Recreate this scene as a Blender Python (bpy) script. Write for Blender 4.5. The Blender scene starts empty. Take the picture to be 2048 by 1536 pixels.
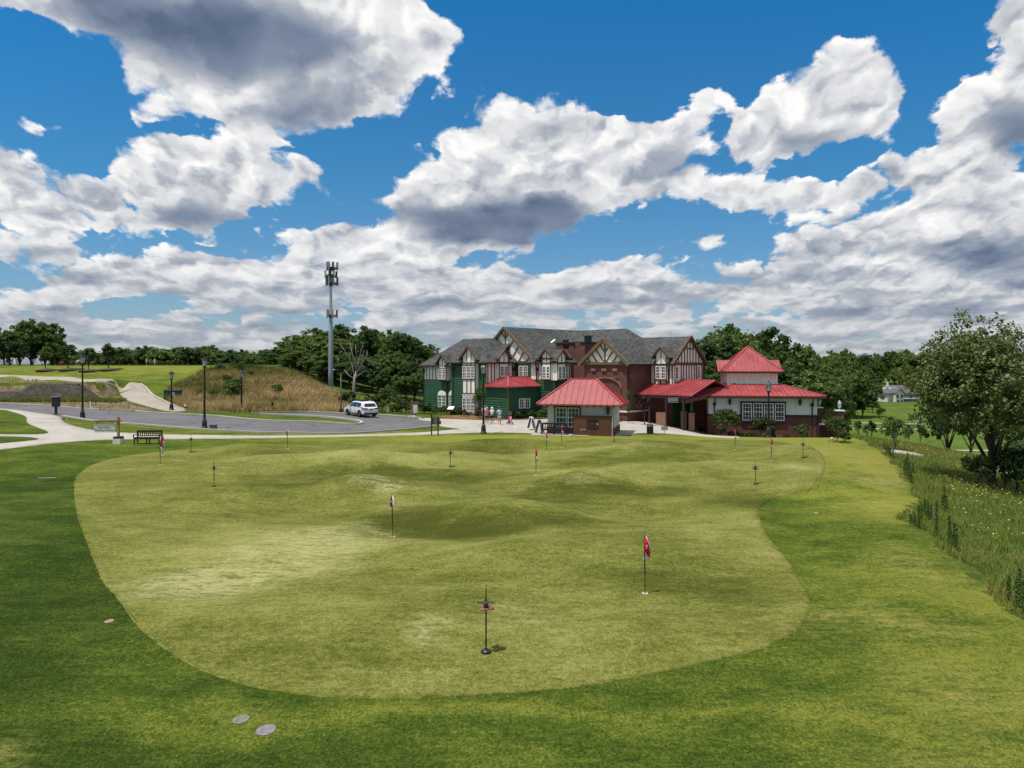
import bpy, bmesh, math, random
import numpy as np
from mathutils import Vector, Matrix
from mathutils.geometry import delaunay_2d_cdt
R = math.radians
rnd = random.Random(7)
SC = bpy.context.scene
COL = SC.collection
F = 1422.0            # focal length in photo pixels (photo 2048 wide)
HY = 728.0            # horizon row of the photo
CZ = 6.0              # camera height

# ------------------------------------------------------------------ camera
cam_d = bpy.data.cameras.new('camera')
cam = bpy.data.objects.new('camera', cam_d)
COL.objects.link(cam)
cam.location = (0, 0, CZ)
cam.rotation_euler = (R(90), 0, 0)
cam_d.sensor_fit = 'HORIZONTAL'
cam_d.sensor_width = 36.0
cam_d.lens = 36.0 * F / 2048.0
cam_d.shift_y = -(768.0 - HY) / 2048.0
cam_d.clip_start = 0.2
cam_d.clip_end = 9000
SC.camera = cam

# ------------------------------------------------------------------ light and exposure
SUN_EL, SUN_AZ = 72.0, -125.0          # azimuth clockwise from +Y: behind the camera, to the left
sun_d = bpy.data.lights.new('sun', 'SUN')
sun = bpy.data.objects.new('sun', sun_d)
COL.objects.link(sun)
sun_d.energy = 4.6
sun_d.angle = R(0.53)
sun_d.color = (1.0, 0.95, 0.87)
sdir = Vector((math.cos(R(SUN_EL)) * math.sin(R(SUN_AZ)), math.cos(R(SUN_EL)) * math.cos(R(SUN_AZ)), math.sin(R(SUN_EL))))
sun.rotation_euler = sdir.to_track_quat('Z', 'Y').to_euler()
sun.location = (-40, -30, 80)
SC.view_settings.view_transform = 'Standard'
SC.view_settings.look = 'None'
SC.view_settings.exposure = 0.0
SC.view_settings.gamma = 1.0

# ------------------------------------------------------------------ node helper
class NT:
    def __init__(s, tree):
        s.t = tree; s.n = tree.nodes; s.l = tree.links
    def put(s, node, key, v):
        if v is None: return
        sock = node.inputs[key]
        if isinstance(v, bpy.types.NodeSocket): s.l.new(v, sock)
        else: sock.default_value = v
    def math(s, op, a, b=None, c=None, clamp=False):
        n = s.n.new('ShaderNodeMath'); n.operation = op; n.use_clamp = clamp
        s.put(n, 0, a); s.put(n, 1, b); s.put(n, 2, c)
        return n.outputs[0]
    def vm(s, op, a, b=None, c=None):
        n = s.n.new('ShaderNodeVectorMath'); n.operation = op
        s.put(n, 0, a)
        if op == 'SCALE': s.put(n, 3, b)
        else: s.put(n, 1, b); s.put(n, 2, c)
        return n.outputs[0]
    def comb(s, x, y, z=0.0):
        n = s.n.new('ShaderNodeCombineXYZ'); s.put(n, 0, x); s.put(n, 1, y); s.put(n, 2, z); return n.outputs[0]
    def sep(s, v):
        n = s.n.new('ShaderNodeSeparateXYZ'); s.put(n, 0, v); return n.outputs
    def noise(s, v, scale=1.0, detail=2.0, rough=0.5, dist=0.0, lac=2.0, col=False, dim='3D'):
        n = s.n.new('ShaderNodeTexNoise'); n.noise_dimensions = dim
        s.put(n, 'Vector', v); s.put(n, 'Scale', scale); s.put(n, 'Detail', detail)
        s.put(n, 'Roughness', rough); s.put(n, 'Distortion', dist); s.put(n, 'Lacunarity', lac)
        return n.outputs['Color' if col else 'Fac']
    def voro(s, v, scale=1.0, detail=0.0, rough=0.5, feature='F1', out='Distance', dim='3D', smooth=0.3, rand=1.0):
        n = s.n.new('ShaderNodeTexVoronoi'); n.voronoi_dimensions = dim; n.feature = feature
        s.put(n, 'Vector', v); s.put(n, 'Scale', scale); s.put(n, 'Randomness', rand)
        if feature != 'DISTANCE_TO_EDGE' or True:
            if 'Detail' in n.inputs: s.put(n, 'Detail', detail); s.put(n, 'Roughness', rough)
        if feature == 'SMOOTH_F1': s.put(n, 'Smoothness', smooth)
        return n.outputs[out]
    def ramp(s, f, stops, interp='LINEAR'):
        n = s.n.new('ShaderNodeValToRGB'); n.color_ramp.interpolation = interp
        e = n.color_ramp.elements
        while len(e) < len(stops): e.new(0.5)
        for k, (p, c) in enumerate(stops):
            e[k].position = p
            e[k].color = (c, c, c, 1) if isinstance(c, (int, float)) else (c[0], c[1], c[2], 1)
        s.put(n, 'Fac', f)
        return n.outputs[0]
    def mix(s, f, a, b, mode='MIX'):
        n = s.n.new('ShaderNodeMix'); n.data_type = 'RGBA'; n.blend_type = mode; n.clamp_factor = True
        s.put(n, 0, f)
        for k, v in ((6, a), (7, b)):
            if isinstance(v, (tuple, list)) and len(v) == 3: v = (*v, 1)
            if isinstance(v, (int, float)): v = (v, v, v, 1)
            s.put(n, k, v)
        return n.outputs[2]
    def mapr(s, v, a, b, c=0.0, d=1.0, mode='LINEAR'):
        n = s.n.new('ShaderNodeMapRange'); n.interpolation_type = mode; n.clamp = True
        s.put(n, 'Value', v); s.put(n, 'From Min', a); s.put(n, 'From Max', b); s.put(n, 'To Min', c); s.put(n, 'To Max', d)
        return n.outputs[0]
    def smooth(s, v, a, b): return s.mapr(v, a, b, 0.0, 1.0, 'SMOOTHSTEP')

# ------------------------------------------------------------------ world: sky with broken cumulus
world = bpy.data.worlds.new('World')
SC.world = world
world.use_nodes = True
world.node_tree.nodes.clear()
w = NT(world.node_tree)
tc = w.n.new('ShaderNodeTexCoord')
sky = w.n.new('ShaderNodeTexSky'); sky.sky_type = 'NISHITA'; sky.sun_disc = False
sky.sun_elevation = R(SUN_EL); sky.sun_rotation = R(SUN_AZ)
sky.air_density = 1.0; sky.dust_density = 0.6; sky.ozone_density = 2.0
dx, dy, dz = w.sep(tc.outputs['Generated'])
ay = w.math('MAXIMUM', w.math('ABSOLUTE', dy), 0.12)
u = w.math('DIVIDE', dx, ay)
v = w.math('MAXIMUM', w.math('DIVIDE', dz, ay), 0.0)
Q = w.comb(w.math('MULTIPLY_ADD', u, 14.22, 10.24), w.math('MULTIPLY_ADD', v, -14.22, 7.28))
vc = w.math('ADD', v, 0.10)
P = w.comb(w.math('DIVIDE', u, w.math('MULTIPLY_ADD', v, .32, .20)), w.math('MULTIPLY', w.math('LOGARITHM', vc, 2.718), -1.7))
warp = w.vm('SUBTRACT', w.noise(P, 2.6, 6, 0.58, col=True), (0.5, 0.5, 0.5))
amp = w.math('MULTIPLY_ADD', v, 1.7, 0.45)
Qw = w.vm('MULTIPLY_ADD', warp, w.comb(w.math('MULTIPLY', amp, 1.3), amp, 0.0), Q)
Qw = w.vm('MULTIPLY', Qw, (1, 1, 0))
CLOUDS = [  # x, y, rx, ry, weight in hundreds of photo pixels (a plain angular measure of the sky)
 (3.9,0.2,5.0,1.35,1.3),(6.0,0.9,3.8,1.8,1.3),(7.9,0.9,1.5,1.0,.9),(9.0,0.6,.55,.75,.6),(5.2,1.9,3.4,1.1,.9),(7.3,2.0,1.0,.9,.5),(2.5,1.6,1.0,.5,.4),
 (1.0,0.1,2.2,.6,.7),
 (3.1,3.2,1.5,.9,.8),(4.6,3.3,1.9,.9,.9),(3.9,4.0,2.3,.9,.9),(6.0,3.6,1.1,.5,.6),(1.9,3.9,1.4,.7,.6),(2.6,4.5,2.0,.35,.4),
 (.2,3.2,.9,.9,.7),(.5,4.3,1.3,1.2,.9),(1.0,1.85,.5,.3,.35),(1.1,2.6,.8,.35,.4),(3.1,2.35,.8,.3,.3),(1.4,5.0,1.0,.5,.5),
 (10.6,2.9,2.0,1.4,1.3),(9.7,3.6,2.3,1.2,1.1),(11.6,3.5,1.8,1.2,1.0),(8.0,4.1,1.6,.8,.7),(10.2,4.3,2.4,.8,.9),(6.6,4.7,1.5,.6,.7),(8.6,4.9,2.6,.7,.7),
 (12.8,3.1,1.6,1.0,.8),(13.6,2.5,.7,.7,.5),(14.0,1.9,.75,.55,.55),(15.7,2.4,1.6,1.1,1.0),(16.9,1.5,1.4,1.1,1.0),(12.3,2.9,1.6,.9,.8),(17.6,1.9,.9,.8,.8),(14.9,2.9,1.2,.8,.7),(17.2,2.4,1.2,.7,.6),
 (14.2,3.8,2.4,.7,.75),(16.4,4.0,2.2,.6,.75),(17.8,3.5,1.3,.6,.6),
 (20.3,.6,.9,1.1,1.0),(19.8,2.2,1.5,1.2,1.2),(19.0,3.2,1.4,.9,.9),(20.0,4.4,2.0,1.6,1.4),(18.4,4.7,2.0,1.2,.8),(16.3,4.9,1.5,.7,.6),
 (2.2,5.6,1.0,.6,.6),(3.4,5.4,1.5,.6,.8),(5.0,5.5,1.8,.7,.8),(1.2,5.9,.7,.6,.7),(7.2,5.6,2.0,.7,.7),(9.8,5.8,2.4,.6,.8),(12.4,5.3,1.4,.3,.5),(14.0,4.85,1.0,.25,.5),(13.0,5.9,2.0,.5,.6),
 (16.0,5.7,2.6,.6,.7),(19.0,5.9,2.6,.8,.9),
]
CLEAR = [(2.0,2.4,1.0,.7,.7),(3.6,2.75,1.2,.18,.8),(6.9,2.9,.8,.6,.6),(12.9,2.2,1.0,.5,.6),(14.9,2.0,.5,.5,.6),(1.2,1.3,1.5,1.2,.9),(7.6,3.3,.7,1.2,.7),(6.2,4.35,.8,.35,.6),(12.2,4.75,1.9,.35,.8),(14.4,3.45,.8,.3,.6),(16.6,3.5,.7,.4,.7),(17.6,4.1,.8,.4,.5),
 (11.5,.6,3.4,1.3,1.0),(18.6,1.2,.7,1.0,.8),(2.7,6.1,1.5,.35,1.1),(6.3,4.3,1.0,.35,.5),(11.6,5.1,1.1,.25,.6),(4.6,5.05,1.0,.15,.6),(10.6,6.55,1.5,.12,.5),(5.2,6.4,2.0,.12,.5),(12.2,6.7,1.2,.25,.3),(15.0,4.75,.8,.3,.4),(1.9,2.9,.8,.8,.4)]
DARK = [(4.0,.6,3.4,1.2,1.0),(6.0,1.1,2.2,1.0,.8),(5.9,2.3,1.9,.7,.7),(1.8,.0,1.6,.7,.6),(3.9,4.35,1.9,.6,.9),(10.0,4.45,2.7,.62,1.3),(11.1,4.1,1.2,.8,.6),(9.8,4.75,1.6,.25,.5),
 (16.2,2.75,1.7,.5,.6),(20.2,2.5,1.2,.9,.9),(19.8,5.1,2.2,.7,.8),(20.4,1.0,.8,.9,.3),(.6,5.1,1.0,.4,.6),(3.4,5.85,1.2,.25,.6),(6.0,6.2,1.8,.3,.6),(13.2,3.7,1.2,.3,.3),(17.2,5.8,1.4,.3,.4),(9.8,6.1,1.8,.2,.5),(19.6,4.2,1.5,.6,.3),(8.6,6.08,1.3,.16,.7),(4.6,6.3,1.6,.14,.7),(12.6,6.0,1.2,.14,.5),(16.6,6.3,1.6,.16,.6),(19.6,6.4,1.8,.2,.6),(7.0,5.3,1.4,.2,.4),(1.0,6.4,1.2,.15,.5),(14.4,5.6,1.0,.14,.4)]
def blobs(lst, vec):
    # the running sum rides in the vector's z so that the nodes are evaluated one after the other
    cur = vec
    for (cx, cy, rx, ry, wt) in lst:
        p = w.vm('MULTIPLY_ADD', cur, (1 / rx, 1 / ry, 0), (-cx / rx, -cy / ry, 0))
        g = w.n.new('ShaderNodeTexGradient'); g.gradient_type = 'SPHERICAL'; w.put(g, 'Vector', p)
        cur = w.vm('MULTIPLY_ADD', g.outputs['Fac'], (0, 0, wt), cur)
    return w.sep(cur)[2]
M = w.math('MINIMUM', w.math('MULTIPLY', blobs(CLOUDS, Qw), 1.5), 1.5)
Ccl = blobs(CLEAR, Qw)
D = blobs(DARK, w.vm('MULTIPLY_ADD', warp, (1.4, .7, 0), Q))
# field of small clouds that thickens towards the horizon
lowband = w.smooth(v, 0.22, 0.03)
over = w.smooth(v, 0.56, 0.9)  # clouds added overhead, out of view, to whiten the skylight
bg = w.noise(w.vm('MULTIPLY', P, (.8, 1.5, 1)), 1.5, 8, 0.56)
fb = w.noise(P, 4.5, 9, 0.58)
pz = w.vm('ADD', P, w.vm('MULTIPLY', warp, (.5, .5, 0)))
def puff(vec): return w.voro(vec, 5.0, 2.0, 0.45, 'SMOOTH_F1', smooth=.6, dim='2D')
p0 = puff(pz)
p1 = puff(w.vm('ADD', pz, (-.03, -.07, 0)))
dens = w.math('ADD', M, w.math('MULTIPLY', lowband, w.math('MULTIPLY_ADD', bg, 2.6, -.42)))
dens = w.math('SUBTRACT', dens, Ccl)
dens = w.math('ADD', dens, w.math('MULTIPLY', over, w.math('MULTIPLY_ADD', bg, 6.0, -2.2)))
dens = w.math('MULTIPLY_ADD', w.math('SUBTRACT', fb, .47), .95, dens)
dens = w.math('MULTIPLY_ADD', w.math('SUBTRACT', .42, p0), .9, dens)
edge = w.math('MULTIPLY_ADD', w.noise(P, 1.4, 3, .5), .85, -.08)
alpha = w.smooth(dens, .25, w.math('ADD', .25, edge))
relief = w.math('MULTIPLY', w.math('SUBTRACT', p1, p0), .46)
relief2 = w.math('MULTIPLY', w.math('SUBTRACT', fb, w.noise(w.vm('ADD', P, (-.03, -.06, 0)), 4.5, 4, .45)), .16)
thin = w.smooth(dens, .25, .9)
lum = w.math('MULTIPLY_ADD', thin, -.12, .95)
lum = w.math('SUBTRACT', lum, w.math('MULTIPLY', w.smooth(D, .0, .95), .60))
bgu = w.noise(w.vm('MULTIPLY', w.vm('ADD', P, (0, -.16, 0)), (.8, 1.5, 1)), 1.5, 6, 0.56)
lum = w.math('SUBTRACT', lum, w.math('MULTIPLY', w.math('MULTIPLY_ADD', lowband, 2.3, .8), w.math('MAXIMUM', w.math('SUBTRACT', bgu, w.math('MULTIPLY_ADD', bg, .9, .03)), 0.0)))
lum = w.math('SUBTRACT', lum, w.math('MULTIPLY', w.smooth(w.noise(P, 1.9, 2, .45), .44, .70), w.math('MULTIPLY_ADD', lowband, .04, .20)))
rl = w.math('ADD', relief, relief2)
lum = w.math('MULTIPLY_ADD', rl, w.mapr(D, 0.0, .8, 1.0, .25), lum)
lum = w.math('MINIMUM', w.math('MAXIMUM', lum, 0.0), 1.0)
ccol = w.ramp(lum, [(0.0, (.105, .145, .235)), (.25, (.205, .26, .36)), (.55, (.42, .455, .52)), (.8, (.76, .77, .79)), (1.0, (1.0, .99, .98))])
ccol = w.mix(w.math('MULTIPLY', w.smooth(v, .20, .0), .60), ccol, (.40, .455, .54))
warm = w.smooth(v, .16, .0)
ccol = w.mix(w.math('MULTIPLY', warm, .45), ccol, w.mix(1.0, ccol, (1.02, .97, .88), 'MULTIPLY'))
SKY_K = 0.11
bgs = w.n.new('ShaderNodeBackground')
# clear-sky colour: the physical sky, deepened as in the photograph
deep = w.mix(1.0, sky.outputs[0], w.ramp(w.mapr(v, 0, 1.1), [(0, (.66, .72, .94)), (.1, (.50, .72, .90)), (.24, (.28, .76, 1.0)), (.5, (.11, .76, 1.16)), (1, (.6, .85, .95))]), 'MULTIPLY')
ccs = w.vm('SCALE', ccol, 1.0 / SKY_K)
fin = w.mix(alpha, deep, ccs)
fin = w.mix(w.smooth(dz, -.02, -.10), fin, (.9, 1.2, .5))
w.put(bgs, 'Color', fin); bgs.inputs['Strength'].default_value = SKY_K
wo = w.n.new('ShaderNodeOutputWorld'); w.l.new(bgs.outputs[0], wo.inputs[0])
world.cycles.sampling_method = 'MANUAL'
world.cycles.sample_map_resolution = 256

# ------------------------------------------------------------------ shape helpers
def sm(x, a, b):
    t = np.clip((np.asarray(x, float) - a) / (b - a), 0, 1)
    return t * t * (3 - 2 * t)
EDGE_Y = [-60, -20, 0, 10, 16.2, 18.9, 22.9, 27.3, 31.4, 38, 48, 57, 72, 95, 120, 160, 250, 600]
EDGE_X = [9, 9.2, 9.6, 10.4, 11.5, 12.5, 13.8, 14.6, 17.6, 20.6, 24.8, 27.5, 31.5, 30, 20, 0, -20, -40]
MOUNDS = [(-8.5, 41.5, 7, 2.2, .55), (-7.4, 34.0, 2.6, 1.6, .42), (-.4, 29.0, 3.0, 1.7, .30), (3.8, 35.6, 3.0, 1.7, .5), (9.6, 48.8, 4.0, 2.0, .5),
          (.9, 22.6, 2.4, 1.6, .26), (-.3, 51.0, 4.0, 1.8, .45), (12.5, 40.0, 4, 2.2, .3), (-3.4, 26.4, 2.8, 1.8, -.22), (-8.0, 29.0, 3.5, 2.2, -.22),
          (-16.5, 38, 4, 3, .35), (5.5, 29, 3, 1.6, -.2), (2.5, 42.5, 3, 1.5, -.28), (-3, 16.5, 3.5, 1.4, .12), (3.5, 16.0, 2.0, 1.2, .1), (-18.0, 47, 5, 2.5, .3), (-13, 32.5, 4, 1.5, .22), (7.5, 38.5, 3, 1.3, .28), (-4.5, 45.5, 3.5, 1.2, .22), (11.5, 45, 3, 1.2, .22), (-3.8, 38, 2.5, 1.2, .2),
          (18.5, 45, 3.0, 4.0, .5), (15.0, 33.5, 2.5, 2.5, .35), (7.0, 20.5, 2.5, 1.5, -.12), (-12, 20, 4, 2.0, -.15)]
def H(x, y):
    x = np.asarray(x, float); y = np.asarray(y, float)
    z = 0 * x + 0 * y
    for (mx, my, rx, ry, a) in MOUNDS:
        z = z + 1.65 * a * np.exp(-((x - mx) / rx) ** 2 - ((y - my) / ry) ** 2)
    roll = .085 * np.sin(x*.62 + 1.6*np.sin(y*.21)) * np.cos(y*.50 + 1.3*np.sin(x*.27)) + .045 * np.sin(x*1.25 + y*.4) * np.sin(y*.95 - x*.3)
    z = z + roll * sm(y, 13, 20) * (1 - sm(y, 50, 56)) * sm(x, -24, -16) * (1 - sm(x, 12, 17))
    xe = np.interp(y, EDGE_Y, EDGE_X)
    e = (x - xe) * 0.87
    ep = np.where(e > 0, e * e / (e + 3.0), 0)
    drop = -15.0 * np.tanh((0.20 * ep + 0.0045 * ep * ep) / 15.0)
    # the ground falls a little behind the lawn on the right
    drop = drop - 1.65 * sm(x, 12, 24) * sm(y, 57, 70) * (1 - sm(ep, 0, 20))
    zl = 0.030 * np.maximum(0, -x - 8) * sm(y, 32, 62)
    zl = np.minimum(zl, 1.3)
    S1 = sm(y - 0.10 * np.maximum(0, -x - 45), 84.0, 116.0)
    S2 = sm(-x, 14, 44)
    hill = (5.62 - zl) * S1 * S2
    # earth held up behind the block retaining wall
    terr = 2.1 * sm(y, 89.2, 90.0) * sm(-x, 51.0, 53.0) * (1 - sm(y, 91.5, 103))
    z = z + drop + zl + hill + terr
    # far valley floor and the wooded rise beyond it
    z = z - 2.0 * sm(y, 120, 200) * (1 - sm(-x, 20, 50)) * 0.6
    z = z + (13.0 * sm(y, 430, 640) + 5.0 * sm(y, 700, 1500)) * sm(x, 0, 120)
    return z
def Hf(x, y): return float(H(x, y))
def G(px, py, dmin=8.0, dmax=900.0):
    """the point of the ground that the photo shows at (px, py)"""
    d = np.concatenate([np.arange(dmin, 200, .05), np.arange(200, dmax, 1.0)])
    x = (px - 1024) / F * d
    zr = CZ - (py - HY) / F * d
    hit = np.nonzero(zr <= H(x, d))[0]
    k = hit[0] if len(hit) else len(d) - 1
    return Vector((x[k], d[k], Hf(x[k], d[k])))
def at(px, y): return (px - 1024) / F * y
def zat(py, y): return CZ - (py - HY) / F * y

def tag(o, label=None, cat=None, group=None, kind=None):
    if label: o['label'] = label
    if cat: o['category'] = cat
    if group: o['group'] = group
    if kind: o['kind'] = kind
    return o
def link(name, me, mat=None, parent=None, smooth=False):
    o = bpy.data.objects.new(name, me); COL.objects.link(o)
    if mat is not None:
        for m in (mat if isinstance(mat, (list, tuple)) else [mat]): me.materials.append(m)
    if parent is not None: o.parent = parent
    if smooth: me.polygons.foreach_set('use_smooth', [True] * len(me.polygons))
    return o
def empty(name, loc=(0, 0, 0), rz=0.0):
    o = bpy.data.objects.new(name, None); COL.objects.link(o)
    o.location = loc; o.rotation_euler = (0, 0, rz); o.empty_display_size = .2
    return o
def copy_tree(o, parent=None):
    c = o.copy(); COL.objects.link(c)
    c.parent = parent
    for ch in list(o.children): copy_tree(ch, c)
    return c

class MB:
    """collects simple solids and links them as one mesh object"""
    def __init__(s): s.v = []; s.f = []; s.m = []; s.mi = 0
    def add(s, vs, fs):
        b = len(s.v); s.v += [tuple(q) for q in vs]
        for f in fs: s.f.append(tuple(b + i for i in f)); s.m.append(s.mi)
        return s
    def box(s, x0, x1, y0, y1, z0, z1):
        if x0 > x1: x0, x1 = x1, x0
        if y0 > y1: y0, y1 = y1, y0
        if z0 > z1: z0, z1 = z1, z0
        return s.add([(x0,y0,z0),(x1,y0,z0),(x1,y1,z0),(x0,y1,z0),(x0,y0,z1),(x1,y0,z1),(x1,y1,z1),(x0,y1,z1)],
                     [(0,3,2,1),(4,5,6,7),(0,1,5,4),(1,2,6,5),(2,3,7,6),(3,0,4,7)])
    def bar(s, p, q, w, h=None, up=(0, 0, 1)):
        """rectangular bar from p to q"""
        p = Vector(p); q = Vector(q); h = h or w
        d = (q - p).normalized(); u = Vector(up)
        if abs(d.dot(u)) > .98: u = Vector((0, 1, 0))
        a = d.cross(u).normalized() * w / 2; b = a.cross(d).normalized() * h / 2
        return s.add([p-a-b, p+a-b, p+a+b, p-a+b, q-a-b, q+a-b, q+a+b, q-a+b],
                     [(0,3,2,1),(4,5,6,7),(0,1,5,4),(1,2,6,5),(2,3,7,6),(3,0,4,7)])
    def tube(s, pts, rad, n=8, cap=True):
        pts = [Vector(p) for p in pts]
        if not isinstance(rad, (list, tuple)): rad = [rad] * len(pts)
        vs = []; fs = []
        u = None
        for i, p in enumerate(pts):
            d = (pts[min(i+1, len(pts)-1)] - pts[max(i-1, 0)])
            d = d.normalized() if d.length > 1e-9 else Vector((0, 0, 1))
            if u is None:
                u = d.orthogonal().normalized()
            u = (u - d * u.dot(d))
            u = u.normalized() if u.length > 1e-6 else d.orthogonal().normalized()
            w_ = d.cross(u)
            for k in range(n):
                a = 2 * math.pi * k / n
                vs.append(p + (u * math.cos(a) + w_ * math.sin(a)) * rad[i])
        for i in range(len(pts) - 1):
            for k in range(n):
                k2 = (k + 1) % n
                fs.append((i*n+k, i*n+k2, (i+1)*n+k2, (i+1)*n+k))
        if cap:
            fs.append(tuple(reversed(range(n)))); fs.append(tuple(range((len(pts)-1)*n, len(pts)*n)))
        return s.add(vs, fs)
    def lathe(s, c, prof, n=16):
        """profile of (radius, z) about a vertical axis at c"""
        vs = []; fs = []
        for (r, z) in prof:
            for k in range(n):
                a = 2 * math.pi * k / n
                vs.append((c[0] + r * math.cos(a), c[1] + r * math.sin(a), c[2] + z))
        m = len(prof)
        for i in range(m - 1):
            for k in range(n):
                k2 = (k + 1) % n
                fs.append((i*n+k, i*n+k2, (i+1)*n+k2, (i+1)*n+k))
        fs.append(tuple(reversed(range(n)))); fs.append(tuple(range((m-1)*n, m*n)))
        return s.add(vs, fs)
    def slab(s, poly, th, down=True):
        """thin plate under a polygon in space (vertical thickness)"""
        n = len(poly); poly = [Vector(p) for p in poly]
        lo = [p - Vector((0, 0, th)) for p in poly]
        fs = [tuple(range(n)), tuple(reversed(range(n, 2*n)))]
        for k in range(n): fs.append((k, k + n, (k+1) % n + n, (k+1) % n))
        return s.add(poly + lo, fs)
    def prism(s, poly, vec):
        n = len(poly); poly = [Vector(p) for p in poly]; vec = Vector(vec)
        fs = [tuple(reversed(range(n))), tuple(range(n, 2*n))]
        for k in range(n): fs.append((k, (k+1) % n, (k+1) % n + n, k + n))
        return s.add(poly + [p + vec for p in poly], fs)
    def build(s, name, mat, parent=None, smooth=False, loc=None, rz=None):
        me = bpy.data.meshes.new(name)
        me.from_pydata(s.v, [], s.f)
        o = link(name, me, mat, parent, smooth)
        if isinstance(mat, (list, tuple)): me.polygons.foreach_set('material_index', s.m)
        if loc is not None: o.location = loc
        if rz is not None: o.rotation_euler = (0, 0, rz)
        bm = bmesh.new(); bm.from_mesh(me); bmesh.ops.recalc_face_normals(bm, faces=bm.faces); bm.to_mesh(me); bm.free()
        return o

# ------------------------------------------------------------------ materials
def mat(name, rough=.8, spec=.3, metal=0.0):
    m = bpy.data.materials.new(name); m.use_nodes = True
    t = NT(m.node_tree)
    b = m.node_tree.nodes['Principled BSDF']
    b.inputs['Roughness'].default_value = rough
    b.inputs['Specular IOR Level'].default_value = spec
    b.inputs['Metallic'].default_value = metal
    t.b = b; t.mat = m
    t.geo = t.n.new('ShaderNodeNewGeometry').outputs['Position']
    t.tc = t.n.new('ShaderNodeTexCoord')
    t.obj = t.tc.outputs['Object']
    t.gen = t.tc.outputs['Generated']
    return m, t
def bump(t, h, strength=.3, dist=.02):
    n = t.n.new('ShaderNodeBump'); n.inputs['Strength'].default_value = strength; n.inputs['Distance'].default_value = dist
    t.put(n, 'Height', h); t.l.new(n.outputs[0], t.b.inputs['Normal'])
def simple(name, col, rough=.7, spec=.3, metal=0.0, var=.15, scale=3.0, bmp=0.0):
    m, t = mat(name, rough, spec, metal)
    n = t.noise(t.obj, scale, 6, .6)
    lo = tuple(c * (1 - var) for c in col); hi = tuple(min(1, c * (1 + var)) for c in col)
    t.put(t.b, 'Base Color', t.ramp(n, [(.3, lo), (.7, hi)]))
    if bmp: bump(t, n, bmp, .02)
    return m
def patch(t, pos, cx, cy, rx, ry, wpos=None):
    """soft elliptical patch of the ground, 0..1"""
    p = t.vm('MULTIPLY_ADD', pos, (1/rx, 1/ry, 0), (-cx/rx, -cy/ry, 0))
    g = t.n.new('ShaderNodeTexGradient'); g.gradient_type = 'SPHERICAL'; t.put(g, 'Vector', p)
    return g.outputs['Fac']
def sumpatch(t, pos, lst):
    cur = t.vm('MULTIPLY', pos, (1, 1, 0))
    for (cx, cy, rx, ry, wt) in lst:
        g = patch(t, cur, cx, cy, rx, ry)
        cur = t.vm('MULTIPLY_ADD', g, (0, 0, wt), cur)
    return t.sep(cur)[2]

def turf(name, dark, mid, light, blade=34.0, bstr=.55, light_patches=(), dark_patches=(), worn_patches=(), worn=(.34, .325, .15), edge=.0, mowing=0.0):
    m, t = mat(name, .9, .04)
    P_ = t.geo
    wz = t.vm('MULTIPLY_ADD', t.vm('SUBTRACT', t.noise(P_, .22, 4, .6, col=True), (.5, .5, .5)), (6, 6, 0), P_)
    big = t.noise(P_, .16, 5, .62)
    medn = t.noise(t.vm('MULTIPLY', P_, (.55, 1.1, 1)), .9, 6, .66)
    fine = t.noise(t.vm('MULTIPLY', P_, (1, .8, 1)), blade, 3, .7)
    tuft = t.noise(P_, 7.0, 5, .72)
    f = t.math('MULTIPLY_ADD', big, .9, t.math('MULTIPLY', medn, .8))
    f = t.math('ADD', f, -.38)
    if light_patches: f = t.math('ADD', f, sumpatch(t, wz, light_patches))
    if dark_patches: f = t.math('SUBTRACT', f, sumpatch(t, wz, dark_patches))
    streak = t.noise(t.vm('MULTIPLY', P_, (.5, 1.6, 1)), 2.6, 6, .7)
    f = t.math('MULTIPLY_ADD', t.math('SUBTRACT', streak, .5), .6, f)
    f = t.math('MULTIPLY_ADD', t.math('SUBTRACT', tuft, .5), 1.15, f)
    f = t.math('MULTIPLY_ADD', t.math('SUBTRACT', fine, .5), 1.5, f)
    if mowing:
        x_, y_, z_ = t.sep(wz)
        s_ = t.math('SINE', t.math('MULTIPLY', t.math('MULTIPLY_ADD', x_, .35, y_), 2.6))
        f = t.math('MULTIPLY_ADD', s_, mowing, f)
    c = t.ramp(f, [(.0, tuple(q * .62 for q in dark)), (.25, dark), (.55, mid), (.95, light)])
    if worn_patches:
        wp = t.math('MULTIPLY', t.math('MULTIPLY', sumpatch(t, wz, worn_patches), t.mapr(streak, .36, .64, .0, 1.7)), t.mapr(tuft, .3, .7, .2, 1.5))
        c = t.mix(t.math('MINIMUM', wp, .9), c, worn)
    t.put(t.b, 'Base Color', c)
    h = t.math('MULTIPLY_ADD', tuft, .9, fine)
    bump(t, h, bstr, .045)
    return m
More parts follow.
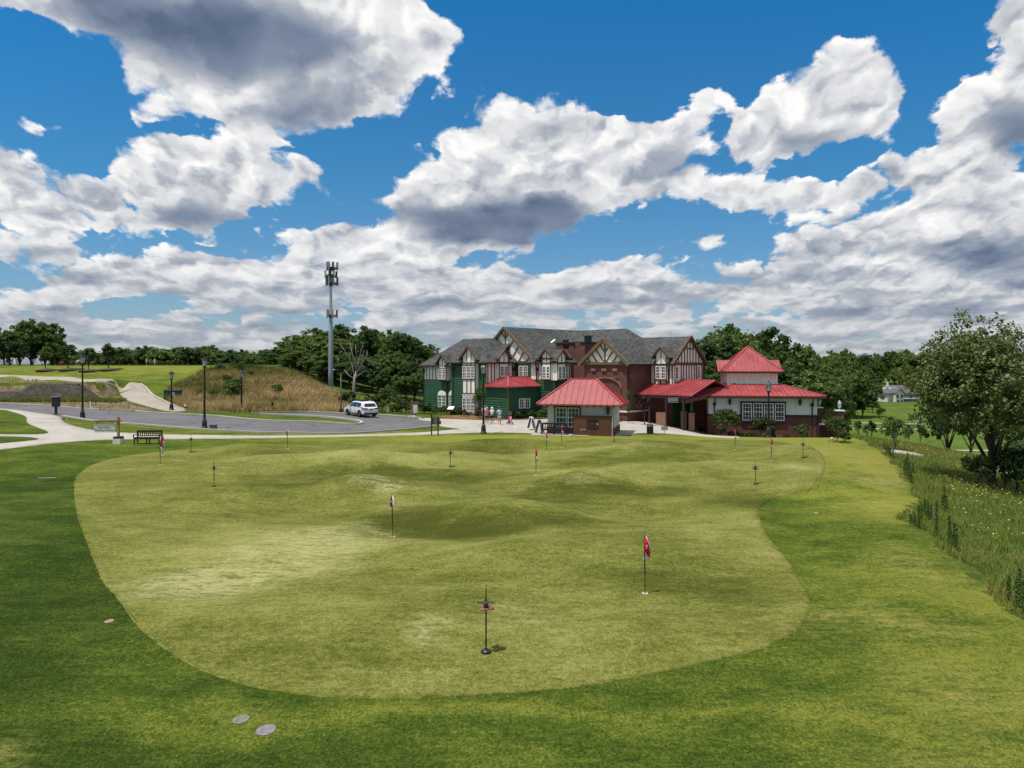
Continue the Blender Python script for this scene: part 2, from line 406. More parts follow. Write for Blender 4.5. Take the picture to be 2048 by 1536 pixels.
LAWN = turf('lawn_grass', (.035, .062, .008), (.076, .110, .014), (.196, .204, .034), 20, 1.0, worn=(.29, .255, .075), worn_patches=[(18.6, 36, 4, 5, .8), (20.5, 43, 3, 5, .6), (15.5, 29, 2.5, 2, .4), (8.3, 16.7, 2, 1.5, .45), (8.3, 13.0, 1.8, 1.4, .4), (6.8, 11.2, 1.4, 1, .35), (-8.2, 10.9, 1.2, .8, .4), (12.4, 21, 2, 2.5, .4), (22, 50, 3, 4, .45)],
  light_patches=[(-4, 12.4, 6, 1.0, .35), (3, 12.6, 5, .8, .3), (22, 45, 9, 14, .75), (17, 29, 6, 9, .55), (12.5, 16, 5, 9, .55), (7.5, 11.5, 4, 4, .35), (24, 56, 12, 6, .4), (-5, 56, 40, 7, .35), (5.5, 58, 30, 5, .4), (-22, 62, 20, 5, .3), (-55, 115, 60, 26, .45), (-20, 46, 12, 5, .15), (15, 9, 4, 4, .4), (9, 8, 3, 3, .3)],
  dark_patches=[(-11, 18, 9, 12, .30), (-13, 30, 8, 14, .25), (-6, 9.5, 8, 5, .12), (-22, 36, 10, 12, .2), (6, 62, 14, 2.5, .25), (14.5, 52, 10, 3.5, .45)], mowing=.05)
GREEN = turf('putting_green_grass', (.083, .095, .016), (.156, .161, .037), (.262, .256, .084), 26, .5,
  light_patches=[(-8.5, 40.5, 9, 2.6, .35), (-7, 24.0, 6, 4.5, .35), (1, 46, 14, 3, .25), (8, 26, 6, 6, .12), (10, 40, 8, 5, .2), (2.5, 36.0, 5, 1.5, .2), (0, 14.2, 9, 2.0, .12), (-6.5, 17, 4, 3, .15)],
  dark_patches=[(-3.0, 27.0, 4.5, 3.2, .65), (-6.5, 37.0, 9, 2.2, .45), (-1.5, 48.0, 7, 3.2, .5), (4.8, 33.2, 4.5, 2.0, .5), (1.5, 31, 4, 2.5, .35), (-10, 34, 6, 2.2, .4), (7, 44.5, 6, 2.6, .4), (5, 20, 5, 2.4, .35), (-8, 15.5, 6, 2.5, .35), (11, 31, 4, 3, .35), (2.6, 26.5, 4, 1.6, .35), (9, 51, 6, 1.2, .4), (-14, 45, 5, 1.6, .35)],  # grass variation; in the hollows it also puts mound shade into the colour
  worn_patches=[(-6.8, 24.5, 3.8, 3.2, .9), (-7.6, 21.0, 2.8, 2.6, .8), (-9.3, 19.6, 2.4, 1.6, .7), (-1.7, 16.0, 1.1, .6, .6), (.3, 16.2, 1.0, .5, .35), (-6.5, 33.3, 2.4, 1.6, .7), (-9.6, 42.5, 4, 1.2, .5), (-.7, 42.0, 2.0, 1.6, .6), (1.8, 39.4, 1.4, 2.0, .5), (3.6, 33.8, 1.4, .8, .4), (15, 39.5, 1.6, 1.0, .6), (-10, 47, 4, 1, .35), (5.5, 47.5, 6, 1.0, .35)])
FAIRWAY = turf('fairway_grass', (.055, .095, .014), (.095, .140, .024), (.15, .19, .04), 3.0, .2)
def ground_mat():
    m, t = mat('meadow_ground', .95, .1)
    n = t.noise(t.geo, .35, 8, .68); n2 = t.noise(t.geo, 5, 6, .7)
    c = t.ramp(t.math('MULTIPLY_ADD', n2, .5, t.math('MULTIPLY', n, .6)), [(.3, (.026, .052, .009)), (.5, (.060, .100, .015)), (.68, (.12, .145, .03)), (.85, (.17, .14, .05))])
    t.put(t.b, 'Base Color', c); bump(t, n2, .8, .2)
    return m
MEADOW = ground_mat()
def soil_mat(name, a, b, c_, sc=2.0):
    m, t = mat(name, .95, .1)
    n = t.noise(t.geo, sc, 8, .72); n2 = t.noise(t.geo, .5, 4, .6)
    c = t.ramp(t.math('MULTIPLY_ADD', n2, .6, t.math('MULTIPLY', n, .7)), [(.42, a), (.6, b), (.8, c_)])
    t.put(t.b, 'Base Color', c); bump(t, n, .9, .12)
    return m
SOIL = soil_mat('stony_soil', (.050, .075, .018), (.135, .098, .060), (.24, .185, .125))
MULCH = soil_mat('pine_straw_mulch', (.085, .040, .022), (.20, .095, .05), (.30, .17, .09), 4)
DRYSOIL = soil_mat('dry_slope_ground', (.045, .060, .018), (.14, .11, .05), (.26, .19, .10), 1.5)
def concrete(name, col, joints=0.0, stain=.17):
    m, t = mat(name, .85, .25)
    n = t.noise(t.geo, .5, 8, .7); n2 = t.noise(t.geo, 14, 5, .7)
    f = t.math('MULTIPLY_ADD', n2, .35, t.math('MULTIPLY', n, .65))
    c = t.ramp(f, [(.3, tuple(q * (1 - 2.2 * stain) for q in col)), (.5, col), (.7, tuple(min(1, q * (1 + stain)) for q in col))])
    if joints:
        br = t.n.new('ShaderNodeTexBrick'); t.put(br, 'Vector', t.geo)
        br.offset = 0.0
        br.inputs['Scale'].default_value = 1.0; br.inputs['Brick Width'].default_value = joints; br.inputs['Row Height'].default_value = joints
        br.inputs['Mortar Size'].default_value = .018; br.inputs['Mortar Smooth'].default_value = .3
        c = t.mix(t.math('MULTIPLY', br.outputs['Fac'], .6), c, tuple(q * .4 for q in col))
    if col[0] < .2:   # hairline cracks and sealed patches in the asphalt
        cw = t.vm('MULTIPLY_ADD', t.noise(t.geo, 1.2, 4, .6, col=True), (1.2, 1.2, 0), t.geo)
        e_ = t.voro(cw, .16, feature='DISTANCE_TO_EDGE')
        c = t.mix(t.mapr(e_, .004, .016, .65, 0), c, (.05, .05, .052))
        c = t.mix(t.math('MULTIPLY', t.smooth(t.noise(t.geo, .12, 3, .5), .52, .6), .35), c, (.17, .165, .165))
    t.put(t.b, 'Base Color', c); bump(t, n2, .15, .01)
    return m
PAVE = concrete('pale_concrete', (.385, .355, .31), 3.2)
PATHC = concrete('weathered_path_concrete', (.33, .295, .245), 0)
KERB = concrete('kerb_concrete', (.40, .37, .31), 0)
ASPH = concrete('asphalt', (.125, .118, .124), 0, .16)

# ------------------------------------------------------------------ ground: one sheet out to the horizon
def axis(core0, core1, step, lo, hi, grow=1.09):
    a = list(np.arange(core0, core1 + 1e-6, step))
    s, q = step, core1
    while q < hi: s *= grow; q += s; a.append(q)
    s, q = step, core0
    while q > lo: s *= grow; q -= s; a.insert(0, q)
    return np.array(a)
def grid_mesh(name, xs, ys, hf, mats, sel=None):
    X, Y = np.meshgrid(xs, ys); Z = hf(X, Y)
    nx, ny = len(xs), len(ys)
    V = np.stack([X, Y, Z], -1).reshape(-1, 3)
    i = np.arange(nx * ny).reshape(ny, nx)
    q = np.stack([i[:-1, :-1], i[:-1, 1:], i[1:, 1:], i[1:, :-1]], -1).reshape(-1, 4)
    me = bpy.data.meshes.new(name)
    me.vertices.add(len(V)); me.vertices.foreach_set('co', V.ravel())
    me.loops.add(q.size); me.loops.foreach_set('vertex_index', q.ravel())
    me.polygons.add(len(q)); me.polygons.foreach_set('loop_start', np.arange(0, q.size, 4))
    me.update(calc_edges=True)
    me.polygons.foreach_set('use_smooth', np.ones(len(q), bool))
    o = link(name, me, mats)
    if sel is not None:
        cx = V[q].mean(1); me.polygons.foreach_set('material_index', sel(cx[:, 0], cx[:, 1]).astype(np.int32))
    return o
def gsel(x, y):
    xe = np.interp(y, EDGE_Y, EDGE_X)
    r = np.zeros(len(x))
    r[(y > 122)] = 1; r[(x - xe > .3) & (y > -60)] = 1
    r[(x < -30) & (y > 84) & (y < 260)] = 0
    r[(x > -46) & (x < 2) & (y > 97 + .25*(x+46))] = 1
    return r
XS = axis(-70, 42, .5, -2600, 2600); YS = axis(4, 124, .5, -120, 5200)
ground = grid_mesh('lawn', XS, YS, lambda x, y: H(x, y), [LAWN, MEADOW], gsel)
tag(ground, kind='structure')

def catmull(pts, n=6, closed=True):
    P0 = [Vector(p) for p in pts]; out = []
    m = len(P0)
    for i in range(m if closed else m - 1):
        a, b, c, d = (P0[(i-1) % m], P0[i], P0[(i+1) % m], P0[(i+2) % m]) if closed else (P0[max(i-1, 0)], P0[i], P0[i+1], P0[min(i+2, m-1)])
        for k in range(n):
            t = k / n
            out.append(0.5 * ((2*b) + (c-a)*t + (2*a-5*b+4*c-d)*t*t + (3*b-a-3*c+d)*t*t*t))
    if not closed: out.append(P0[-1])
    return out
def inside(poly, X, Y):
    c = np.zeros(X.shape, bool); n = len(poly)
    for i in range(n):
        x1, y1 = poly[i][0], poly[i][1]; x2, y2 = poly[(i+1) % n][0], poly[(i+1) % n][1]
        if y1 == y2: continue
        hit = ((y1 > Y) != (y2 > Y)) & (X < (x2 - x1) * (Y - y1) / (y2 - y1) + x1)
        c ^= hit
    return c
REG = {}
def chaikin(pts, it=2):
    for _ in range(it):
        out = []
        for i, a in enumerate(pts):
            b = pts[(i+1) % len(pts)]
            out += [a * .75 + b * .25, a * .25 + b * .75]
        pts = out
    return pts
def sheet(name, pxpoly, off, mt, step=.6, smooth=True, world=False, jitter=0.0):
    pts = [Vector((p[0], p[1])) if world else Vector(G(*p)[:2]) for p in pxpoly]
    pts = [Vector(p) for p in catmull([p.to_3d() for p in pts], 6)] if smooth else chaikin(pts)
    pts = [(p[0], p[1]) for p in pts]
    # resample the outline so that it follows the ground
    out = []
    for i, a in enumerate(pts):
        b = pts[(i+1) % len(pts)]
        L = math.hypot(b[0]-a[0], b[1]-a[1])
        if L < 1e-4: continue
        k = max(1, int(L / step))
        for j in range(k): out.append((a[0]+(b[0]-a[0])*j/k, a[1]+(b[1]-a[1])*j/k))
    if jitter: out = [(p[0] + rnd.uniform(-jitter, jitter), p[1] + rnd.uniform(-jitter, jitter)) for p in out]
    REG[name] = out
    A = np.array(out)
    gx = np.arange(A[:, 0].min(), A[:, 0].max(), step); gy = np.arange(A[:, 1].min(), A[:, 1].max(), step)
    X, Y = np.meshgrid(gx, gy); X = X + 0.013; Y = Y + 0.017
    ok = inside(out, X, Y)
    inner = [Vector((a, b)) for a, b in zip(X[ok], Y[ok])]
    n = len(out)
    vs, es, fs, *_ = delaunay_2d_cdt([Vector(p) for p in out] + inner, [], [list(range(n))], 1, 1e-5)
    xy = np.array([(p[0], p[1]) for p in vs])
    z = H(xy[:, 0], xy[:, 1]) + off
    me = bpy.data.meshes.new(name)
    me.from_pydata([(a[0], a[1], c) for a, c in zip(xy, z)], [], [tuple(f) for f in fs])
    bm = bmesh.new(); bm.from_mesh(me)
    for f in bm.faces:
        if f.normal.z < 0: f.normal_flip()
    eb = [e for e in bm.edges if e.is_boundary]
    ret = bmesh.ops.extrude_edge_only(bm, edges=eb)
    for q in ret['geom']:
        if isinstance(q, bmesh.types.BMVert): q.co.z -= .12
    bm.to_mesh(me); bm.free()
    o = link(name, me, mt, smooth=True)
    return tag(o, kind='structure')
def ribbon(mb, line, w_, h_, off=0.0, closed=False):
    """kerb: box section swept along a ground line of (x, y)"""
    L = [Vector((p[0], p[1], 0)) for p in line]; vs = []; fs = []; n = len(L)
    for i in range(n):
        a = L[(i-1) % n] if closed or i > 0 else L[i]; b = L[(i+1) % n] if closed or i < n-1 else L[i]
        d = (b - a).normalized(); s_ = Vector((-d.y, d.x, 0)) * w_ / 2
        for q, zz in ((L[i]-s_, -.1), (L[i]-s_, h_), (L[i]+s_, h_), (L[i]+s_, -.1)):
            vs.append((q.x, q.y, Hf(L[i].x, L[i].y) + zz + off))
    for i in range(n if closed else n-1):
        j = (i+1) % n
        for k in range(3): fs.append((4*i+k, 4*i+k+1, 4*j+k+1, 4*j+k))
    mb.add(vs, fs)
def gl(pxs, n=6):
    """smooth ground line through photo points"""
    return [(p.x, p.y) for p in catmull([Vector((*G(*q)[:2], 0)) for q in pxs], n, closed=False)]

sheet('putting_green', [(150,962),(168,940),(205,923),(262,911),(330,903),(430,895),(560,889),(700,884),(860,884),(1000,881),(1180,878),(1330,879),(1480,881),(1570,885),(1622,893),(1646,912),(1648,940),(1630,968),(1580,990),(1535,1003),(1517,1022),(1522,1050),(1548,1090),(1580,1132),(1608,1172),(1616,1218),(1600,1255),(1540,1292),(1430,1322),(1300,1350),(1150,1375),(1000,1389),(880,1396),(760,1399),(640,1393),(500,1372),(380,1330),(290,1265),(235,1195),(192,1130),(165,1060),(150,1000)], .022, GREEN, .30, jitter=.035)
# a pale scuffed line where mower turns along the edge of the green
fringe = turf('dry_fringe_grass', (.12, .14, .02), (.21, .22, .045), (.32, .31, .10), 26, .6)
def fringe_line(pts, w_, off=.032):
    line = gl(pts, 8); mb = MB(); vs = []; fs = []
    for i, p in enumerate(line):
        a = Vector(line[max(i-1, 0)]); b = Vector(line[min(i+1, len(line)-1)])
        d = (b-a).normalized(); s_ = Vector((-d.y, d.x)) * w_ * (.35 + .65 * abs(math.sin(i * 1.7) * math.cos(i * .63)))
        for q, oo in ((Vector(p) - s_/2, -.03), (Vector(p), off - .004), (Vector(p) + s_/2, -.03)): vs.append((q.x, q.y, Hf(q.x, q.y) + oo))
    for i in range(len(line)-1): fs += [(3*i, 3*i+1, 3*i+4, 3*i+3), (3*i+1, 3*i+2, 3*i+5, 3*i+4)]
    mb.add(vs, fs); return mb
mb = fringe_line([(168,940),(152,960),(150,1000),(165,1060),(192,1130),(235,1195),(290,1265),(380,1330),(500,1372),(640,1393),(760,1399),(880,1396)], .10)
m2 = fringe_line([(1517,1022),(1522,1050),(1548,1090),(1580,1132),(1608,1172),(1616,1218),(1600,1255),(1565,1282)], .09); mb.add(m2.v, m2.f)
m2 = fringe_line([(0,915),(60,908),(130,905),(230,898)], .10); mb.add(m2.v, m2.f)
tag(mb.build('fringe_strip', fringe), kind='structure')

# right-hand wild slope ground lies under the tall meadow; mown edge of it
# drive and paths
sheet('road', [(-60,806),(0,807),(90,813),(165,818.5),(272,824),(300,826.5),(420,833),(530,843),(640,846),(700,850),(722,848.5),(715,843),(660,836),(590,832),(520,829),(560,826.5),(620,826),(690,828.5),(760,831.5),(820,836),(862,842),(884,846),(872,852),(840,856),(780,861.5),(700,866.5),(600,866),(500,864),(380,857),(280,849),(190,842.5),(125,833),(60,824),(0,817),(-60,815)], .02, ASPH, .8, smooth=False)
sheet('sidewalk', [(-60,905),(0,900),(100,887),(200,879.5),(330,878),(450,877.5),(560,876),(680,874),(790,871.5),(880,868),(968,865),(1065,866),(1090,870),(1210,872),(1262,870),(1272,866),(1340,867.5),(1420,874),(1468,877),(1485,876.5),(1440,866),(1400,852),(1378,846),(1340,842),(1322,839.5),(1275,840),(1252,841.5),(1236,846),(1150,851),(1090,850),(1082,845),(1160,838),(1180,834.5),(1150,834),(1000,842),(960,840.5),(900,838),(850,836),(828,839),(884,845),(875,853),(930,858.5),(900,860),(860,864),(780,868),(690,870.5),(560,872),(420,871),(330,869.5),(250,866.5),(190,862),(140,851),(122,841),(125,833),(60,824),(0,817),(-60,815),(-60,826),(0,818),(30,825),(55,833),(52,846),(75,855),(100,864),(90,870),(0,869.5),(-60,868),(-60,874),(0,872.5),(60,874),(82,878),(70,881.5),(0,888),(-60,892)], .03, PAVE, .8, smooth=False)
sheet('cart_path', [(-60,748),(0,749.5),(80,753),(160,757),(230,762),(262,765),(282,768),(292,776),(305,790),(330,803),(360,815),(372,821.5),(345,823),(318,819),(285,810),(255,801),(242,791),(236,778),(225,770),(180,764),(110,760),(40,755.5),(0,754.5),(-60,753)], .04, PATHC, .8)
sheet('soil_bank', [(-60,757),(0,757),(80,761),(160,766),(222,773),(234,783),(240,793),(256,804),(290,814),(312,820),(272,822),(165,816.5),(90,811),(0,805),(-60,804)], .02, SOIL, .8)
sheet('soil_slope', [(330,800),(340,780),(380,760),(420,742),(470,737),(540,741),(585,748),(640,774),(700,803),(745,822),(690,826),(620,824),(540,826),(420,823),(372,819),(345,808)], .03, DRYSOIL, .8)
sheet('mulch_bed', [(19.2,72.6),(20.3,73.2),(25.6,72.5),(31.0,71.8),(31.0,69.6),(28,67.9),(24.6,67.6),(21.6,68.8),(19.9,70.6)], .06, MULCH, .5, world=True)
sheet('mulch_strip', [(900,836.5),(960,838),(1010,841),(1085,838.5),(1170,834),(1170,829),(900,831)], .03, MULCH, .8)
sheet('mulch_patch', [(1252,840.5),(1262,836.5),(1300,835),(1335,837),(1322,838.5),(1275,840.5)], .05, MULCH, .6)
for poly in ([(1120,842),(1160,838),(1250,841),(1262,845),(1140,846)],):
    pass
# valley fairways and paths
sheet('fairway', [(60,170),(120,165),(190,180),(230,260),(240,360),(170,385),(110,370),(80,250)], .08, FAIRWAY, 6, world=True)
def strip(name, pts, w_, off, mt):
    line = [(p.x, p.y) for p in catmull([Vector((*p, 0)) for p in pts], 10, closed=False)]
    mb = MB(); vs = []; fs = []
    for i, p in enumerate(line):
        a = Vector(line[max(i-1, 0)]); b = Vector(line[min(i+1, len(line)-1)])
        d = (b-a).normalized(); s_ = Vector((-d.y, d.x)) * w_ / 2
        for q in (Vector(p) - s_, Vector(p), Vector(p) + s_): vs.append((q.x, q.y, Hf(q.x, q.y) + off))
    for i in range(len(line)-1):
        fs += [(3*i, 3*i+1, 3*i+4, 3*i+3), (3*i+1, 3*i+2, 3*i+5, 3*i+4)]
    mb.add(vs, fs); return tag(mb.build(name, mt), kind='structure')
strip('valley_path', [(88,186),(100,182),(120,180),(150,183),(200,190)], 2.4, .15, PAVE)
strip('valley_path', [(115,245),(135,241),(160,240),(230,246)], 3.0, .15, PAVE)
strip('valley_path', [(128,268),(150,262),(180,262)], 3.0, .15, PAVE)
sheet('valley_road', [(1975,947),(2000,938),(2030,928),(2060,924),(2120,925),(2120,943),(2048,942),(2000,944)], .08, PAVE, 1.5)
sheet('lower_path', [(1765,903),(1780,901),(1810,904),(1840,910),(1845,913),(1805,908),(1775,905)], .08, PAVE, 1.5)

# kerbs
mb = MB()
ribbon(mb, gl([(272,823.5),(300,826),(420,832.5),(530,842),(640,845.5),(700,849.5),(722,848),(715,842.5),(660,835.5),(590,831.5),(520,828.5)]), .3, .15)
tag(mb.build('kerb', KERB), kind='structure')
mb = MB(); ribbon(mb, gl([(500,827),(560,825.5),(620,825),(690,827.5),(760,830.5),(820,835),(845,837.5)]), .3, .14)
tag(mb.build('kerb', KERB), kind='structure')
mb = MB(); ribbon(mb, gl([(125,833),(190,843),(280,850),(380,858),(500,865),(600,867),(700,867.5),(780,862.5),(840,857),(872,853)]), .22, .13)
tag(mb.build('kerb', KERB), kind='structure')
mb = MB(); ribbon(mb, gl([(0,806.5),(90,812),(165,818),(200,820)]), .25, .12)
tag(mb.build('kerb', KERB), kind='structure')
mb = MB(); ribbon(mb, gl([(282,768),(292,776),(305,790),(330,803),(360,815),(372,821)]), .25, .12)
tag(mb.build('kerb', KERB), kind='structure')

# ------------------------------------------------------------------ building materials
def brick_mat(name, c1, c2, mortar, bw=.24, bh=.085, stain=.3):
    m, t = mat(name, .9, .2)
    x, y, z = t.sep(t.obj)
    v = t.comb(t.math('ADD', x, y), z, 0.0)
    b = t.n.new('ShaderNodeTexBrick'); t.put(b, 'Vector', v)
    b.inputs['Scale'].default_value = 1; b.inputs['Brick Width'].default_value = bw; b.inputs['Row Height'].default_value = bh
    b.inputs['Mortar Size'].default_value = .012; b.inputs['Bias'].default_value = -.1
    t.put(b, 'Color1', (*c1, 1)); t.put(b, 'Color2', (*c2, 1)); t.put(b, 'Mortar', (*mortar, 1))
    n = t.noise(t.obj, .9, 6, .65); n2 = t.noise(t.obj, 9, 3, .6)
    c = t.mix(1.0, b.outputs['Color'], t.ramp(t.math('MULTIPLY_ADD', n2, .5, t.math('MULTIPLY', n, .5)), [(.35, 1 - stain), (.65, 1 + stain)]), 'MULTIPLY')
    t.put(t.b, 'Base Color', c); bump(t, b.outputs['Fac'], -.4, .01)
    return m
BRICK = brick_mat('red_brick', (.150, .044, .030), (.090, .027, .021), (.17, .11, .09))
BRICK_T = brick_mat('tan_brick', (.26, .12, .075), (.17, .06, .04), (.26, .20, .15))
def paint(name, col, rough=.6, var=.10, dirt=.2, spec=.3):
    m, t = mat(name, rough, spec)
    x, y, z = t.sep(t.obj)
    n = t.noise(t.obj, 1.3, 7, .65); st = t.noise(t.vm('MULTIPLY', t.obj, (3, 3, .35)), 1.5, 5, .6)
    f = t.math('MULTIPLY_ADD', st, .5, t.math('MULTIPLY', n, .5))
    t.put(t.b, 'Base Color', t.ramp(f, [(.32, tuple(c * (1 - dirt) for c in col)), (.5, col), (.7, tuple(min(1, c * (1 + var)) for c in col))]))
    return m
CREAM = paint('cream_stucco', (.85, .82, .70), .85)
CREAM2 = paint('pavilion_cream_stucco', (.74, .74, .62), .85)
GREYW = paint('kiosk_grey_stucco', (.56, .57, .50), .85)
GREENP = paint('green_siding_paint', (.026, .092, .040), .6)
TIMB = paint('brown_timber', (.115, .062, .034), .7)
TIMBG = paint('olive_brown_timber', (.15, .105, .050), .7)
DARKT = paint('dark_brown_trim', (.040, .024, .018), .6)
WHITE = paint('white_window_paint', (.85, .84, .80), .5, dirt=.1)
BLACKM = simple('black_metal', (.012, .012, .014), .4, .5)
DGREEN = paint('dark_green_trim', (.025, .05, .038), .5)
STEEL = simple('galvanised_steel', (.30, .36, .37), .5, .5, .3, var=.12, scale=.4)
FENCEW = paint('brown_plank_wood', (.125, .052, .032), .8, var=.3, dirt=.35)
def glass_mat():
    m, t = mat('window_glass', .06, .8)
    n = t.noise(t.obj, 1.1, 3, .5)
    t.put(t.b, 'Base Color', t.ramp(n, [(.4, (.008, .010, .012)), (.6, (.03, .035, .04)), (.75, (.10, .11, .11))]))
    return m
GLASS = glass_mat()
def shingle_mat():
    m, t = mat('grey_shingles', .95, .15)
    x, y, z = t.sep(t.obj)
    v = t.comb(t.math('ADD', x, t.math('MULTIPLY', y, .9)), t.math('MULTIPLY', z, 1.5), 0)
    b = t.n.new('ShaderNodeTexBrick'); t.put(b, 'Vector', v)
    b.inputs['Scale'].default_value = 1; b.inputs['Brick Width'].default_value = .33; b.inputs['Row Height'].default_value = .2
    b.inputs['Mortar Size'].default_value = .015; b.inputs['Bias'].default_value = 0
    t.put(b, 'Color1', (.058, .060, .059, 1)); t.put(b, 'Color2', (.122, .125, .117, 1)); t.put(b, 'Mortar', (.03, .03, .033, 1))
    n = t.noise(t.obj, 3.2, 8, .75); n2 = t.noise(t.obj, .5, 4, .6)
    c = t.mix(1.0, b.outputs['Color'], t.ramp(t.math('MULTIPLY_ADD', n2, .35, t.math('MULTIPLY', n, .65)), [(.35, (.72, .72, .74)), (.55, (1, 1, 1)), (.7, (1.25, 1.22, 1.08))]), 'MULTIPLY')
    t.put(t.b, 'Base Color', c); bump(t, n, .6, .03)
    return m
SHING = shingle_mat()
def redmetal():
    m, t = mat('red_standing_seam_metal', .42, .5)
    n = t.noise(t.obj, .8, 6, .6); n2 = t.noise(t.vm('MULTIPLY', t.obj, (2, 2, .6)), 3, 4, .6)
    f = t.math('MULTIPLY_ADD', n2, .4, t.math('MULTIPLY', n, .6))
    t.put(t.b, 'Base Color', t.ramp(f, [(.33, (.235, .030, .037)), (.55, (.325, .050, .054)), (.72, (.42, .105, .105))]))
    t.put(t.b, 'Roughness', t.mapr(n, .3, .7, .35, .6)); bump(t, n, .1, .02)
    return m
REDM = redmetal()
REDL = paint('red_roof_highlight', (.46, .085, .095), .4)  # lighter red paints the highlight along the hips and ridges

# ------------------------------------------------------------------ roof parts
def roof_planes(s0, s1, t0, t1, z, pitch, along='s', hipA=True, hipB=True):
    """planes of a hip or gable roof; returns (planes, ridge z)"""
    if along == 't':
        pl, zr = roof_planes(t0, t1, s0, s1, z, pitch, 's', hipA, hipB)
        return [[(p[1], p[0], p[2]) for p in reversed(q)] for q in pl], zr
    h = (t1 - t0) / 2; zr = z + h * pitch; tm = (t0 + t1) / 2
    a = s0 + (h if hipA else 0); b = s1 - (h if hipB else 0)
    if a > b: a = b = (a + b) / 2
    r0, r1 = (a, tm, zr), (b, tm, zr)
    c = [(s0, t0, z), (s1, t0, z), (s1, t1, z), (s0, t1, z)]
    pl = [[c[0], c[1], r1, r0], [c[2], c[3], r0, r1]]
    if hipA: pl.append([c[3], c[0], r0])
    if hipB: pl.append([c[1], c[2], r1])
    return pl, zr
def slabs(mb, planes, th=.14):
    for p in planes:
        q = []
        for k, a in enumerate(p):
            if (Vector(a) - Vector(p[k-1])).length > 1e-4: q.append(a)
        mb.slab(q, th)
def seams(mb, plane, gap=.45, w_=.035, h_=.06):
    """standing seams that run up the slope of a roof plane"""
    p = [Vector(q) for q in plane]
    n = (p[1]-p[0]).cross(p[2]-p[0]).normalized()
    if n.z < 0: n = -n
    up = (Vector((0, 0, 1)) - n * n.z).normalized(); ax = up.cross(n).normalized()
    A = [(q - p[0]).dot(ax) for q in p]; B = [(q - p[0]).dot(up) for q in p]
    a = min(A) + gap * .5
    while a < max(A):
        hits = []
        for k in range(len(p)):
            a1, b1, a2, b2 = A[k], B[k], A[(k+1) % len(p)], B[(k+1) % len(p)]
            if (a1 > a) != (a2 > a): hits.append(b1 + (b2-b1) * (a-a1) / (a2-a1))
        if len(hits) == 2 and abs(hits[0]-hits[1]) > .1:
            q0 = p[0] + ax * a + up * min(hits) + n * h_ * .5; q1 = p[0] + ax * a + up * max(hits) + n * h_ * .5
            mb.bar(q0, q1, w_, h_, up=n)
        a += gap
def metal_roof(planes, parent, name='roof', gap=.45, trim=True):
    mb = MB(); slabs(mb, planes, .12)
    o = mb.build(name, REDM, parent)
    sb = MB()
    for p in planes: seams(sb, p, gap)
    sb.build('standing_seams', REDM, o)
    if trim:
        tb = MB(); done = set()
        for p in planes:
            for k in range(len(p)):
                a, b = p[k], p[(k+1) % len(p)]
                if abs(a[2]-b[2]) < .02 and a[2] < max(q[2] for q in p) - .05: continue
                key = tuple(sorted([tuple(round(v, 2) for v in a), tuple(round(v, 2) for v in b)]))
                if key in done or (Vector(a)-Vector(b)).length < .05: continue
                done.add(key); tb.bar(Vector(a) + Vector((0, 0, .04)), Vector(b) + Vector((0, 0, .04)), .16, .07)
        tb.build('ridge_cap', REDL, o)
    return o

class Fac:
    """a wall face in a building's own axes; a runs along it to the right, o outwards"""
    def __init__(s, kind, c, org, frame): s.k = kind; s.c = c; s.org = org; s.fr = frame
    def pt(s, a, z, o):
        q = (a, s.c - o, z) if s.k == 'L' else (s.c + o, a, z)
        return (q[0] - s.org[0], q[1] - s.org[1], q[2])
    def box(s, mb, a0, a1, z0, z1, o0, o1):
        p, q = s.pt(a0, z0, o0), s.pt(a1, z1, o1)
        mb.box(p[0], q[0], p[1], q[1], p[2], q[2]); return mb
    def depth_at(s, px):
        k = (px - 1024) / F; return s.fr(s, k)
    def a(s, px): return s.depth_at(px)[0]
    def z(s, px, py): return zat(py, s.depth_at(px)[1])
    def rect(s, x0, x1, y0, y1):
        xm = (x0 + x1) / 2
        return s.a(x0), s.a(x1), s.z(xm, y1), s.z(xm, y0)
def fr45(f, k):
    if f.k == 'L': t = f.c; s_ = t * (k-1) / (1+k); return s_, .70711 * (t - s_)
    s_ = f.c; t = -s_ * (1+k) / (1-k); return t, .70711 * (t - s_)
def window(f, parent, r, nx, ny, bars=True, frame=WHITE, bw=.075, mw=.032, o0=.0, surround=None, arched=False):
    a0, a1, z0, z1 = r
    mb = MB(); O0, O1 = o0, o0 + .09
    f.box(mb, a0, a1, z0, z0+bw, O0, O1); f.box(mb, a0, a1, z1-bw, z1, O0, O1)
    f.box(mb, a0, a0+bw, z0+bw, z1-bw, O0, O1); f.box(mb, a1-bw, a1, z0+bw, z1-bw, O0, O1)
    for i in range(1, nx):
        c = a0 + (a1-a0) * i / nx; f.box(mb, c-mw/2, c+mw/2, z0+bw, z1-bw, O0, O1-.03)
    for j in range(1, ny):
        c = z0 + (z1-z0) * j / ny; ww = mw * (2.0 if (ny % 2 == 0 and j == ny//2) else 1); f.box(mb, a0+bw, a1-bw, c-ww/2, c+ww/2, O0, O1-.028)
    w_ = mb.build('window', frame, parent)
    gb = MB(); f.box(gb, a0+bw*.5, a1-bw*.5, z0+bw*.5, z1-bw*.5, O0-.03, O0+.02)
    gb.build('pane', GLASS, w_)
    if surround:
        sb = MB(); q = .1
        f.box(sb, a0-q, a1+q, z0-q*1.3, z0-.004, O0, O1+.02); f.box(sb, a0-q, a1+q, z1+.004, z1+q, O0, O1+.02)
        f.box(sb, a0-q, a0-.004, z0-.002, z1+.002, O0, O1+.015); f.box(sb, a1+.004, a1+q, z0-.002, z1+.002, O0, O1+.015)
        sb.build('window_surround', surround, w_)
    return w_
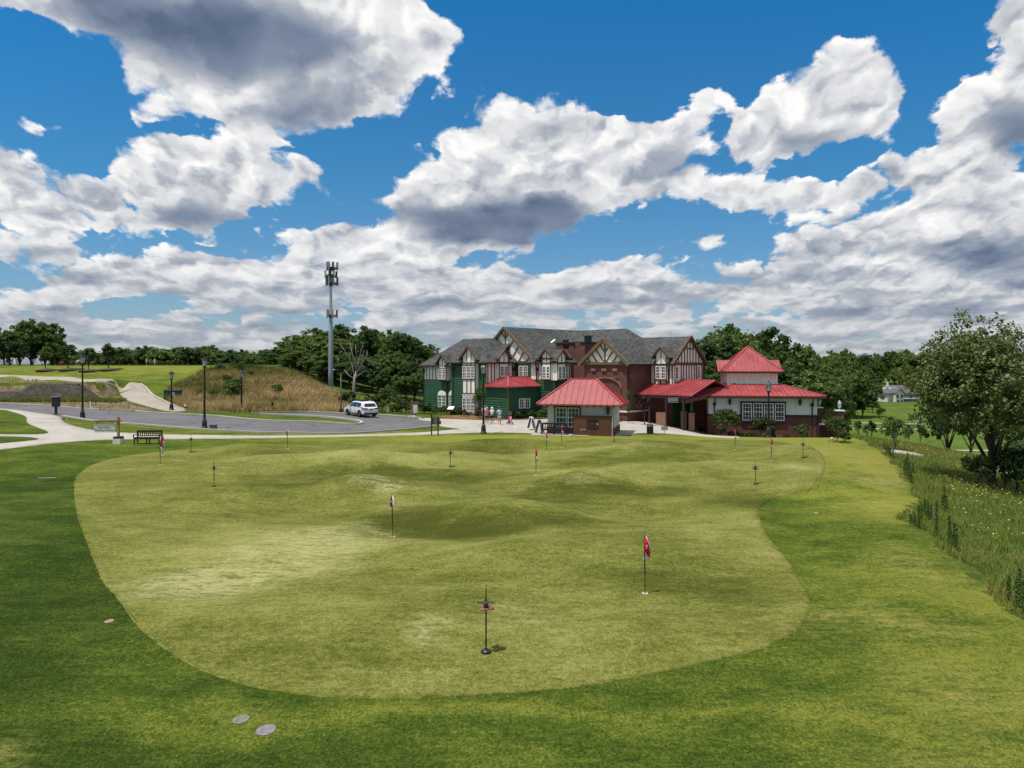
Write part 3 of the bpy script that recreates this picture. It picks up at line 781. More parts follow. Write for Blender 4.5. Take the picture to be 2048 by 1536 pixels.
def siding(f, mb, a0, a1, z0, z1, o=.0, rh=.27):
    n = max(1, int(round((z1-z0)/rh))); h = (z1-z0)/n
    for i in range(n):
        zb, zt = z0 + i*h, z0 + (i+1)*h
        P_ = [f.pt(a0, zb, o), f.pt(a1, zb, o), f.pt(a1, zb, o+.10), f.pt(a0, zb, o+.10), f.pt(a1, zt, o+.012), f.pt(a0, zt, o+.012)]
        mb.add(P_, [(0, 1, 2, 3), (3, 2, 4, 5)])
def studs(f, mb, lst, z0, z1, w_=.13, o0=.0, o1=.05):
    for a in lst: f.box(mb, a-w_/2, a+w_/2, z0, z1, o0, o1)
def gable_tri(f, mb, ac, half, zb, pitch, o0, o1):
    v = [f.pt(ac-half, zb, o0), f.pt(ac+half, zb, o0), f.pt(ac, zb+half*pitch, o0)]
    w_ = Vector(f.pt(0, 0, o1)) - Vector(f.pt(0, 0, o0))
    mb.prism(v, w_)
def fbar(f, mb, a0, z0, a1, z1, w_, o0=.0, o1=.06):
    d = Vector((a1-a0, z1-z0)).normalized(); n = Vector((-d.y, d.x)) * w_ / 2
    q = [(a0-n.x, z0-n.y), (a1-n.x, z1-n.y), (a1+n.x, z1+n.y), (a0+n.x, z0+n.y)]
    v = [f.pt(p[0], p[1], o0) for p in q]
    mb.prism(v, Vector(f.pt(0, 0, o1)) - Vector(f.pt(0, 0, o0)))
def rakes(f, mb, ac, half, zr, pitch, w_=.3, o0=.0, o1=.12, drop=.0):
    for sd in (-1, 1): fbar(f, mb, ac + sd * half, zr - half*pitch - drop, ac, zr - drop, w_, o0, o1)
def braces(f, mb, ac, half, zb, pitch, fr, w_=.14, o1=.06, sides=(-1, 1)):
    for sd in sides:
        for g in fr:
            a = ac + sd*half*g; z = zb + (half - abs(a-ac)) * pitch
            L = 99
            dx, dz = -sd * pitch / math.hypot(pitch, 1), -1 / math.hypot(pitch, 1)
            L = min(abs((ac - a) / dx), (z - zb) / -dz)
            fbar(f, mb, a, z, a + dx*L, z + dz*L, w_, 0, o1)
def fwd(f, d):
    return Fac(f.k, f.c - d if f.k == 'L' else f.c + d, f.org, f.fr)
def dormer(f, a0, a1, zlow, zb, zr, pitch, back=3.4, over=.32, studs_n=1, parent=None):
    """wall dormer: front face at facade f, its small gable roof running back into the main roof"""
    parent = parent or club
    roofmb, wallmb, timmb = MB(), MB(), MB()
    ac = (a0+a1)/2; half = (a1-a0)/2 + over; ze = zr - half*pitch; hw = (a1-a0)/2
    P_ = [f.pt(ac-half, ze, .30), f.pt(ac, zr, .30), f.pt(ac, zr, -back), f.pt(ac-half, ze, -back)]
    Q_ = [f.pt(ac+half, ze, .30), f.pt(ac, zr, .30), f.pt(ac, zr, -back), f.pt(ac+half, ze, -back)]
    roofmb.slab(P_, .12); roofmb.slab(Q_[::-1], .12)
    v = [f.pt(a0, zlow, .0), f.pt(a1, zlow, .0), f.pt(a1, zr - hw*pitch - .06, .0), f.pt(ac, zr - .1, .0), f.pt(a0, zr - hw*pitch - .06, .0)]
    wallmb.prism(v, Vector(f.pt(0, 0, -1.2)) - Vector(f.pt(0, 0, 0)))
    zz = zr - hw*pitch - .02
    for sd in (-1, 1):
        fbar(f, timmb, ac + sd*(half-.04), ze + .0, ac, zr - .02, .15, .22, .32)
        fbar(f, timmb, ac + sd*(hw-.05), zlow, ac + sd*(hw-.05), zz - .02, .11, .0, .05)
    for i in range(1, studs_n+1):
        a = a0 + (a1-a0) * i/(studs_n+1)
        fbar(f, timmb, a, zb, a, zr - abs(a-ac)*pitch - .15, .08, .0, .045)
    fbar(f, timmb, a0, zb + .0, a1, zb + .0, .12, .002, .055)
    fbar(f, timmb, a0, zlow + .05, a1, zlow + .05, .10, .002, .055)
    w_ = wallmb.build('dormer', CREAM, parent)
    roofmb.build('dormer_roof', SHING, w_); timmb.build('dormer_timber', TIMB, w_)
    return w_
def flush():
    global cr, tb
    if cr.v: cr.build('cream_panel', CREAM, club)
    if tb.v: tb.build('timber_frame', TIMB, club)
    cr, tb = MB(), MB()

# ================================================================== main clubhouse
ORG = (-55.0, 62.0)
club = empty('clubhouse', (.70711 * (ORG[0] + ORG[1]), .70711 * (ORG[1] - ORG[0]), 0), R(-45))
tag(club, 'large two storey clubhouse with grey shingle roofs, green siding, brick and half timbered gables', 'building')
def FL(t): return Fac('L', t, ORG, fr45)
def FR(s_): return Fac('R', s_, ORG, fr45)
def lbox(mb, s0, s1, t0, t1, z0, z1): return mb.box(s0-ORG[0], s1-ORG[0], t0-ORG[1], t1-ORG[1], z0, z1)
def lpl(planes): return [[(p[0]-ORG[0], p[1]-ORG[1], p[2]) for p in q] for q in planes]
# solid wall cores
wc = MB()
lbox(wc, -73.1, -60, 57, 64.2, -1, 5.95); lbox(wc, -65.2, -59.1, 55, 62, -1.01, 6.2); lbox(wc, -65.6, -56, 59.7, 71, -1.02, 6.3)
lbox(wc, -55.9, -52.25, 59.0, 66, -1.03, 6.2); lbox(wc, -64, -46.9, 66.4, 75.4, -1.04, 6.15); lbox(wc, -52, -41, 65.05, 71.5, -1.05, 6.0)
lbox(wc, -58.2, -54.75, 54.14, 60.2, -1.06, 3.55)
wc.build('wall', GREENP, club)
# lower and full height green siding
sd_ = MB()
A, B, G1, D, E = FL(57), FL(55), FL(59.7), FL(59.0), FL(65.05)
C_, D_, E_, Fr_, BGr = FR(-59.1), FR(-52.25), FR(-41), FR(-54.75), FR(-43.8)
P1, BG = FL(54.14), FL(60.7)
siding(A, sd_, -73.1, -65.2, -.6, 3.95); siding(B, sd_, -65.2, -59.1, -.6, 6.1)
siding(C_, sd_, 55.0, 59.7, -.6, 3.75); siding(G1, sd_, -59.1, -56, -.6, 6.3); siding(D, sd_, -55.9, -52.25, -.6, 4.15); siding(D_, sd_, 59, 66, -.6, 4.15)
siding(P1, sd_, -58.2, -54.75, -.6, 3.5); siding(Fr_, sd_, 54.14, 59.7, -.6, 3.5)
sd_.build('green_siding', GREENP, club)
cr, tb, rf = MB(), MB(), MB()
# wing A, upper storey
A.box(cr, -73.1, -65.2, 3.98, 5.95, 0, .03)
studs(A, tb, [A.a(p) for p in (848.6, 854, 860, 866, 872, 877.6, 893.5, 899, 902.5)], 4.06, 5.9, .11, .0, .07)
A.box(tb, -73.15, -65.25, 3.90, 4.05, 0, .09); A.box(tb, -73.15, -65.25, 5.80, 5.98, .0, .085)
f_ = fwd(A, .5); r = f_.rect(878.6, 891.8, 738.0, 758.5); dm = dormer(f_, r[0]-.15, r[1]+.15, r[2]-.15, r[3]+.08, 7.15, 1.0)
window(f_, dm, ((r[0]), (r[0]+r[1])/2-.02, r[2], r[3]), 2, 4, o0=.03); window(f_, dm, ((r[0]+r[1])/2+.02, r[1], r[2], r[3]), 2, 4, o0=.03)
flush()
# arched windows at ground level, a whole one and one at the corner of the bay
for (x0, x1) in ((877.3, 893.2), (899.3, 912)):
    r = A.rect(x0, x1, 791.0, 814.5); m_ = (r[0]+r[1])/2
    w_ = window(A, club, (r[0], m_-.01, r[2], r[3]), 2, 4, o0=.05); window(A, club, (m_+.01, r[1], r[2], r[3]), 2, 4, o0=.05)
    hb = MB(); n = 10; hw = (r[1]-r[0])/2
    arc = [(m_ + hw*math.cos(math.pi*k/n), r[3] + .02 + .62*math.sin(math.pi*k/n)) for k in range(n+1)]
    hb.prism([A.pt(p[0], p[1], .05) for p in arc], Vector(A.pt(0, 0, .12)) - Vector(A.pt(0, 0, .0)))
    hb.build('arched_head', CREAM, w_)
    bb = MB(); A.box(bb, r[0]-.1, r[1]+.1, -.5, r[2]-.05, .0, .12); bb.build('window_base', TIMBG, w_)
# bay B: tall panelled window strip between green siding
B0 = B; B = fwd(B, .5)
ba0, ba1 = B.a(925.5), B.a(950.5)
dm = dormer(B, ba0-.05, ba1+.05, .2, 6.1, 8.0, .95, 3.8, .45, 2)
for x0, x1 in ((926.3, 933.6), (934.6, 941.6), (942.8, 949.8)):
    window(B, dm, B.rect(x0, x1, 732.5, 757), 2, 4, o0=.02); window(B, dm, B.rect(x0, x1, 789, 793.5), 1, 1, o0=.02); window(B, dm, B.rect(x0, x1, 795.5, 823), 2, 4, o0=.02)
for p in (925.3, 934.1, 942.2, 950.7): B.box(tb, B.a(p)-.06, B.a(p)+.06, .2, 6.05, .0, .07)
for p in (731, 758.5, 787.0): zz = B.z(938, p); B.box(tb, ba0, ba1, zz-.07, zz+.07, .0, .075)
flush()
bb = MB(); B.box(bb, ba0-.1, ba1+.1, -.6, .15, .0, .15); bb.build('brick_plinth', BRICK_T, club)
# side C
C_.box(cr, 55.0, 59.7, 3.8, 6.2, 0, .03)
studs(C_, tb, [C_.a(p) for p in (975, 982, 988.5, 994.5, 998, 1017, 1024, 1029.5)], 3.85, 6.1, .12, .0, .08)
C_.box(tb, 55.0, 59.7, 3.7, 3.86, 0, .085); C_.box(tb, 55.0, 59.7, 6.02, 6.2, 0, .085)
flush(); f_ = fwd(C_, .45); dm = dormer(f_, f_.a(998.2), f_.a(1017), 4.35, 6.05, 7.65, .95)
for x0, x1 in ((999.5, 1007), (1008, 1015.5)): window(f_, dm, f_.rect(x0, x1, 732, 752.5), 2, 4, o0=.03)
# big gable over G1
gh = 4.9; gz = 6.25; gp = .82
gable_tri(G1, cr, -60.8, gh, gz, gp, -.3, .0)
gt = MB()
braces(G1, gt, -60.8, gh-.15, gz+.05, gp, (.12, .32, .5, .68, .85), .17)
fbar(G1, gt, -60.8, gz+1.4, -60.8, gz+gh*gp-.2, .2, 0, .07)
G1.box(gt, -60.8-gh, -60.8+gh, gz-.08, gz+.1, .0, .09)
rakes(G1, gt, -60.8, 5.2, 10.42, gp, .26, .25, .42, .06)
gt.build('gable_timber', TIMBG, club)
for x0, x1 in ((1039, 1047.3), (1048.3, 1056.6)): window(G1, club, G1.rect(x0, x1, 732, 753), 2, 4, o0=.05)
G1.box(tb, -56.12, -55.98, -.6, 6.2, .0, .09); G1.box(tb, -59.1, -56, 6.12, 6.25, 0, .10)
flush()
# bay D and its side
D.box(cr, -55.9, -52.25, 4.2, 6.2, .0, .03); studs(D, tb, [D.a(p) for p in (1073, 1078, 1083, 1102.5, 1107, 1110.5)], 4.25, 6.1, .12, .0, .08)
D.box(tb, -55.9, -52.25, 4.1, 4.26, 0, .085); D.box(tb, -55.9, -52.25, 6.02, 6.2, 0, .085)
flush(); D_.box(cr, 59, 66, 4.2, 6.2, .0, .03); studs(D_, tb, [D_.a(p) for p in (1112.5, 1115, 1133, 1138)], 4.25, 6.1, .12, .0, .08)
D_.box(tb, 59, 66, 4.1, 4.26, 0, .085); D_.box(tb, 59, 66, 6.02, 6.2, 0, .085)
flush()
f_ = fwd(D, .4); dm = dormer(f_, f_.a(1084), f_.a(1102), 4.2, 6.05, 7.65, .95)
for x0, x1 in ((1085, 1092.6), (1093.6, 1101)): window(f_, dm, f_.rect(x0, x1, 732.5, 757.5), 2, 4, o0=.03)
f_ = fwd(D_, .45); dm = dormer(f_, f_.a(1114.5), f_.a(1131.5), 4.2, 6.05, 7.6, .95)
for x0, x1 in ((1115.5, 1122.3), (1123.3, 1130.5)): window(f_, dm, f_.rect(x0, x1, 732.5, 757.5), 2, 4, o0=.03)
# low hall F with red hip roof
Fw = MB(); Fr_.box(Fw, 54.14-.06, 54.3, -.6, 3.5, -.1, .06); Fw.build('corner_post', TIMBG, club)
for x0, x1 in ((1037, 1047), (1048.3, 1058.5)): window(Fr_, club, Fr_.rect(x0, x1, 797, 816.5), 2, 3, o0=.05)
pl, _ = roof_planes(-58.3, -54.3, 53.7, 60.2, 3.55, .50, 't', True, False)
metal_roof(lpl(pl), club, gap=.42)
# brick tower with open parapet
tw = MB(); lbox(tw, -55.1, -50.8, 62.4, 64.9, -1, 7.75)
for (a, b) in ((-55.1, -54.05), (-53.1, -52.45), (-51.5, -50.8)): lbox(tw, a, b, 62.4, 62.7, 7.75, 8.35)
lbox(tw, -55.1, -50.8, 64.6, 64.9, 7.75, 8.35); lbox(tw, -51.1, -50.8, 62.7, 64.6, 7.75, 8.35); lbox(tw, -55.1, -54.8, 62.7, 64.6, 7.75, 8.35)
two = tw.build('brick_tower', BRICK, club)
tc_ = MB(); lbox(tc_, -55.2, -50.7, 62.3, 62.8, 8.36, 8.52); lbox(tc_, -51.2, -50.7, 62.8, 65.0, 8.36, 8.52); lbox(tc_, -55.2, -54.7, 62.8, 65.0, 8.36, 8.52)
tc_.build('parapet_cap', DARKT, two)
MB().box(.2, .7, 1.2, 1.7, 7.7, 8.85).build('flue', BLACKM, two); MB().box(3.3, 3.9, 1.4, 2.0, 7.7, 9.15).box(3.15, 4.05, 1.25, 2.15, 9.15, 9.25).build('flue', BLACKM, two)
mb = MB(); prof = [(.02, .0), (.25, .05), (.45, .16), (.55, .28), (.57, .3), (.53, .28), (.3, .12), (.02, .05)]
mb.lathe((0, 0, 0), prof, 16)
dish = mb.build('satellite_dish', WHITE, two, True); dish.location = (-.9, .9, 8.6); dish.rotation_euler = (R(38), R(-20), 0); dish.scale = (.6, .6, .6)
mb = MB(); mb.tube([(0, 0, 0), (.3, -.1, .6)], .025); mb.tube([(0, 0, .02), (-.1, .2, -.9)], .04); mb.build('dish_arm', BLACKM, dish)
# brick gable BG
bw_ = MB(); lbox(bw_, -49.5, -43.8, 60.7, 68, -1, 6.05); lbox(bw_, -53, -49.5, 61.6, 66, -1.02, 5.9)
bwo = bw_.build('brick_wall', BRICK, club)
gable_tri(BG, cr, -46.65, 2.95, 6.15, .81, -.3, .0)
gt = MB(); braces(BG, gt, -46.65, 2.85, 6.2, .81, (.22, .42, .62, .82), .15)
fbar(BG, gt, -46.65, 6.2, -46.65, 8.4, .2, 0, .07); BG.box(gt, -49.9, -43.4, 5.92, 6.2, .0, .25)
rakes(BG, gt, -46.65, 3.35, 8.74, .81, .34, .3, .5, .14); gt.build('gable_timber', TIMBG, club)
ar = MB()   # raised brick courses and the blind arch
for (x0, x1, y0, y1) in ((1183, 1192.5, 737, 742), (1204, 1214, 737, 742), (1226, 1236, 737, 742), (1204, 1214, 755, 756.3), (1226, 1236, 755, 756.3)):
    q_ = MB(); BG.box(q_, *BG.rect(x0, x1, y0, y1), .0, .14); q_.build('raised_brick_panel', BRICK_T, bwo)
ac = BG.a(1212); aw = 2.05; az = 3.4
for k in range(14):
    t0_, t1_ = math.pi*k/14, math.pi*(k+1)/14
    fbar(BG, ar, ac + aw*math.cos(t0_), az + 1.15*math.sin(t0_), ac + aw*math.cos(t1_), az + 1.15*math.sin(t1_), .14, .0, .16)
ar.build('brick_arch', BRICK_T, bwo)
mb = MB(); BG.box(mb, -49.52, -43.78, .95, 1.12, .0, .12); BGr.box(mb, 60.7, 65.1, .95, 1.12, .0, .12); mb.build('stone_band', CREAM2, bwo)
# bay E (half timbered) and the end gable
flush(); E.box(cr, -43.8, -41, 3.3, 6.05, .0, .03); studs(E, tb, [E.a(p) for p in (1302, 1310.5, 1321.5, 1332.5, 1339, 1345)], 3.5, 6.0, .13, .0, .08)
E.box(tb, -43.8, -41, 3.3, 3.5, 0, .09); E.box(tb, E.a(1311), E.a(1333), E.z(1322, 759.5)-.05, E.z(1322, 759.5)+.06, .0, .085)
flush()
f_ = fwd(E, .4); dm = dormer(f_, f_.a(1311), f_.a(1333.5), 4.25, 5.98, 7.8, 1.05, 2.8, .38)
for x0, x1 in ((1312.3, 1321), (1323, 1332)): window(f_, dm, f_.rect(x0, x1, 732.5, 757.5), 2, 4, o0=.03)
E_.box(cr, 65.05, 71.0, 2.5, 6.05, .0, .03); flush(); gable_tri(E_, cr, 68.05, 3.2, 6.05, .86, -.3, .03)
st = [65.3, 66.55, 67.0, 67.55, 68.1, 68.65, 69.2, 69.6, 70.8]
studs(E_, tb, st, 2.6, 5.95, .11, .03, .09)
for a in (66.0, 66.6, 67.2, 67.75, 68.3, 68.9, 69.5, 70.1): E_.box(tb, a-.055, a+.055, 6.1, 6.05 + (3.1-abs(a-68.05))*.86, .03, .09)
E_.box(tb, 64.95, 71.15, 5.9, 6.16, .03, .16); E_.box(tb, 67.05, 69.1, 7.6, 7.75, .03, .095)
rakes(E_, tb, 68.05, 3.5, 9.02, .86, .28, .25, .42, .06)
for x0, x1 in ((1348.8, 1355), (1393.5, 1398.5)): window(E_, club, E_.rect(x0, x1, 733, 758), 1, 4, o0=.05)
flush()
# shingle roofs
rm = MB()
for args in ((-73.6, -60, 56.5, 64.7, 5.85, .82, 's', True, False), (-65.7, -58.6, 54.5, 64.5, 6.2, .80, 't', True, False), (-65.95, -55.65, 59.3, 74.5, 6.23, .82, 't', False, False),
             (-56.3, -51.8, 58.6, 67, 6.2, .60, 't', True, False), (-64.5, -46.3, 66, 75.9, 6.2, .83, 's', True, True), (-52, -40.6, 64.65, 71.45, 6.0, .88, 's', False, False),
             (-50.0, -43.3, 60.3, 70.5, 6.02, .81, 't', False, False)):
    pl, _ = roof_planes(*args); slabs(rm, lpl(pl), .16)
roof = rm.build('shingle_roof', SHING, club)
# gutters, downspouts
def gutter(f, a0, a1, z, o=.5):
    gb = MB(); f.box(gb, a0, a1, z-.17, z-.03, o-.06, o+.08); gb.build('gutter', DARKT, club)
gutter(A, -73.6, A.a(878)-.1, 5.85); gutter(A, A.a(893)+.1, -65.7, 5.85); gutter(B0, -65.7, ba0-.5, 6.2); gutter(B0, ba1+.5, -58.6, 6.2); gutter(C_, 54.5, C_.a(996), 6.2); gutter(C_, C_.a(1019), 59.4, 6.2); gutter(D, -56.3, D.a(1083), 6.2, .4); gutter(D, D.a(1104), -51.8, 6.2, .4)
gutter(BGr, 60.3, 64.6, 6.02, .5); gutter(E, -43.3, -40.6, 6.0, .4)
def spout(f, px, z0, z1, o=.12):
    mb = MB(); a = f.a(px) if px > 100 else px
    mb.tube([f.pt(a, z0, o), f.pt(a, z1-.6, o), f.pt(a, z1-.05, o+.3)], .055, 6); f.box(mb, a-.13, a+.13, z1-.85, z1-.5, o-.1, o+.12)
    mb.build('downspout', DARKT, club)
for f, px, z0, z1 in ((A, 849, -.5, 5.8), (A, 896.5, -.5, 5.8), (B0, 907.5, -.5, 6.1), (D, 1075.2, -.5, 6.1), (D_, 1113.2, -.5, 6.1), (BGr, 1256, -.5, 5.95), (E, 1337.3, 3.4, 5.95), (C_, 1026, 3.7, 6.1)): spout(f, px, z0, z1)
# ground floor below E, behind the entrance porch
mb = MB(); lbox(mb, -43.8, -41.0, 64.9, 65.04, -.8, 3.3); lbox(mb, -44, -36.5, 68.2, 68.5, -.8, 3.6); mb.build('entrance_wall', BRICK, club)
r = E.rect(1278, 1306, 800, 829)
window(E, club, (r[0], (r[0]+r[1])/2-.03, r[2], r[3]), 2, 4, o0=.02); window(E, club, ((r[0]+r[1])/2+.03, r[1], r[2], r[3]), 2, 4, o0=.02)
Dr = FL(68.2)
for x0, x1 in ((1347, 1357), (1358, 1368), (1370, 1379)):
    window(Dr, club, Dr.rect(x0, x1, 800, 835), 1, 2, frame=DARKT, o0=.02)
# entrance porch roof between clubhouse and pavilion
pl, _ = roof_planes(-43.78, -36.9, 61.9, 71.2, 2.92, .31, 's', False, False)
metal_roof(lpl(pl), club, 'porch_roof', .42, trim=False)
mb = MB(); Pf = FL(61.9); Pf.box(mb, -43.7, -37.2, 2.55, 2.78, -.2, -.05)
for a in (-41.9, -39.9, -37.9): Pf.box(mb, a-.1, a+.1, -.6, 2.56, -.22, -.02)
mb.build('porch_post', DARKT, club)
mb = MB(); Pf.box(mb, Pf.a(1312), Pf.a(1331), -.6, 1.05, -.35, .0); mb.build('porch_wall', BRICK_T, club)

# ================================================================== pavilion with red roofs
pv = empty('pavilion', (20.2, 73.0, -1.6), R(-8))
tag(pv, 'low cream and brick pavilion with red metal hip roof and square roof turret', 'building')
VF = Fac('L', 0.0, (0, 0), None); VL = Fac('R', 0.0, (0, 0), None)
PB = -1.6
def zl(z): return z - PB
mb = MB(); mb.box(0, 10.6, .0, 11, -1.2, 4.35); mb.build('wall', CREAM2, pv)
mb = MB(); mb.box(-.12, 10.72, -.12, 11.1, -1.3, zl(.62)); mb.build('brick_base', BRICK, pv)
mb = MB(); mb.box(-.16, 10.76, -.16, 11.14, zl(.63), zl(.86)); mb.box(10.45, 10.74, -.15, .5, -1.3, zl(.62)); mb.build('base_course', DARKT, pv)
pl, zr = roof_planes(-.65, 11.3, -.65, 11.6, zl(2.8), .29, 's', True, True)
metal_roof(pl, pv)
mb = MB()
for a in ((-.7, 11.35, -.75, -.60), (-.7, 11.35, 11.55, 11.7)): mb.box(a[0], a[1], a[2], a[3], zl(2.55), zl(2.72))
mb.box(-.75, -.6, -.58, 11.5, zl(2.55), zl(2.72)); mb.box(11.25, 11.4, -.58, 11.5, zl(2.55), zl(2.72)); mb.build('gutter', DARKT, pv)
for (x0, x1) in ((3.30, 4.22), (4.36, 5.28), (5.42, 6.34), (6.48, 7.40)):
    window(VF, pv, (x0, x1, zl(.27), zl(2.02)), 3, 4, o0=.14)
mb = MB(); VF.box(mb, 3.1, 7.60, zl(2.03), zl(2.2), 0, .22); VF.box(mb, 3.1, 7.60, zl(.12), zl(.26), .0, .3)
for a in (3.13, 4.225, 5.285, 6.345, 7.405): VF.box(mb, a, a+.13, zl(.262), zl(2.028), 0, .21)
mb.build('window_frame', DARKT, pv)
def wall_lantern(x, z, parent, y=-.25):
    mb = MB(); mb.lathe((x, y, z), [(.02, .42), (.06, .38), (.15, .2), (.16, .17), (.11, -.2), (.06, -.27), (.02, -.3)], 6)
    mb.box(x-.03, x+.03, y, 0, z+.25, z+.31); o = mb.build('wall_lantern', BLACKM, parent)
    gb_ = MB(); gb_.lathe((x, y, z), [(.125, .15), (.09, -.17)], 6); gb_.build('lantern_glass', simple('frosted_glass', (.45, .42, .34), .3), o)
wall_lantern(2.05, zl(2.1), pv); wall_lantern(8.9, zl(2.1), pv)
for a in (.55, 10.1):
    mb = MB(); mb.tube([(a, -.12, -1), (a, -.12, zl(1.9)), (a+.05, -.5, zl(2.6))], .06, 6); mb.box(a-.15, a+.15, -.28, -.02, zl(1.75), zl(2.05)); mb.build('downspout', DARKT, pv)
mb = MB(); mb.box(.02, .06, 0, 0, 0, 0) if False else None
# turret
mb = MB(); mb.box(2.4, 7.4, 3.2, 8.2, zl(3.4), zl(5.25)); tur = mb.build('turret', CREAM, pv)
mb = MB()
for (x0, x1, y0, y1) in ((2.32, 2.55, 3.12, 3.35), (7.25, 7.48, 3.12, 3.35)): mb.box(x0, x1, y0, y1, zl(3.4), zl(5.24))
mb.box(2.30, 7.50, 3.10, 8.3, zl(5.0), zl(5.22)); mb.box(2.28, 7.52, 3.08, 8.32, zl(3.7), zl(3.95)); mb.build('turret_trim', CREAM, tur)
pl, _ = roof_planes(1.8, 8.0, 2.6, 8.8, zl(5.22), .87, 's', True, True)
metal_roof(pl, tur, 'turret_roof')
pl, _ = roof_planes(1.55, 8.2, 4.5, 6.9, zl(5.22), 1.0, 's', False, False)
metal_roof(pl, tur, 'gablet_roof', .45, False)
mb = MB(); mb.prism([(2.0, 4.7, zl(5.2)), (2.0, 6.7, zl(5.2)), (2.0, 5.7, zl(6.2))], (.3, 0, 0)); mb.build('gablet_wall', DARKT, tur)
mb = MB(); mb.box(1.7, 8.1, 2.5, 2.58, zl(5.02), zl(5.2)); mb.box(1.7, 1.78, 2.6, 8.8, zl(5.02), zl(5.2)); mb.box(8.02, 8.1, 2.6, 8.8, zl(5.02), zl(5.2)); mb.build('fascia', DARKT, tur)
VS = Fac('R', 2.4, (0, 0), None)
class FacN(Fac):   # faces the -x side
    def pt(s, a, z, o): return (s.c - o, a, z)
VN = FacN('N', 2.4, (0, 0), None); VN0 = FacN('N', 0.0, (0, 0), None)
window(VN, tur, (5.0, 5.65, zl(3.98), zl(5.0)), 2, 2, o0=.0); window(VN, tur, (5.75, 6.4, zl(3.98), zl(5.0)), 2, 2, o0=.0)
# canopy that comes forward on the left
cv = MB()
C5 = [Vector((17.3, 70.4, 2.42)), Vector((19.7, 71.95, 2.84)), Vector((22.9, 75.7, 3.92)), Vector((22.6, 79.5, 3.95)), Vector((16.3, 74.2, 2.5))]
inv = (Matrix.Translation((20.2, 73.0, -1.6)) @ Matrix.Rotation(R(-8), 4, 'Z')).inverted()
C5 = [tuple(inv @ p) for p in C5]
tris = [[C5[0], C5[1], C5[2]], [C5[0], C5[2], C5[4]], [C5[4], C5[2], C5[3]]]
cap = MB(); slabs(cap, tris, .14); co = cap.build('canopy_roof', REDM, pv)
sb = MB()
for p in tris[:2]: seams(sb, p, .45)
sb.build('standing_seams', REDM, co)
mb = MB(); mb.bar(Vector(C5[0]) + Vector((0, 0, -.2)), Vector(C5[1]) + Vector((0, 0, -.2)), .1, .2); mb.bar(Vector(C5[0]) + Vector((0, 0, -.2)), Vector(C5[4]) + Vector((0, 0, -.2)), .1, .2); mb.build('canopy_edge', TIMB, pv)
# brick piers with posts below the canopy
for k, (px, y, hh) in enumerate(((1383, 71.8, .95), (1367, 72.6, 1.05))):
    x = at(px, y); q = inv @ Vector((x, y, 0)); z0 = zl(Hf(x, y))
    mb = MB(); mb.box(q.x-.27, q.x+.27, q.y-.27, q.y+.27, z0-.2, zl(hh)); mb.box(q.x-.32, q.x+.32, q.y-.32, q.y+.32, zl(hh), zl(hh+.1)); po = mb.build('brick_pier', BRICK_T, pv)
    mb = MB(); mb.box(q.x-.13, q.x+.13, q.y-.13, q.y+.13, zl(hh+.1), zl(2.5)); mb.build('timber_post', DGREEN, po)
window(VN0, pv, (1.6, 2.6, zl(.35), zl(2.2)), 1, 1, frame=DARKT, o0=.0)
mb = MB(); VN0.box(mb, 3.0, 4.2, -.9, zl(2.3), .0, .08); mb.build('door', DARKT, pv)

# ================================================================== kiosk
kx, ky = at(1073, 60.4), 60.4
ki = empty('kiosk', (kx, ky, 0), R(-15))
tag(ki, 'small starter kiosk with red hip roof, grey stucco and brown plank front', 'building')
KF = Fac('L', .80, (0, 0), None); KR = Fac('R', 6.45, (0, 0), None)
mb = MB(); mb.box(.8, 6.45, .8, 4.9, -.3, 2.7); mb.build('wall', GREYW, ki)
mb = MB(); mb.box(.74, 6.51, .74, 4.96, -.3, .62); mb.build('brick_base', BRICK, ki)
pl, _ = roof_planes(0, 7.3, 0, 5.2, 2.62, .80, 's', True, True)
metal_roof(pl, ki, gap=.52)
mb = MB()
for k in range(13): mb.box(.3 + k*.56, .38 + k*.56, .05, .8, 2.40, 2.50)
mb.build('rafter_tails', DARKT, ki)
for x0 in (1.5, 2.56): window(KF, ki, (x0, x0+.98, .62, 2.3), 3, 4, o0=.02, frame=paint('pale_green_frame', (.50, .58, .54), .5), bw=.08, mw=.035)
mb = MB(); KF.box(mb, 1.38, 3.66, 2.31, 2.42, .0, .1); KF.box(mb, 1.38, 1.49, .6, 2.30, .0, .1); KF.box(mb, 2.49, 2.55, .6, 2.30, .0, .1); KF.box(mb, 3.55, 3.66, .6, 2.30, .0, .1); KF.box(mb, 1.38, 3.66, .48, .6, .0, .14); mb.build('window_frame', DGREEN, ki)
mb = MB(); x = 3.15
while x < 6.35: mb.box(x, x+.135, .28, .34, .02, 1.62); x += .142
pf = mb.build('plank_screen', FENCEW, ki)
mb = MB(); mb.box(3.1, 6.45, .345, .42, .25, .4); mb.box(3.1, 6.45, .345, .42, 1.2, 1.35); mb.box(6.30, 6.36, .42, .75, .02, 1.62); mb.box(3.12, 6.44, .25, .45, 1.63, 1.68); mb.build('screen_rail', FENCEW, pf)
mb = MB(); mb.box(6.36, 6.44, .24, .32, .0, 1.66); mb.build('pale_corner_board', simple('pale_board', (.42, .36, .28)), pf)
mb = MB(); mb.box(4.35, 5.15, .235, .275, .65, 1.28); mb.box(4.28, 5.22, .20, .27, 1.29, 1.36); hb = mb.build('serving_hatch', DARKT, pf)
mb = MB(); mb.box(5.14, 5.19, .18, .23, .92, 1.06); mb.build('latch', WHITE, hb)
mb = MB()
for k, (dx, hh) in enumerate(((0, .1), (.09, .13), (.17, .14), (.25, .1), (.34, .16), (.40, .15))): mb.box(3.68+dx, 3.71+dx, .262, .278, .42, .42+hh)
mb.build('chalk_marks', simple('chalk', (.5, .48, .42)), pf)
wall_lantern(6.0, 2.05, ki, y=.55)
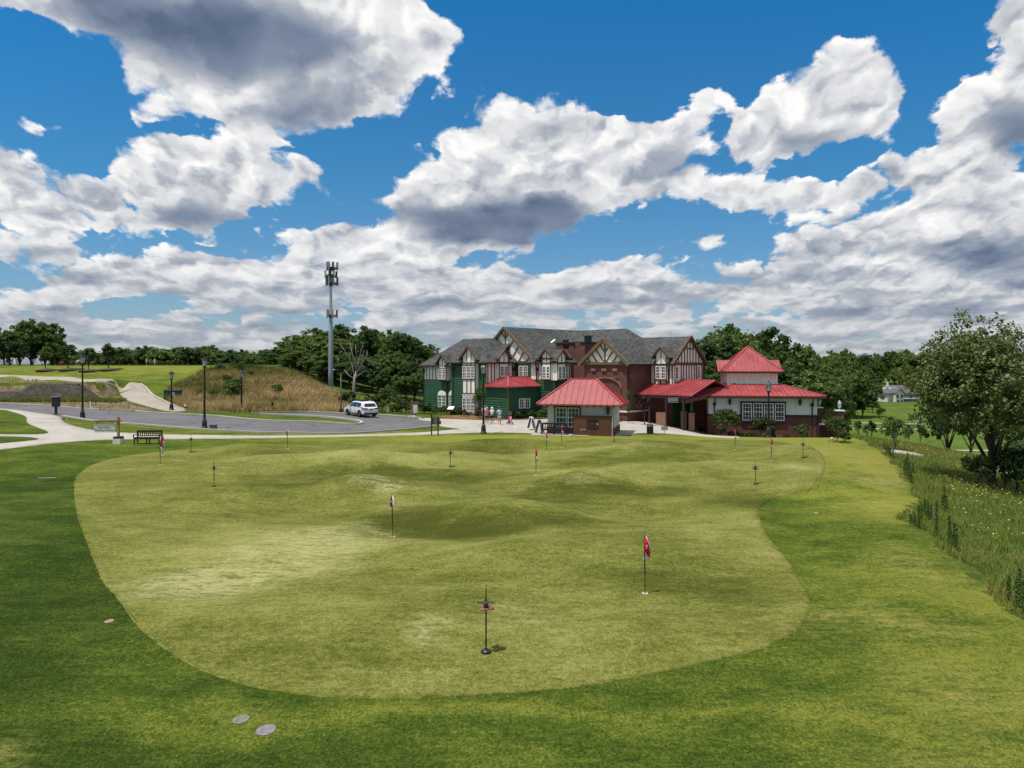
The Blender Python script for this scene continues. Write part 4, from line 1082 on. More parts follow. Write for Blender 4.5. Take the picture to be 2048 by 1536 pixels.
for o in list(ki.children):
    pass
# ================================================================== brick terrace wall with lanterns on the right
tw0 = empty('terrace_wall', (at(1637, 71.8), 71.8, -1.7), R(-8))
tag(tw0, 'brick terrace wall with white cap, railing and two lanterns beside the pavilion', 'wall')
mb = MB(); mb.box(0, 2.3, 0, .35, -1.5, 1.55); mb.box(.15, 2.3, .0, 6, -1.5, 1.5); mb.box(1.75, 2.4, -.1, .5, -1.6, 2.95); mb.box(.1, .5, .6, 1.0, 1.5, 3.2); mb.build('brickwork', BRICK, tw0)
mb = MB(); mb.box(-.05, 1.7, -.08, .42, 1.56, 1.68); mb.box(1.65, 2.5, -.2, .6, 2.96, 3.06); mb.box(0, .6, .5, 1.1, 3.21, 3.3); mb.build('white_cap', WHITE, tw0)
mb = MB()
for k in range(9): mb.box(.55 + k*.14, .58 + k*.14, .2, .23, 1.68, 2.9)
mb.box(.5, 1.75, .19, .24, 2.9, 2.96); mb.build('railing', FENCEW, tw0)
for (x, y, z) in ((.3, .8, 3.3), (2.08, .2, 3.06)):
    mb = MB(); mb.lathe((x, y, z), [(.12, 0), (.05, .08), (.05, .2), (.16, .28), (.19, .62), (.2, .66), (.1, .85), (.02, 1.0)], 6); mb.build('lantern', simple('pale_lantern', (.42, .45, .46), .4), tw0)

# ------------------------------------------------------------------ vegetation
def leaf_mat(name, dark, mid, light, rough=.55, trans=.25, spec=.25, sc=.35, warm=None):
    m, t = mat(name, rough, spec)
    oi = t.n.new('ShaderNodeObjectInfo')
    n = t.noise(t.obj, sc, 3, .6); n2 = t.noise(t.obj, 9.0, 2, .5)
    f = t.math('MULTIPLY_ADD', n2, .65, t.math('MULTIPLY', n, .45))
    f = t.math('ADD', f, t.math('MULTIPLY_ADD', oi.outputs['Random'], .34, -.20))
    c = t.ramp(f, [(.25, dark), (.5, mid), (.75, light)])
    t.put(t.b, 'Base Color', c)
    tr = t.n.new('ShaderNodeBsdfTranslucent'); t.put(tr, 'Color', t.mix(1.0, c, (1.3, 1.5, .6), 'MULTIPLY'))
    mx = t.n.new('ShaderNodeMixShader'); mx.inputs[0].default_value = trans
    t.l.new(t.b.outputs[0], mx.inputs[1]); t.l.new(tr.outputs[0], mx.inputs[2])
    out = [n_ for n_ in t.n if n_.type == 'OUTPUT_MATERIAL'][0]
    t.l.new(mx.outputs[0], out.inputs[0])
    return m
L_OAK = leaf_mat('dark_oak_leaves', (.026, .054, .014), (.064, .108, .026), (.165, .215, .056), .6, .32)
L_YNG = leaf_mat('young_tree_leaves', (.030, .060, .014), (.060, .110, .022), (.13, .19, .045), .55, .3)
L_MAG = leaf_mat('glossy_evergreen_leaves', (.022, .040, .009), (.066, .092, .021), (.22, .25, .085), .5, .2, .3, .8)
L_RED = leaf_mat('dark_red_maple_leaves', (.022, .008, .010), (.045, .016, .018), (.09, .04, .04), .5, .2)
L_BSH = leaf_mat('shrub_leaves', (.020, .036, .010), (.05, .082, .018), (.11, .15, .04), .5, .25)
BARK = simple('grey_brown_bark', (.085, .068, .052), .9, .15, var=.35, scale=6, bmp=.5)
BARKW = simple('bleached_bark', (.27, .245, .21), .9, .15, var=.3, scale=3)

def leaves_mesh(name, C, Nn, size, rs, aspect=.55, jit=.9):
    """C: leaf centres, Nn: outward directions; every leaf is one small diamond"""
    n = len(C)
    nn = Nn + rs.normal(0, jit, (n, 3)); nn /= np.linalg.norm(nn, axis=1, keepdims=True) + 1e-9
    r = rs.normal(0, 1, (n, 3)); a = np.cross(nn, r); a /= np.linalg.norm(a, axis=1, keepdims=True) + 1e-9
    b = np.cross(nn, a)
    s = size * rs.uniform(.6, 1.35, (n, 1))
    V = np.stack([C + a*s, C + b*s*aspect + a*s*.1, C - a*s, C - b*s*aspect + a*s*.1], 1).reshape(-1, 3)
    me = bpy.data.meshes.new(name)
    me.vertices.add(4*n); me.vertices.foreach_set('co', V.ravel().astype(np.float32))
    me.loops.add(4*n); me.loops.foreach_set('vertex_index', np.arange(4*n, dtype=np.int32))
    me.polygons.add(n); me.polygons.foreach_set('loop_start', np.arange(0, 4*n, 4, dtype=np.int32))
    me.update(calc_edges=True)
    return me
def tree_meshes(seed, h, cr, base, nl, leaf, lobes=16, clumps=150, dense=.75, shape='round', bark=BARK, trunk_r=.3, conic=0.0, spread=.16, lean=.0):
    rs = np.random.RandomState(seed)
    cz = base + (h - base) * .5; rz = (h - base) * .5
    # lobes
    L = []
    for k in range(lobes):
        d = rs.normal(0, 1, 3); d /= np.linalg.norm(d)
        if d[2] < -.55: d[2] *= -.5
        q = rs.uniform(.45, .80)
        L.append((d[0]*cr*q, d[1]*cr*q, cz + d[2]*rz*q, cr * rs.uniform(.26, .44)))
    L.append((0, 0, cz + rz*.3, cr*.45))
    L = np.array(L)
    # clumps on the lobe surfaces
    ci = rs.randint(0, len(L), clumps)
    d = rs.normal(0, 1, (clumps, 3)); d /= np.linalg.norm(d, axis=1, keepdims=True)
    d[:, 2] = np.where(d[:, 2] < -.4, -d[:, 2], d[:, 2])
    rr = L[ci, 3:4] * rs.uniform(.7, 1.12, (clumps, 1))
    cc = L[ci, :3] + d * rr
    if conic:
        f = 1 - conic * np.clip((cc[:, 2] - base) / (h - base), 0, 1); cc[:, :2] *= f[:, None]
    k = rs.randint(0, clumps, nl)
    crad = cr * spread * rs.uniform(.6, 1.3, clumps)
    g = rs.normal(0, 1, (nl, 3)); g /= np.linalg.norm(g, axis=1, keepdims=True)
    g *= rs.uniform(.35, 1.0, (nl, 1))
    C = cc[k] + g * crad[k][:, None] * np.array([1, 1, .9])
    C[:, 2] = np.maximum(C[:, 2], base*.75)
    ctr = np.array([0, 0, cz])
    Nn = (C - ctr) / (np.linalg.norm(C - ctr, axis=1, keepdims=True) + 1e-6) * .6 + g * .7 + np.array([0, 0, .12])
    crown = leaves_mesh('crown', C, Nn, leaf, rs)
    mb = MB()
    top = cz + rz*.25
    pts = [Vector((0, 0, -.6)), Vector((0, 0, 0)), Vector((rs.normal(0, .08)*cr*.3, rs.normal(0, .08)*cr*.3, base*.9)), Vector((lean, 0, top))]
    mb.tube(pts, [trunk_r*1.35, trunk_r*1.15, trunk_r*.8, trunk_r*.25], 8)
    for (x, y, z, r) in L[:min(len(L), 12)]:
        zb = base*.75 + rs.uniform(0, .45) * (top - base*.75)
        mid = Vector((x*.45, y*.45, (zb + z)*.5 + .1*rz))
        mb.tube([Vector((0, 0, zb)), mid, Vector((x, y, z))], [trunk_r*.42, trunk_r*.26, trunk_r*.08], 5)
    me = bpy.data.meshes.new('trunk'); me.from_pydata(mb.v, [], mb.f)
    me.polygons.foreach_set('use_smooth', [True]*len(me.polygons))
    return me, crown
def make_tree(name, meshes, loc, sc=1.0, rz=0.0, lm=L_OAK, bark=BARK, label=None, cat='tree', group=None, scz=None):
    r = empty(name, loc, rz)
    r.scale = (sc, sc, scz or sc)
    tm, cm = meshes
    if not tm.materials: tm.materials.append(bark)
    if not cm.materials: cm.materials.append(lm)
    a = link('trunk', tm, None, r); b = link('crown', cm, None, r)
    for o_, m_ in ((a, bark), (b, lm)): o_.material_slots[0].link = 'OBJECT'; o_.material_slots[0].material = m_
    tag(r, label, cat, group)
    return r
OAKS = [tree_meshes(11+k, 14, 5.4, 1.6, 12000, .30, 24, 230, trunk_r=.28, spread=.15) for k in range(5)]
OAKL = [tree_meshes(31+k, 14, 5.8, .5, 8000, .38, 24, 200, trunk_r=.25) for k in range(4)]
YNG = [tree_meshes(51+k, 5, 1.5, 1.1, 1700, .13, 12, 90, trunk_r=.07, conic=.55, spread=.24) for k in range(4)]
SHR = [tree_meshes(71+k, 2.2, 1.15, .25, 1500, .10, 10, 70, trunk_r=.05, spread=.22) for k in range(3)]
BSH = [tree_meshes(81+k, .62, .46, .02, 700, .05, 7, 40, trunk_r=.02, spread=.26) for k in range(3)]
def gz_(x, y): return Hf(x, y) - .05
# --- row of young trees on the bank, each in its own mulch
for k, (px, py, top, w_) in enumerate(((91, 741, 691, 1.5), (136, 740, 683, 1.45), (177, 742, 688, 1.2), (217, 740, 684, 1.5))):
    g = G(px, py, 95); s = (py - top) / F * g.y / 5
    make_tree('young_tree', YNG[k % 4], (g.x, g.y, g.z - .1), s*w_, k*1.3, L_YNG, scz=s,
        label=['young tree on the grassy bank, fullest and leftmost of the four', 'young pointed tree on the bank, second from the left', 'young thin tree on the bank just right of the lamp head', 'young open crowned tree on the bank, rightmost of the four'][k], group='young trees on the bank')
    m = MB(); m.lathe((0, 0, 0), [(1.6, -.2), (1.5, .03), (.9, .16), (.1, .22)], 14)
    o = m.build('mulch_ring', BARK, None, True, loc=(g.x + .4, g.y - .2, g.z + .1)); tag(o, kind='structure')
# --- dense dark trees far left
lab = 'dark full tree in the clump at the far left'
for k, (px, d, top, s) in enumerate(((-25, 215, 655, 1.25), (8, 222, 651, 1.2), (40, 212, 650, 1.2), (62, 205, 646, 1.3), (88, 208, 643, 1.15), (104, 216, 672, .9), (20, 196, 668, 1.0), (-60, 205, 650, 1.3), (118, 228, 690, .7))):
    x = at(px, d); z0 = gz_(x, d) - 2.2; hh = (zat(top, d) - z0) / 14
    make_tree('broadleaf_tree', OAKL[k % 4], (x, d, z0), max(.6, hh)*1.0, k*2.1, scz=hh, label=lab, group='dark trees at the far left')
# --- tree line behind the practice ground (low, far)
rs = np.random.RandomState(5)
for k in range(30):
    px = 128 + k * 15.5 + rs.uniform(-5, 5); d = rs.uniform(268, 305)
    top = np.interp(px, [120, 230, 300, 340, 420, 500, 560, 620], [706, 702, 690, 694, 692, 703, 700, 690]) + rs.uniform(-1, 6)
    x = at(px, d); hh = (zat(top, d) + 0.5) / 14
    make_tree('broadleaf_tree', OAKL[k % 4], (x, d, -.5), hh*1.25, rs.uniform(0, 6), scz=hh, label='tree in the low dark line beyond the hilltop', group='tree line beyond the hilltop')
# --- tall wood between the hill and the clubhouse
mid = [(575, 128, 690, 1.0), (600, 132, 668, 1.1), (630, 138, 662, 1.1), (655, 126, 668, 1.15), (690, 134, 656, 1.15), (722, 128, 662, 1.1), (742, 140, 660, 1.1), (765, 130, 672, 1.0), (792, 133, 666, 1.15), (812, 126, 670, 1.1), (835, 136, 690, .9), (860, 140, 696, .85), (590, 116, 700, .8), (640, 112, 705, .8), (700, 112, 712, .8), (745, 115, 706, .9), (790, 114, 700, .95), (830, 110, 722, .75), (880, 150, 706, .8), (610, 145, 672, 1.0), (780, 148, 668, 1.0), (905, 160, 712, .8), (670, 116, 740, .6), (768, 108, 742, .6), (812, 106, 745, .6),(850,108,735,.65)]
mid += [(a + 11, d + 7, t_ + 9, s) for (a, d, t_, s) in mid[:16]]
for k, (px, d, top, s) in enumerate(mid):
    x = at(px, d); z0 = gz_(x, d); hh = (zat(top, d) - z0) / 14
    make_tree('broadleaf_tree', (OAKS + OAKL)[(k*4) % 9], (x, d, z0), max(s*.72, hh*.8), k*1.7, scz=hh, label='tall dark tree in the wood behind the parked car', group='trees in the wood behind the car')
# --- trees behind and right of the clubhouse
rt = [(1630, 136, 700, .85), (1652, 150, 716, .85), (1405, 118, 690, 1.0), (1432, 122, 666, 1.15), (1458, 130, 664, 1.15), (1492, 128, 678, 1.1), (1520, 134, 682, 1.1), (1548, 126, 674, 1.15), (1578, 132, 678, 1.1), (1604, 124, 684, 1.1), (1590, 110, 725, .9), (1625, 106, 745, .85),  (1425, 108, 720, .8),  (1380, 130, 700, .8), ]
for k, (px, d, top, s) in enumerate(rt):
    x = at(px, d); z0 = gz_(x, d); hh = (zat(top, d) - z0) / 14
    make_tree('broadleaf_tree', (OAKS + OAKL)[(k*4+1) % 9], (x, d, z0), max(s, hh*.62), k*2.3, scz=hh, label='tall dark tree in the wood behind the red roofed pavilion', group='trees in the wood behind the pavilion')
# --- wooded rise across the valley
k = 0
for d0, tops, n in ((300, 735, 13), (360, 722, 15), (430, 712, 16), (520, 706, 18), (620, 703, 18)):
    for j in range(n):
        px = 1645 + (2090 - 1645) * (j + .5) / n + rs.uniform(-7, 7); d = d0 + rs.uniform(-20, 20)
        if 1730 < px < 1890 and d < 470: continue
        x = at(px, d); z0 = gz_(x, d)
        top = tops + rs.uniform(-4, 10) + (8 if 1700 < px < 1760 else 0)
        hh = max(.8, (zat(top, d) - z0) / 14)
        make_tree('broadleaf_tree', OAKL[k % 4], (x, d, z0), 1.35 + .1*rs.rand(), rs.uniform(0, 6), scz=hh, label='distant tree on the wooded rise across the valley', group='trees on the wooded rise'); k += 1
for j, (px, d, top) in enumerate(((1728, 330, 800), (1745, 322, 795), (1708, 300, 795), (1722, 345, 785), (1870, 330, 790), (1890, 350, 770), (1690, 290, 800), (1905, 330, 780), (1762, 310, 815), (1700,270,815),(1740,480,775),(1860,470,760),(1875,440,768),(1730,460,760),(1752,500,748),(1790,510,742),(1830,505,744),(1855,510,748))):
    x = at(px, d); z0 = gz_(x, d); hh = (zat(top, d) - z0) / 14
    make_tree('broadleaf_tree', OAKL[j % 4], (x, d, z0), max(hh*1.15, .35), j*1.1, scz=hh, label='bushy tree around the white house across the valley', group='trees around the white house')
# --- woods behind the big evergreen, right edge
for j, (px, d, top, s) in enumerate(((1895, 150, 770, .9), (1940, 140, 760, 1.0), (1985, 150, 740, 1.1), (2030, 145, 735, 1.1), (2075, 140, 740, 1.1), (2060, 120, 830, .7), (2045, 100, 880, .5))):
    x = at(px, d); z0 = gz_(x, d); hh = (zat(top, d) - z0) / 14
    make_tree('broadleaf_tree', OAKS[j % 5], (x, d, z0), max(s, hh*.8), j*1.9, scz=hh, label='dark tree behind the large glossy evergreen', group='trees behind the large evergreen')
# --- young trees in the valley
vy = [(1716, 888, 848, .9, 'slim young tree in the valley, leftmost, beside the terrace wall'), (1734, 884, 848, 1.0, 'bushy dark young tree on the fairway, left of the round one'), (1743, 880, 838, 1.1, 'tallest dark young tree in the left valley cluster'),
      (1780, 860, 832, 1.9, 'small round dark tree alone on the fairway'), (1817, 886, 848, 1.2, 'slim young tree left of two at the lower path'), (1824, 852, 826, 1.4, 'narrow dark tree on the far side of the fairway'),
      (1840, 890, 846, 1.2, 'pointed young tree right of two at the lower path'), (1758, 838, 818, 1.6, 'small distant fairway tree below the white house')]
for k, (px, py, top, w_, lb) in enumerate(vy):
    g = G(px, py, 60); s = (py - top) / F * g.y / 5
    make_tree('young_tree', YNG[(k+1) % 4], (g.x, g.y, g.z - .1), s*w_, k*1.3, L_OAK if k in (1, 2, 3, 5) else L_YNG, scz=s, label=lb, group='young trees in the valley')
g = G(1790, 905, 50)
make_tree('multi_stem_shrub', tree_meshes(99, 2.4, 1.2, .3, 1900, .07, 14, 120, trunk_r=.06, spread=.18), (g.x, g.y, g.z), 1.0, 0, L_YNG, label='airy multi stemmed shrub at the edge of the mown lawn above the valley', cat='shrub')
# --- the large glossy evergreen
g = G(1985, 972, 30)
hm = (972 - 648) / F * g.y
MAG = tree_meshes(123, hm, hm*.47, hm*.07, 34000, .10, 60, 700, trunk_r=.26, spread=.12, dense=.9)
make_tree('evergreen_tree', MAG, (g.x, g.y, g.z - .1), 1.0, .4, L_MAG, label='large evergreen tree with glossy leaves on the wild slope at the right', cat='tree')
mag_loc = g
# shrubs under it
for j, (px, py, w_) in enumerate(((2010, 975, 1.0), (1960, 972, .8), (2035, 985, 1.2), (2040, 960, 1.1))):
    q = G(px, py, 30); make_tree('shrub', SHR[j % 3], (q.x, q.y, q.z-.1), w_, j, L_BSH, label='low shrub in the rough grass near the large evergreen', cat='shrub', group='shrubs near the large evergreen')
# --- dead tree with bleached limbs
g = G(718, 806, 60); dd = 100.0; x0 = at(712, dd); z0 = gz_(x0, dd)
def dz_(px, py): return (at(px, dd) - x0, zat(py, dd) - z0)
mb = MB()
def limb(pts, r0, r1):
    P_ = []
    for i, (px, py) in enumerate(pts):
        a, b = dz_(px, py); P_.append(Vector((a, math.sin(i * 1.9 + px) * .5 * (i > 0), b)))
    mb.tube(P_, [r0 + (r1-r0)*i/(len(pts)-1) for i in range(len(pts))], 6)
limb([(706, 812), (708, 780), (710, 757), (712, 740)], .30, .17)
limb([(710, 757), (703, 732), (696, 715), (690, 700), (679, 688)], .14, .03); limb([(712, 742), (708, 718), (704, 700), (699, 684)], .12, .03)
limb([(712, 742), (716, 722), (720, 705), (727, 690)], .12, .03); limb([(714, 745), (722, 728), (731, 716), (736, 708)], .10, .02); limb([(710, 757), (700, 752), (693, 744), (688, 740)], .09, .02)
limb([(711, 757), (718, 750), (728, 743), (735, 741)], .09, .02); limb([(716, 722), (713, 705), (712, 690)], .07, .02); limb([(703, 732), (700, 715), (701, 705)], .05, .015); limb([(722, 728), (724, 712), (729, 702)], .05, .015)
tw_r = random.Random(3)
for (px, py) in ((696, 715), (690, 700), (704, 700), (708, 718), (720, 705), (716, 722), (731, 716), (722, 728), (700, 752), (728, 743), (713, 705), (700, 715), (727, 692), (699, 686), (682, 690), (735, 709)):
    for q in range(3):
        dx_, dy_ = tw_r.uniform(-7, 7), tw_r.uniform(-13, -3)
        limb([(px, py), (px + dx_*.5 + tw_r.uniform(-1, 1), py + dy_*.5), (px + dx_, py + dy_)], .025, .008)
dt = empty('dead_tree', (x0, dd, z0)); tag(dt, 'leafless dead tree with bleached white limbs behind the parked car', 'tree')
mb.build('trunk', BARKW, dt, True)
# --- plants near the buildings
def shrub_at(px, py, top, lm, lb, name='shrub', w_=1.0, grp=None, src=None, cat='shrub', k=0, dmin=30, dd=None):
    q = Vector((at(px, dd), dd, Hf(at(px, dd), dd))) if dd else G(px, py, dmin); src = src or SHR[k % 3]; h0 = {True: 2.2}.get(src in SHR, None)
    h0 = 2.2 if src in SHR else (5.0 if src in YNG else .62)
    s = ((py - top) / F * q.y if not dd else zat(top, dd) - q.z) / h0
    return make_tree(name, src, (q.x, q.y, q.z - .03), s*w_, k*1.37, lm, scz=s, label=lb, cat=cat, group=grp)
shrub_at(1450, 862, 814, L_BSH, 'tall leafy shrub at the left end of the pavilion front', k=0, w_=.8, dd=70.5)
shrub_at(1531, 872, 832, L_BSH, 'open shrub beside the lamp post at the pavilion window', k=1, w_=1.2, dd=70.5)
shrub_at(1604, 879, 846, L_BSH, 'twiggy olive shrub by the right downspout of the pavilion', k=2, w_=1.1, dd=70.5)
shrub_at(1674, 883, 832, L_BSH, 'upright shrub in front of the terrace wall pillar', k=0, w_=.9)
shrub_at(1690, 886, 862, L_OAK, 'dark shrub right of the terrace wall', k=1, w_=1.3)
shrub_at(960, 838, 768, L_YNG, 'slender young tree against the green siding, left of the lamp post', 'young_tree', .75, None, YNG[1], 'tree', 1)
shrub_at(1256, 842, 772, L_YNG, 'thin sapling in front of the brick gable', 'young_tree', .35, None, YNG[2], 'tree', 2, dd=71.5)
shrub_at(1289, 838, 790, L_RED, 'dark red maple in the mulch by the entrance', 'young_tree', 1.25, None, YNG[0], 'tree', 3, dd=70.8)
shrub_at(773, 822, 768, L_YNG, 'bushy young tree just right of the parked car', 'young_tree', 1.4, None, YNG[3], 'tree', 0)
shrub_at(880, 826, 770, L_YNG, 'slim young tree at the left corner of the clubhouse', 'young_tree', .6, None, YNG[0], 'tree', 2) if False else None
shrub_at(545, 825, 800, L_OAK, 'small dark conifer at the foot of the dry slope', 'conifer_bush', .5, None, YNG[1], 'shrub', 2)
for j, (px, py) in enumerate(((1442, 858), (1458, 861), (1471, 866), (1479, 858), (1494, 870), (1502, 858), (1510, 872), (1519, 870), (1530, 874), (1558, 875), (1575, 868), (1545, 866))):
    d_ = 72.6 - (py-854)*.2; xx_ = at(px, d_); q = Vector((xx_, d_, Hf(xx_, d_)+.05)); make_tree('boxwood', BSH[j % 3], (q.x, q.y, q.z), 1.0 + .3*rnd.random(), j, L_BSH, label='small clipped round bush in the mulch bed before the pavilion', cat='bush', group='round bushes in the pavilion bed')
for j in range(34):
    px = 852 + j*5.1 + rnd.uniform(-2, 2); py = 828 + (px-850)*.035 + rnd.uniform(-3, 4)
    q = G(px, min(py, 841), 40); make_tree('foundation_bush', BSH[j % 3], (q.x, q.y, q.z), rnd.uniform(.9, 1.7), j, L_BSH, label='low bush in the planting along the green clubhouse wall', cat='bush', group='bushes along the clubhouse wall')
for j in range(16):
    px = 1018 + j*4.7; q = G(px, 838.5 + rnd.uniform(-1, 1) - (px-1018)*.03, 40)
    make_tree('foundation_bush', BSH[j % 3], (q.x, q.y, q.z), rnd.uniform(.9, 1.5), j, L_YNG if j > 8 else L_BSH, label='low bright bush beside the low hall near the kiosk' if j > 8 else 'low bush in the planting below the low red hall roof', cat='bush', group='bright bushes near the kiosk' if j > 8 else 'bushes below the low hall')
for j, (px, py, s) in enumerate(((762, 826, 1.6), (782, 828, 1.3), (800, 828, 1.2), (808, 826, 1.6), (822, 827, 1.2), (838, 828, 1.5), (742, 822, 2.0), (700, 822, 1.8), (690, 815, 2.2), (845, 829, 1.6),(752,824,2.4),(790,825,2.2))):
    q = G(px, py, 40); make_tree('foundation_bush', BSH[j % 3], (q.x, q.y + 1.0, q.z), s*1.3, j, L_BSH, label='bush in the thicket behind the car and the hanging sign', cat='bush', group='bushes behind the car')
for j, (px, py, s) in enumerate(((470, 795, 2.4), (556, 792, 1.6), (500, 757, 1.2), (452, 768, 1.3), (425, 798, 1.2), (440,745,1.5),(480,745,1.5),(462,800,2.2))):
    q = G(px, py, 70); make_tree('shrub', SHR[j % 3], (q.x, q.y, q.z - .1), s*.5, j, L_YNG, label='green shrub growing in the dry grass of the slope', cat='shrub', group='shrubs on the dry slope')

# ------------------------------------------------------------------ grasses and flowers (uncountable)
def blades(name, xy, hgt, width, mt, seed, lean=.25, flower=None, droop=0.0):
    rs = np.random.RandomState(seed); n = len(xy)
    z = H(xy[:, 0], xy[:, 1]) - .03
    B0 = np.column_stack([xy, z])
    a = rs.uniform(0, 2*np.pi, n); d = np.column_stack([np.cos(a), np.sin(a), np.zeros(n)])
    hh = (hgt * rs.uniform(.5, 1.25, n))[:, None]; ww = (width * rs.uniform(.7, 1.4, n))[:, None]
    la = rs.uniform(0, 2*np.pi, n); ld = np.column_stack([np.cos(la), np.sin(la), np.zeros(n)]) * hh * lean * rs.uniform(.2, 1.4, (n, 1))
    up = np.array([0, 0, 1])
    m_ = B0 + ld*.35 + up*hh*.55; t_ = B0 + ld*1.0 + up*hh
    V = np.stack([B0 - d*ww, B0 + d*ww, m_ + d*ww*.8, m_ - d*ww*.8, t_ + d*ww*.12, t_ - d*ww*.12], 1).reshape(-1, 3)
    i = np.arange(n)[:, None] * 6
    q = np.concatenate([i + np.array([[0, 1, 2, 3]]), i + np.array([[3, 2, 4, 5]])], 1).reshape(-1, 4)
    me = bpy.data.meshes.new(name)
    me.vertices.add(len(V)); me.vertices.foreach_set('co', V.ravel().astype(np.float32))
    me.loops.add(q.size); me.loops.foreach_set('vertex_index', q.ravel().astype(np.int32))
    me.polygons.add(len(q)); me.polygons.foreach_set('loop_start', np.arange(0, q.size, 4, dtype=np.int32)); me.update(calc_edges=True)
    o = link(name, me, mt); return tag(o, kind='stuff')
def blade_mat(name, stops, sc=.25, sc2=3.0, fn=None):
    m, t = mat(name, .7, .15)
    n = t.noise(t.geo, sc, 5, .65); n2 = t.noise(t.geo, sc2, 3, .6)
    ff = t.math('MULTIPLY_ADD', n2, .6, t.math('MULTIPLY', n, .7))
    if fn: ff = fn(t, ff)
    c = t.ramp(ff, stops)
    t.put(t.b, 'Base Color', c)
    tr = t.n.new('ShaderNodeBsdfTranslucent'); t.put(tr, 'Color', c)
    mx = t.n.new('ShaderNodeMixShader'); mx.inputs[0].default_value = .25
    t.l.new(t.b.outputs[0], mx.inputs[1]); t.l.new(tr.outputs[0], mx.inputs[2])
    out = [n_ for n_ in t.n if n_.type == 'OUTPUT_MATERIAL'][0]; t.l.new(mx.outputs[0], out.inputs[0])
    return m
B_MEAD = blade_mat('meadow_grass_blades', [(.40, (.050, .10, .012)), (.56, (.125, .175, .022)), (.70, (.21, .22, .045)), (.84, (.28, .20, .075))])
def left_green(t, f):
    x_, y_, z_ = t.sep(t.geo)
    return t.math('SUBTRACT', f, t.math('ADD', t.mapr(x_, -32, -43, 0, .11), t.mapr(z_, 4.0, 5.4, 0, .05)))
B_DRY = blade_mat('dry_grass_blades', [(.40, (.060, .11, .016)), (.51, (.15, .16, .035)), (.60, (.38, .28, .11)), (.78, (.62, .47, .24))], .16, 1.4, left_green)
rs = np.random.RandomState(77)
# meadow on the right-hand slope
N = 150000
yy = 12 + 95 * rs.rand(N) ** 1.35; xe = np.interp(yy, EDGE_Y, EDGE_X)
xx = xe + .3 + .25*np.sin(yy*1.3) + 34 * rs.rand(N) ** 1.25
keep = (xx / yy < .86) & (np.hypot(xx - mag_loc.x, yy - mag_loc.y) > .6)
RD = np.array(REG['valley_road']); 
cl = np.sin(xx*1.7 + np.sin(yy*.9)*2) * np.cos(yy*1.1 + xx*.4)
keep &= (cl > -.75) | (rs.rand(N) < .45)
keep &= ~inside([tuple(p) for p in RD], xx, yy) & ~inside(REG['lower_path'], xx, yy)
blades('meadow_grass', np.column_stack([xx, yy])[keep], .26, .011, B_MEAD, 3, .7)
# dry slope
N = 90000; R_ = np.array(REG['soil_slope'])
xx = rs.uniform(R_[:, 0].min(), R_[:, 0].max(), N); yy = rs.uniform(R_[:, 1].min(), R_[:, 1].max(), N)
k_ = inside(REG['soil_slope'], xx, yy)
blades('dry_grass', np.column_stack([xx, yy])[k_], .85, .030, B_DRY, 4, .45)
# tufts on the soil bank
N = 9000; R_ = np.array(REG['soil_bank'])
xx = rs.uniform(R_[:, 0].min(), R_[:, 0].max(), N); yy = rs.uniform(R_[:, 1].min(), R_[:, 1].max(), N)
k_ = inside(REG['soil_bank'], xx, yy) & (np.sin(xx*1.3)*np.cos(yy*1.9+xx) > .1)
blades('weed_tufts', np.column_stack([xx, yy])[k_], .28, .04, B_MEAD, 5, .6)
# longer grass at the foot of the retaining wall
xx = rs.uniform(-63, -48, 6000); yy = rs.uniform(86.5, 88.6, 6000)
blades('weed_tufts', np.column_stack([xx, yy]), .45, .035, B_MEAD, 6, .6)
# wild flowers
def flowers(name, n, cxy, col, seed, size=.024, h_=.28):
    r_ = np.random.RandomState(seed); P_ = []
    for (cx, cy, sx, sy, w_) in cxy:
        m_ = int(n * w_); P_.append(np.column_stack([r_.normal(cx, sx, m_), r_.normal(cy, sy, m_)]))
    P_ = np.concatenate(P_); xe = np.interp(P_[:, 1], EDGE_Y, EDGE_X); P_ = P_[(P_[:, 0] > xe + 2.2) & (P_[:, 1] > 12)]
    C = np.column_stack([P_, H(P_[:, 0], P_[:, 1]) + h_ * r_.uniform(.6, 1.1, len(P_))])
    me = leaves_mesh(name, C, np.tile([0, -.3, 1.0], (len(C), 1)), size, r_, .9, .25)
    return tag(link(name, me, simple(name + '_petals', col, .7, .2, var=.3)), kind='stuff')
flowers('orange_wildflowers', 900, [(32.5, 49.5, 3.5, 1.6, .4), (29, 56, 2.5, 3, .35), (24.5, 37, 3, 2.5, .25)], (.55, .20, .07), 8)
flowers('yellow_wildflowers', 500, [(23, 36, 3, 3, .5), (27, 44, 4, 5, .3), (18, 24, 2.5, 3, .2)], (.62, .50, .10), 9, .03)
flowers('pale_wildflowers', 200, [(21, 31, 3, 3, .6), (26, 40, 5, 5, .4)], (.55, .52, .42), 10, .028)
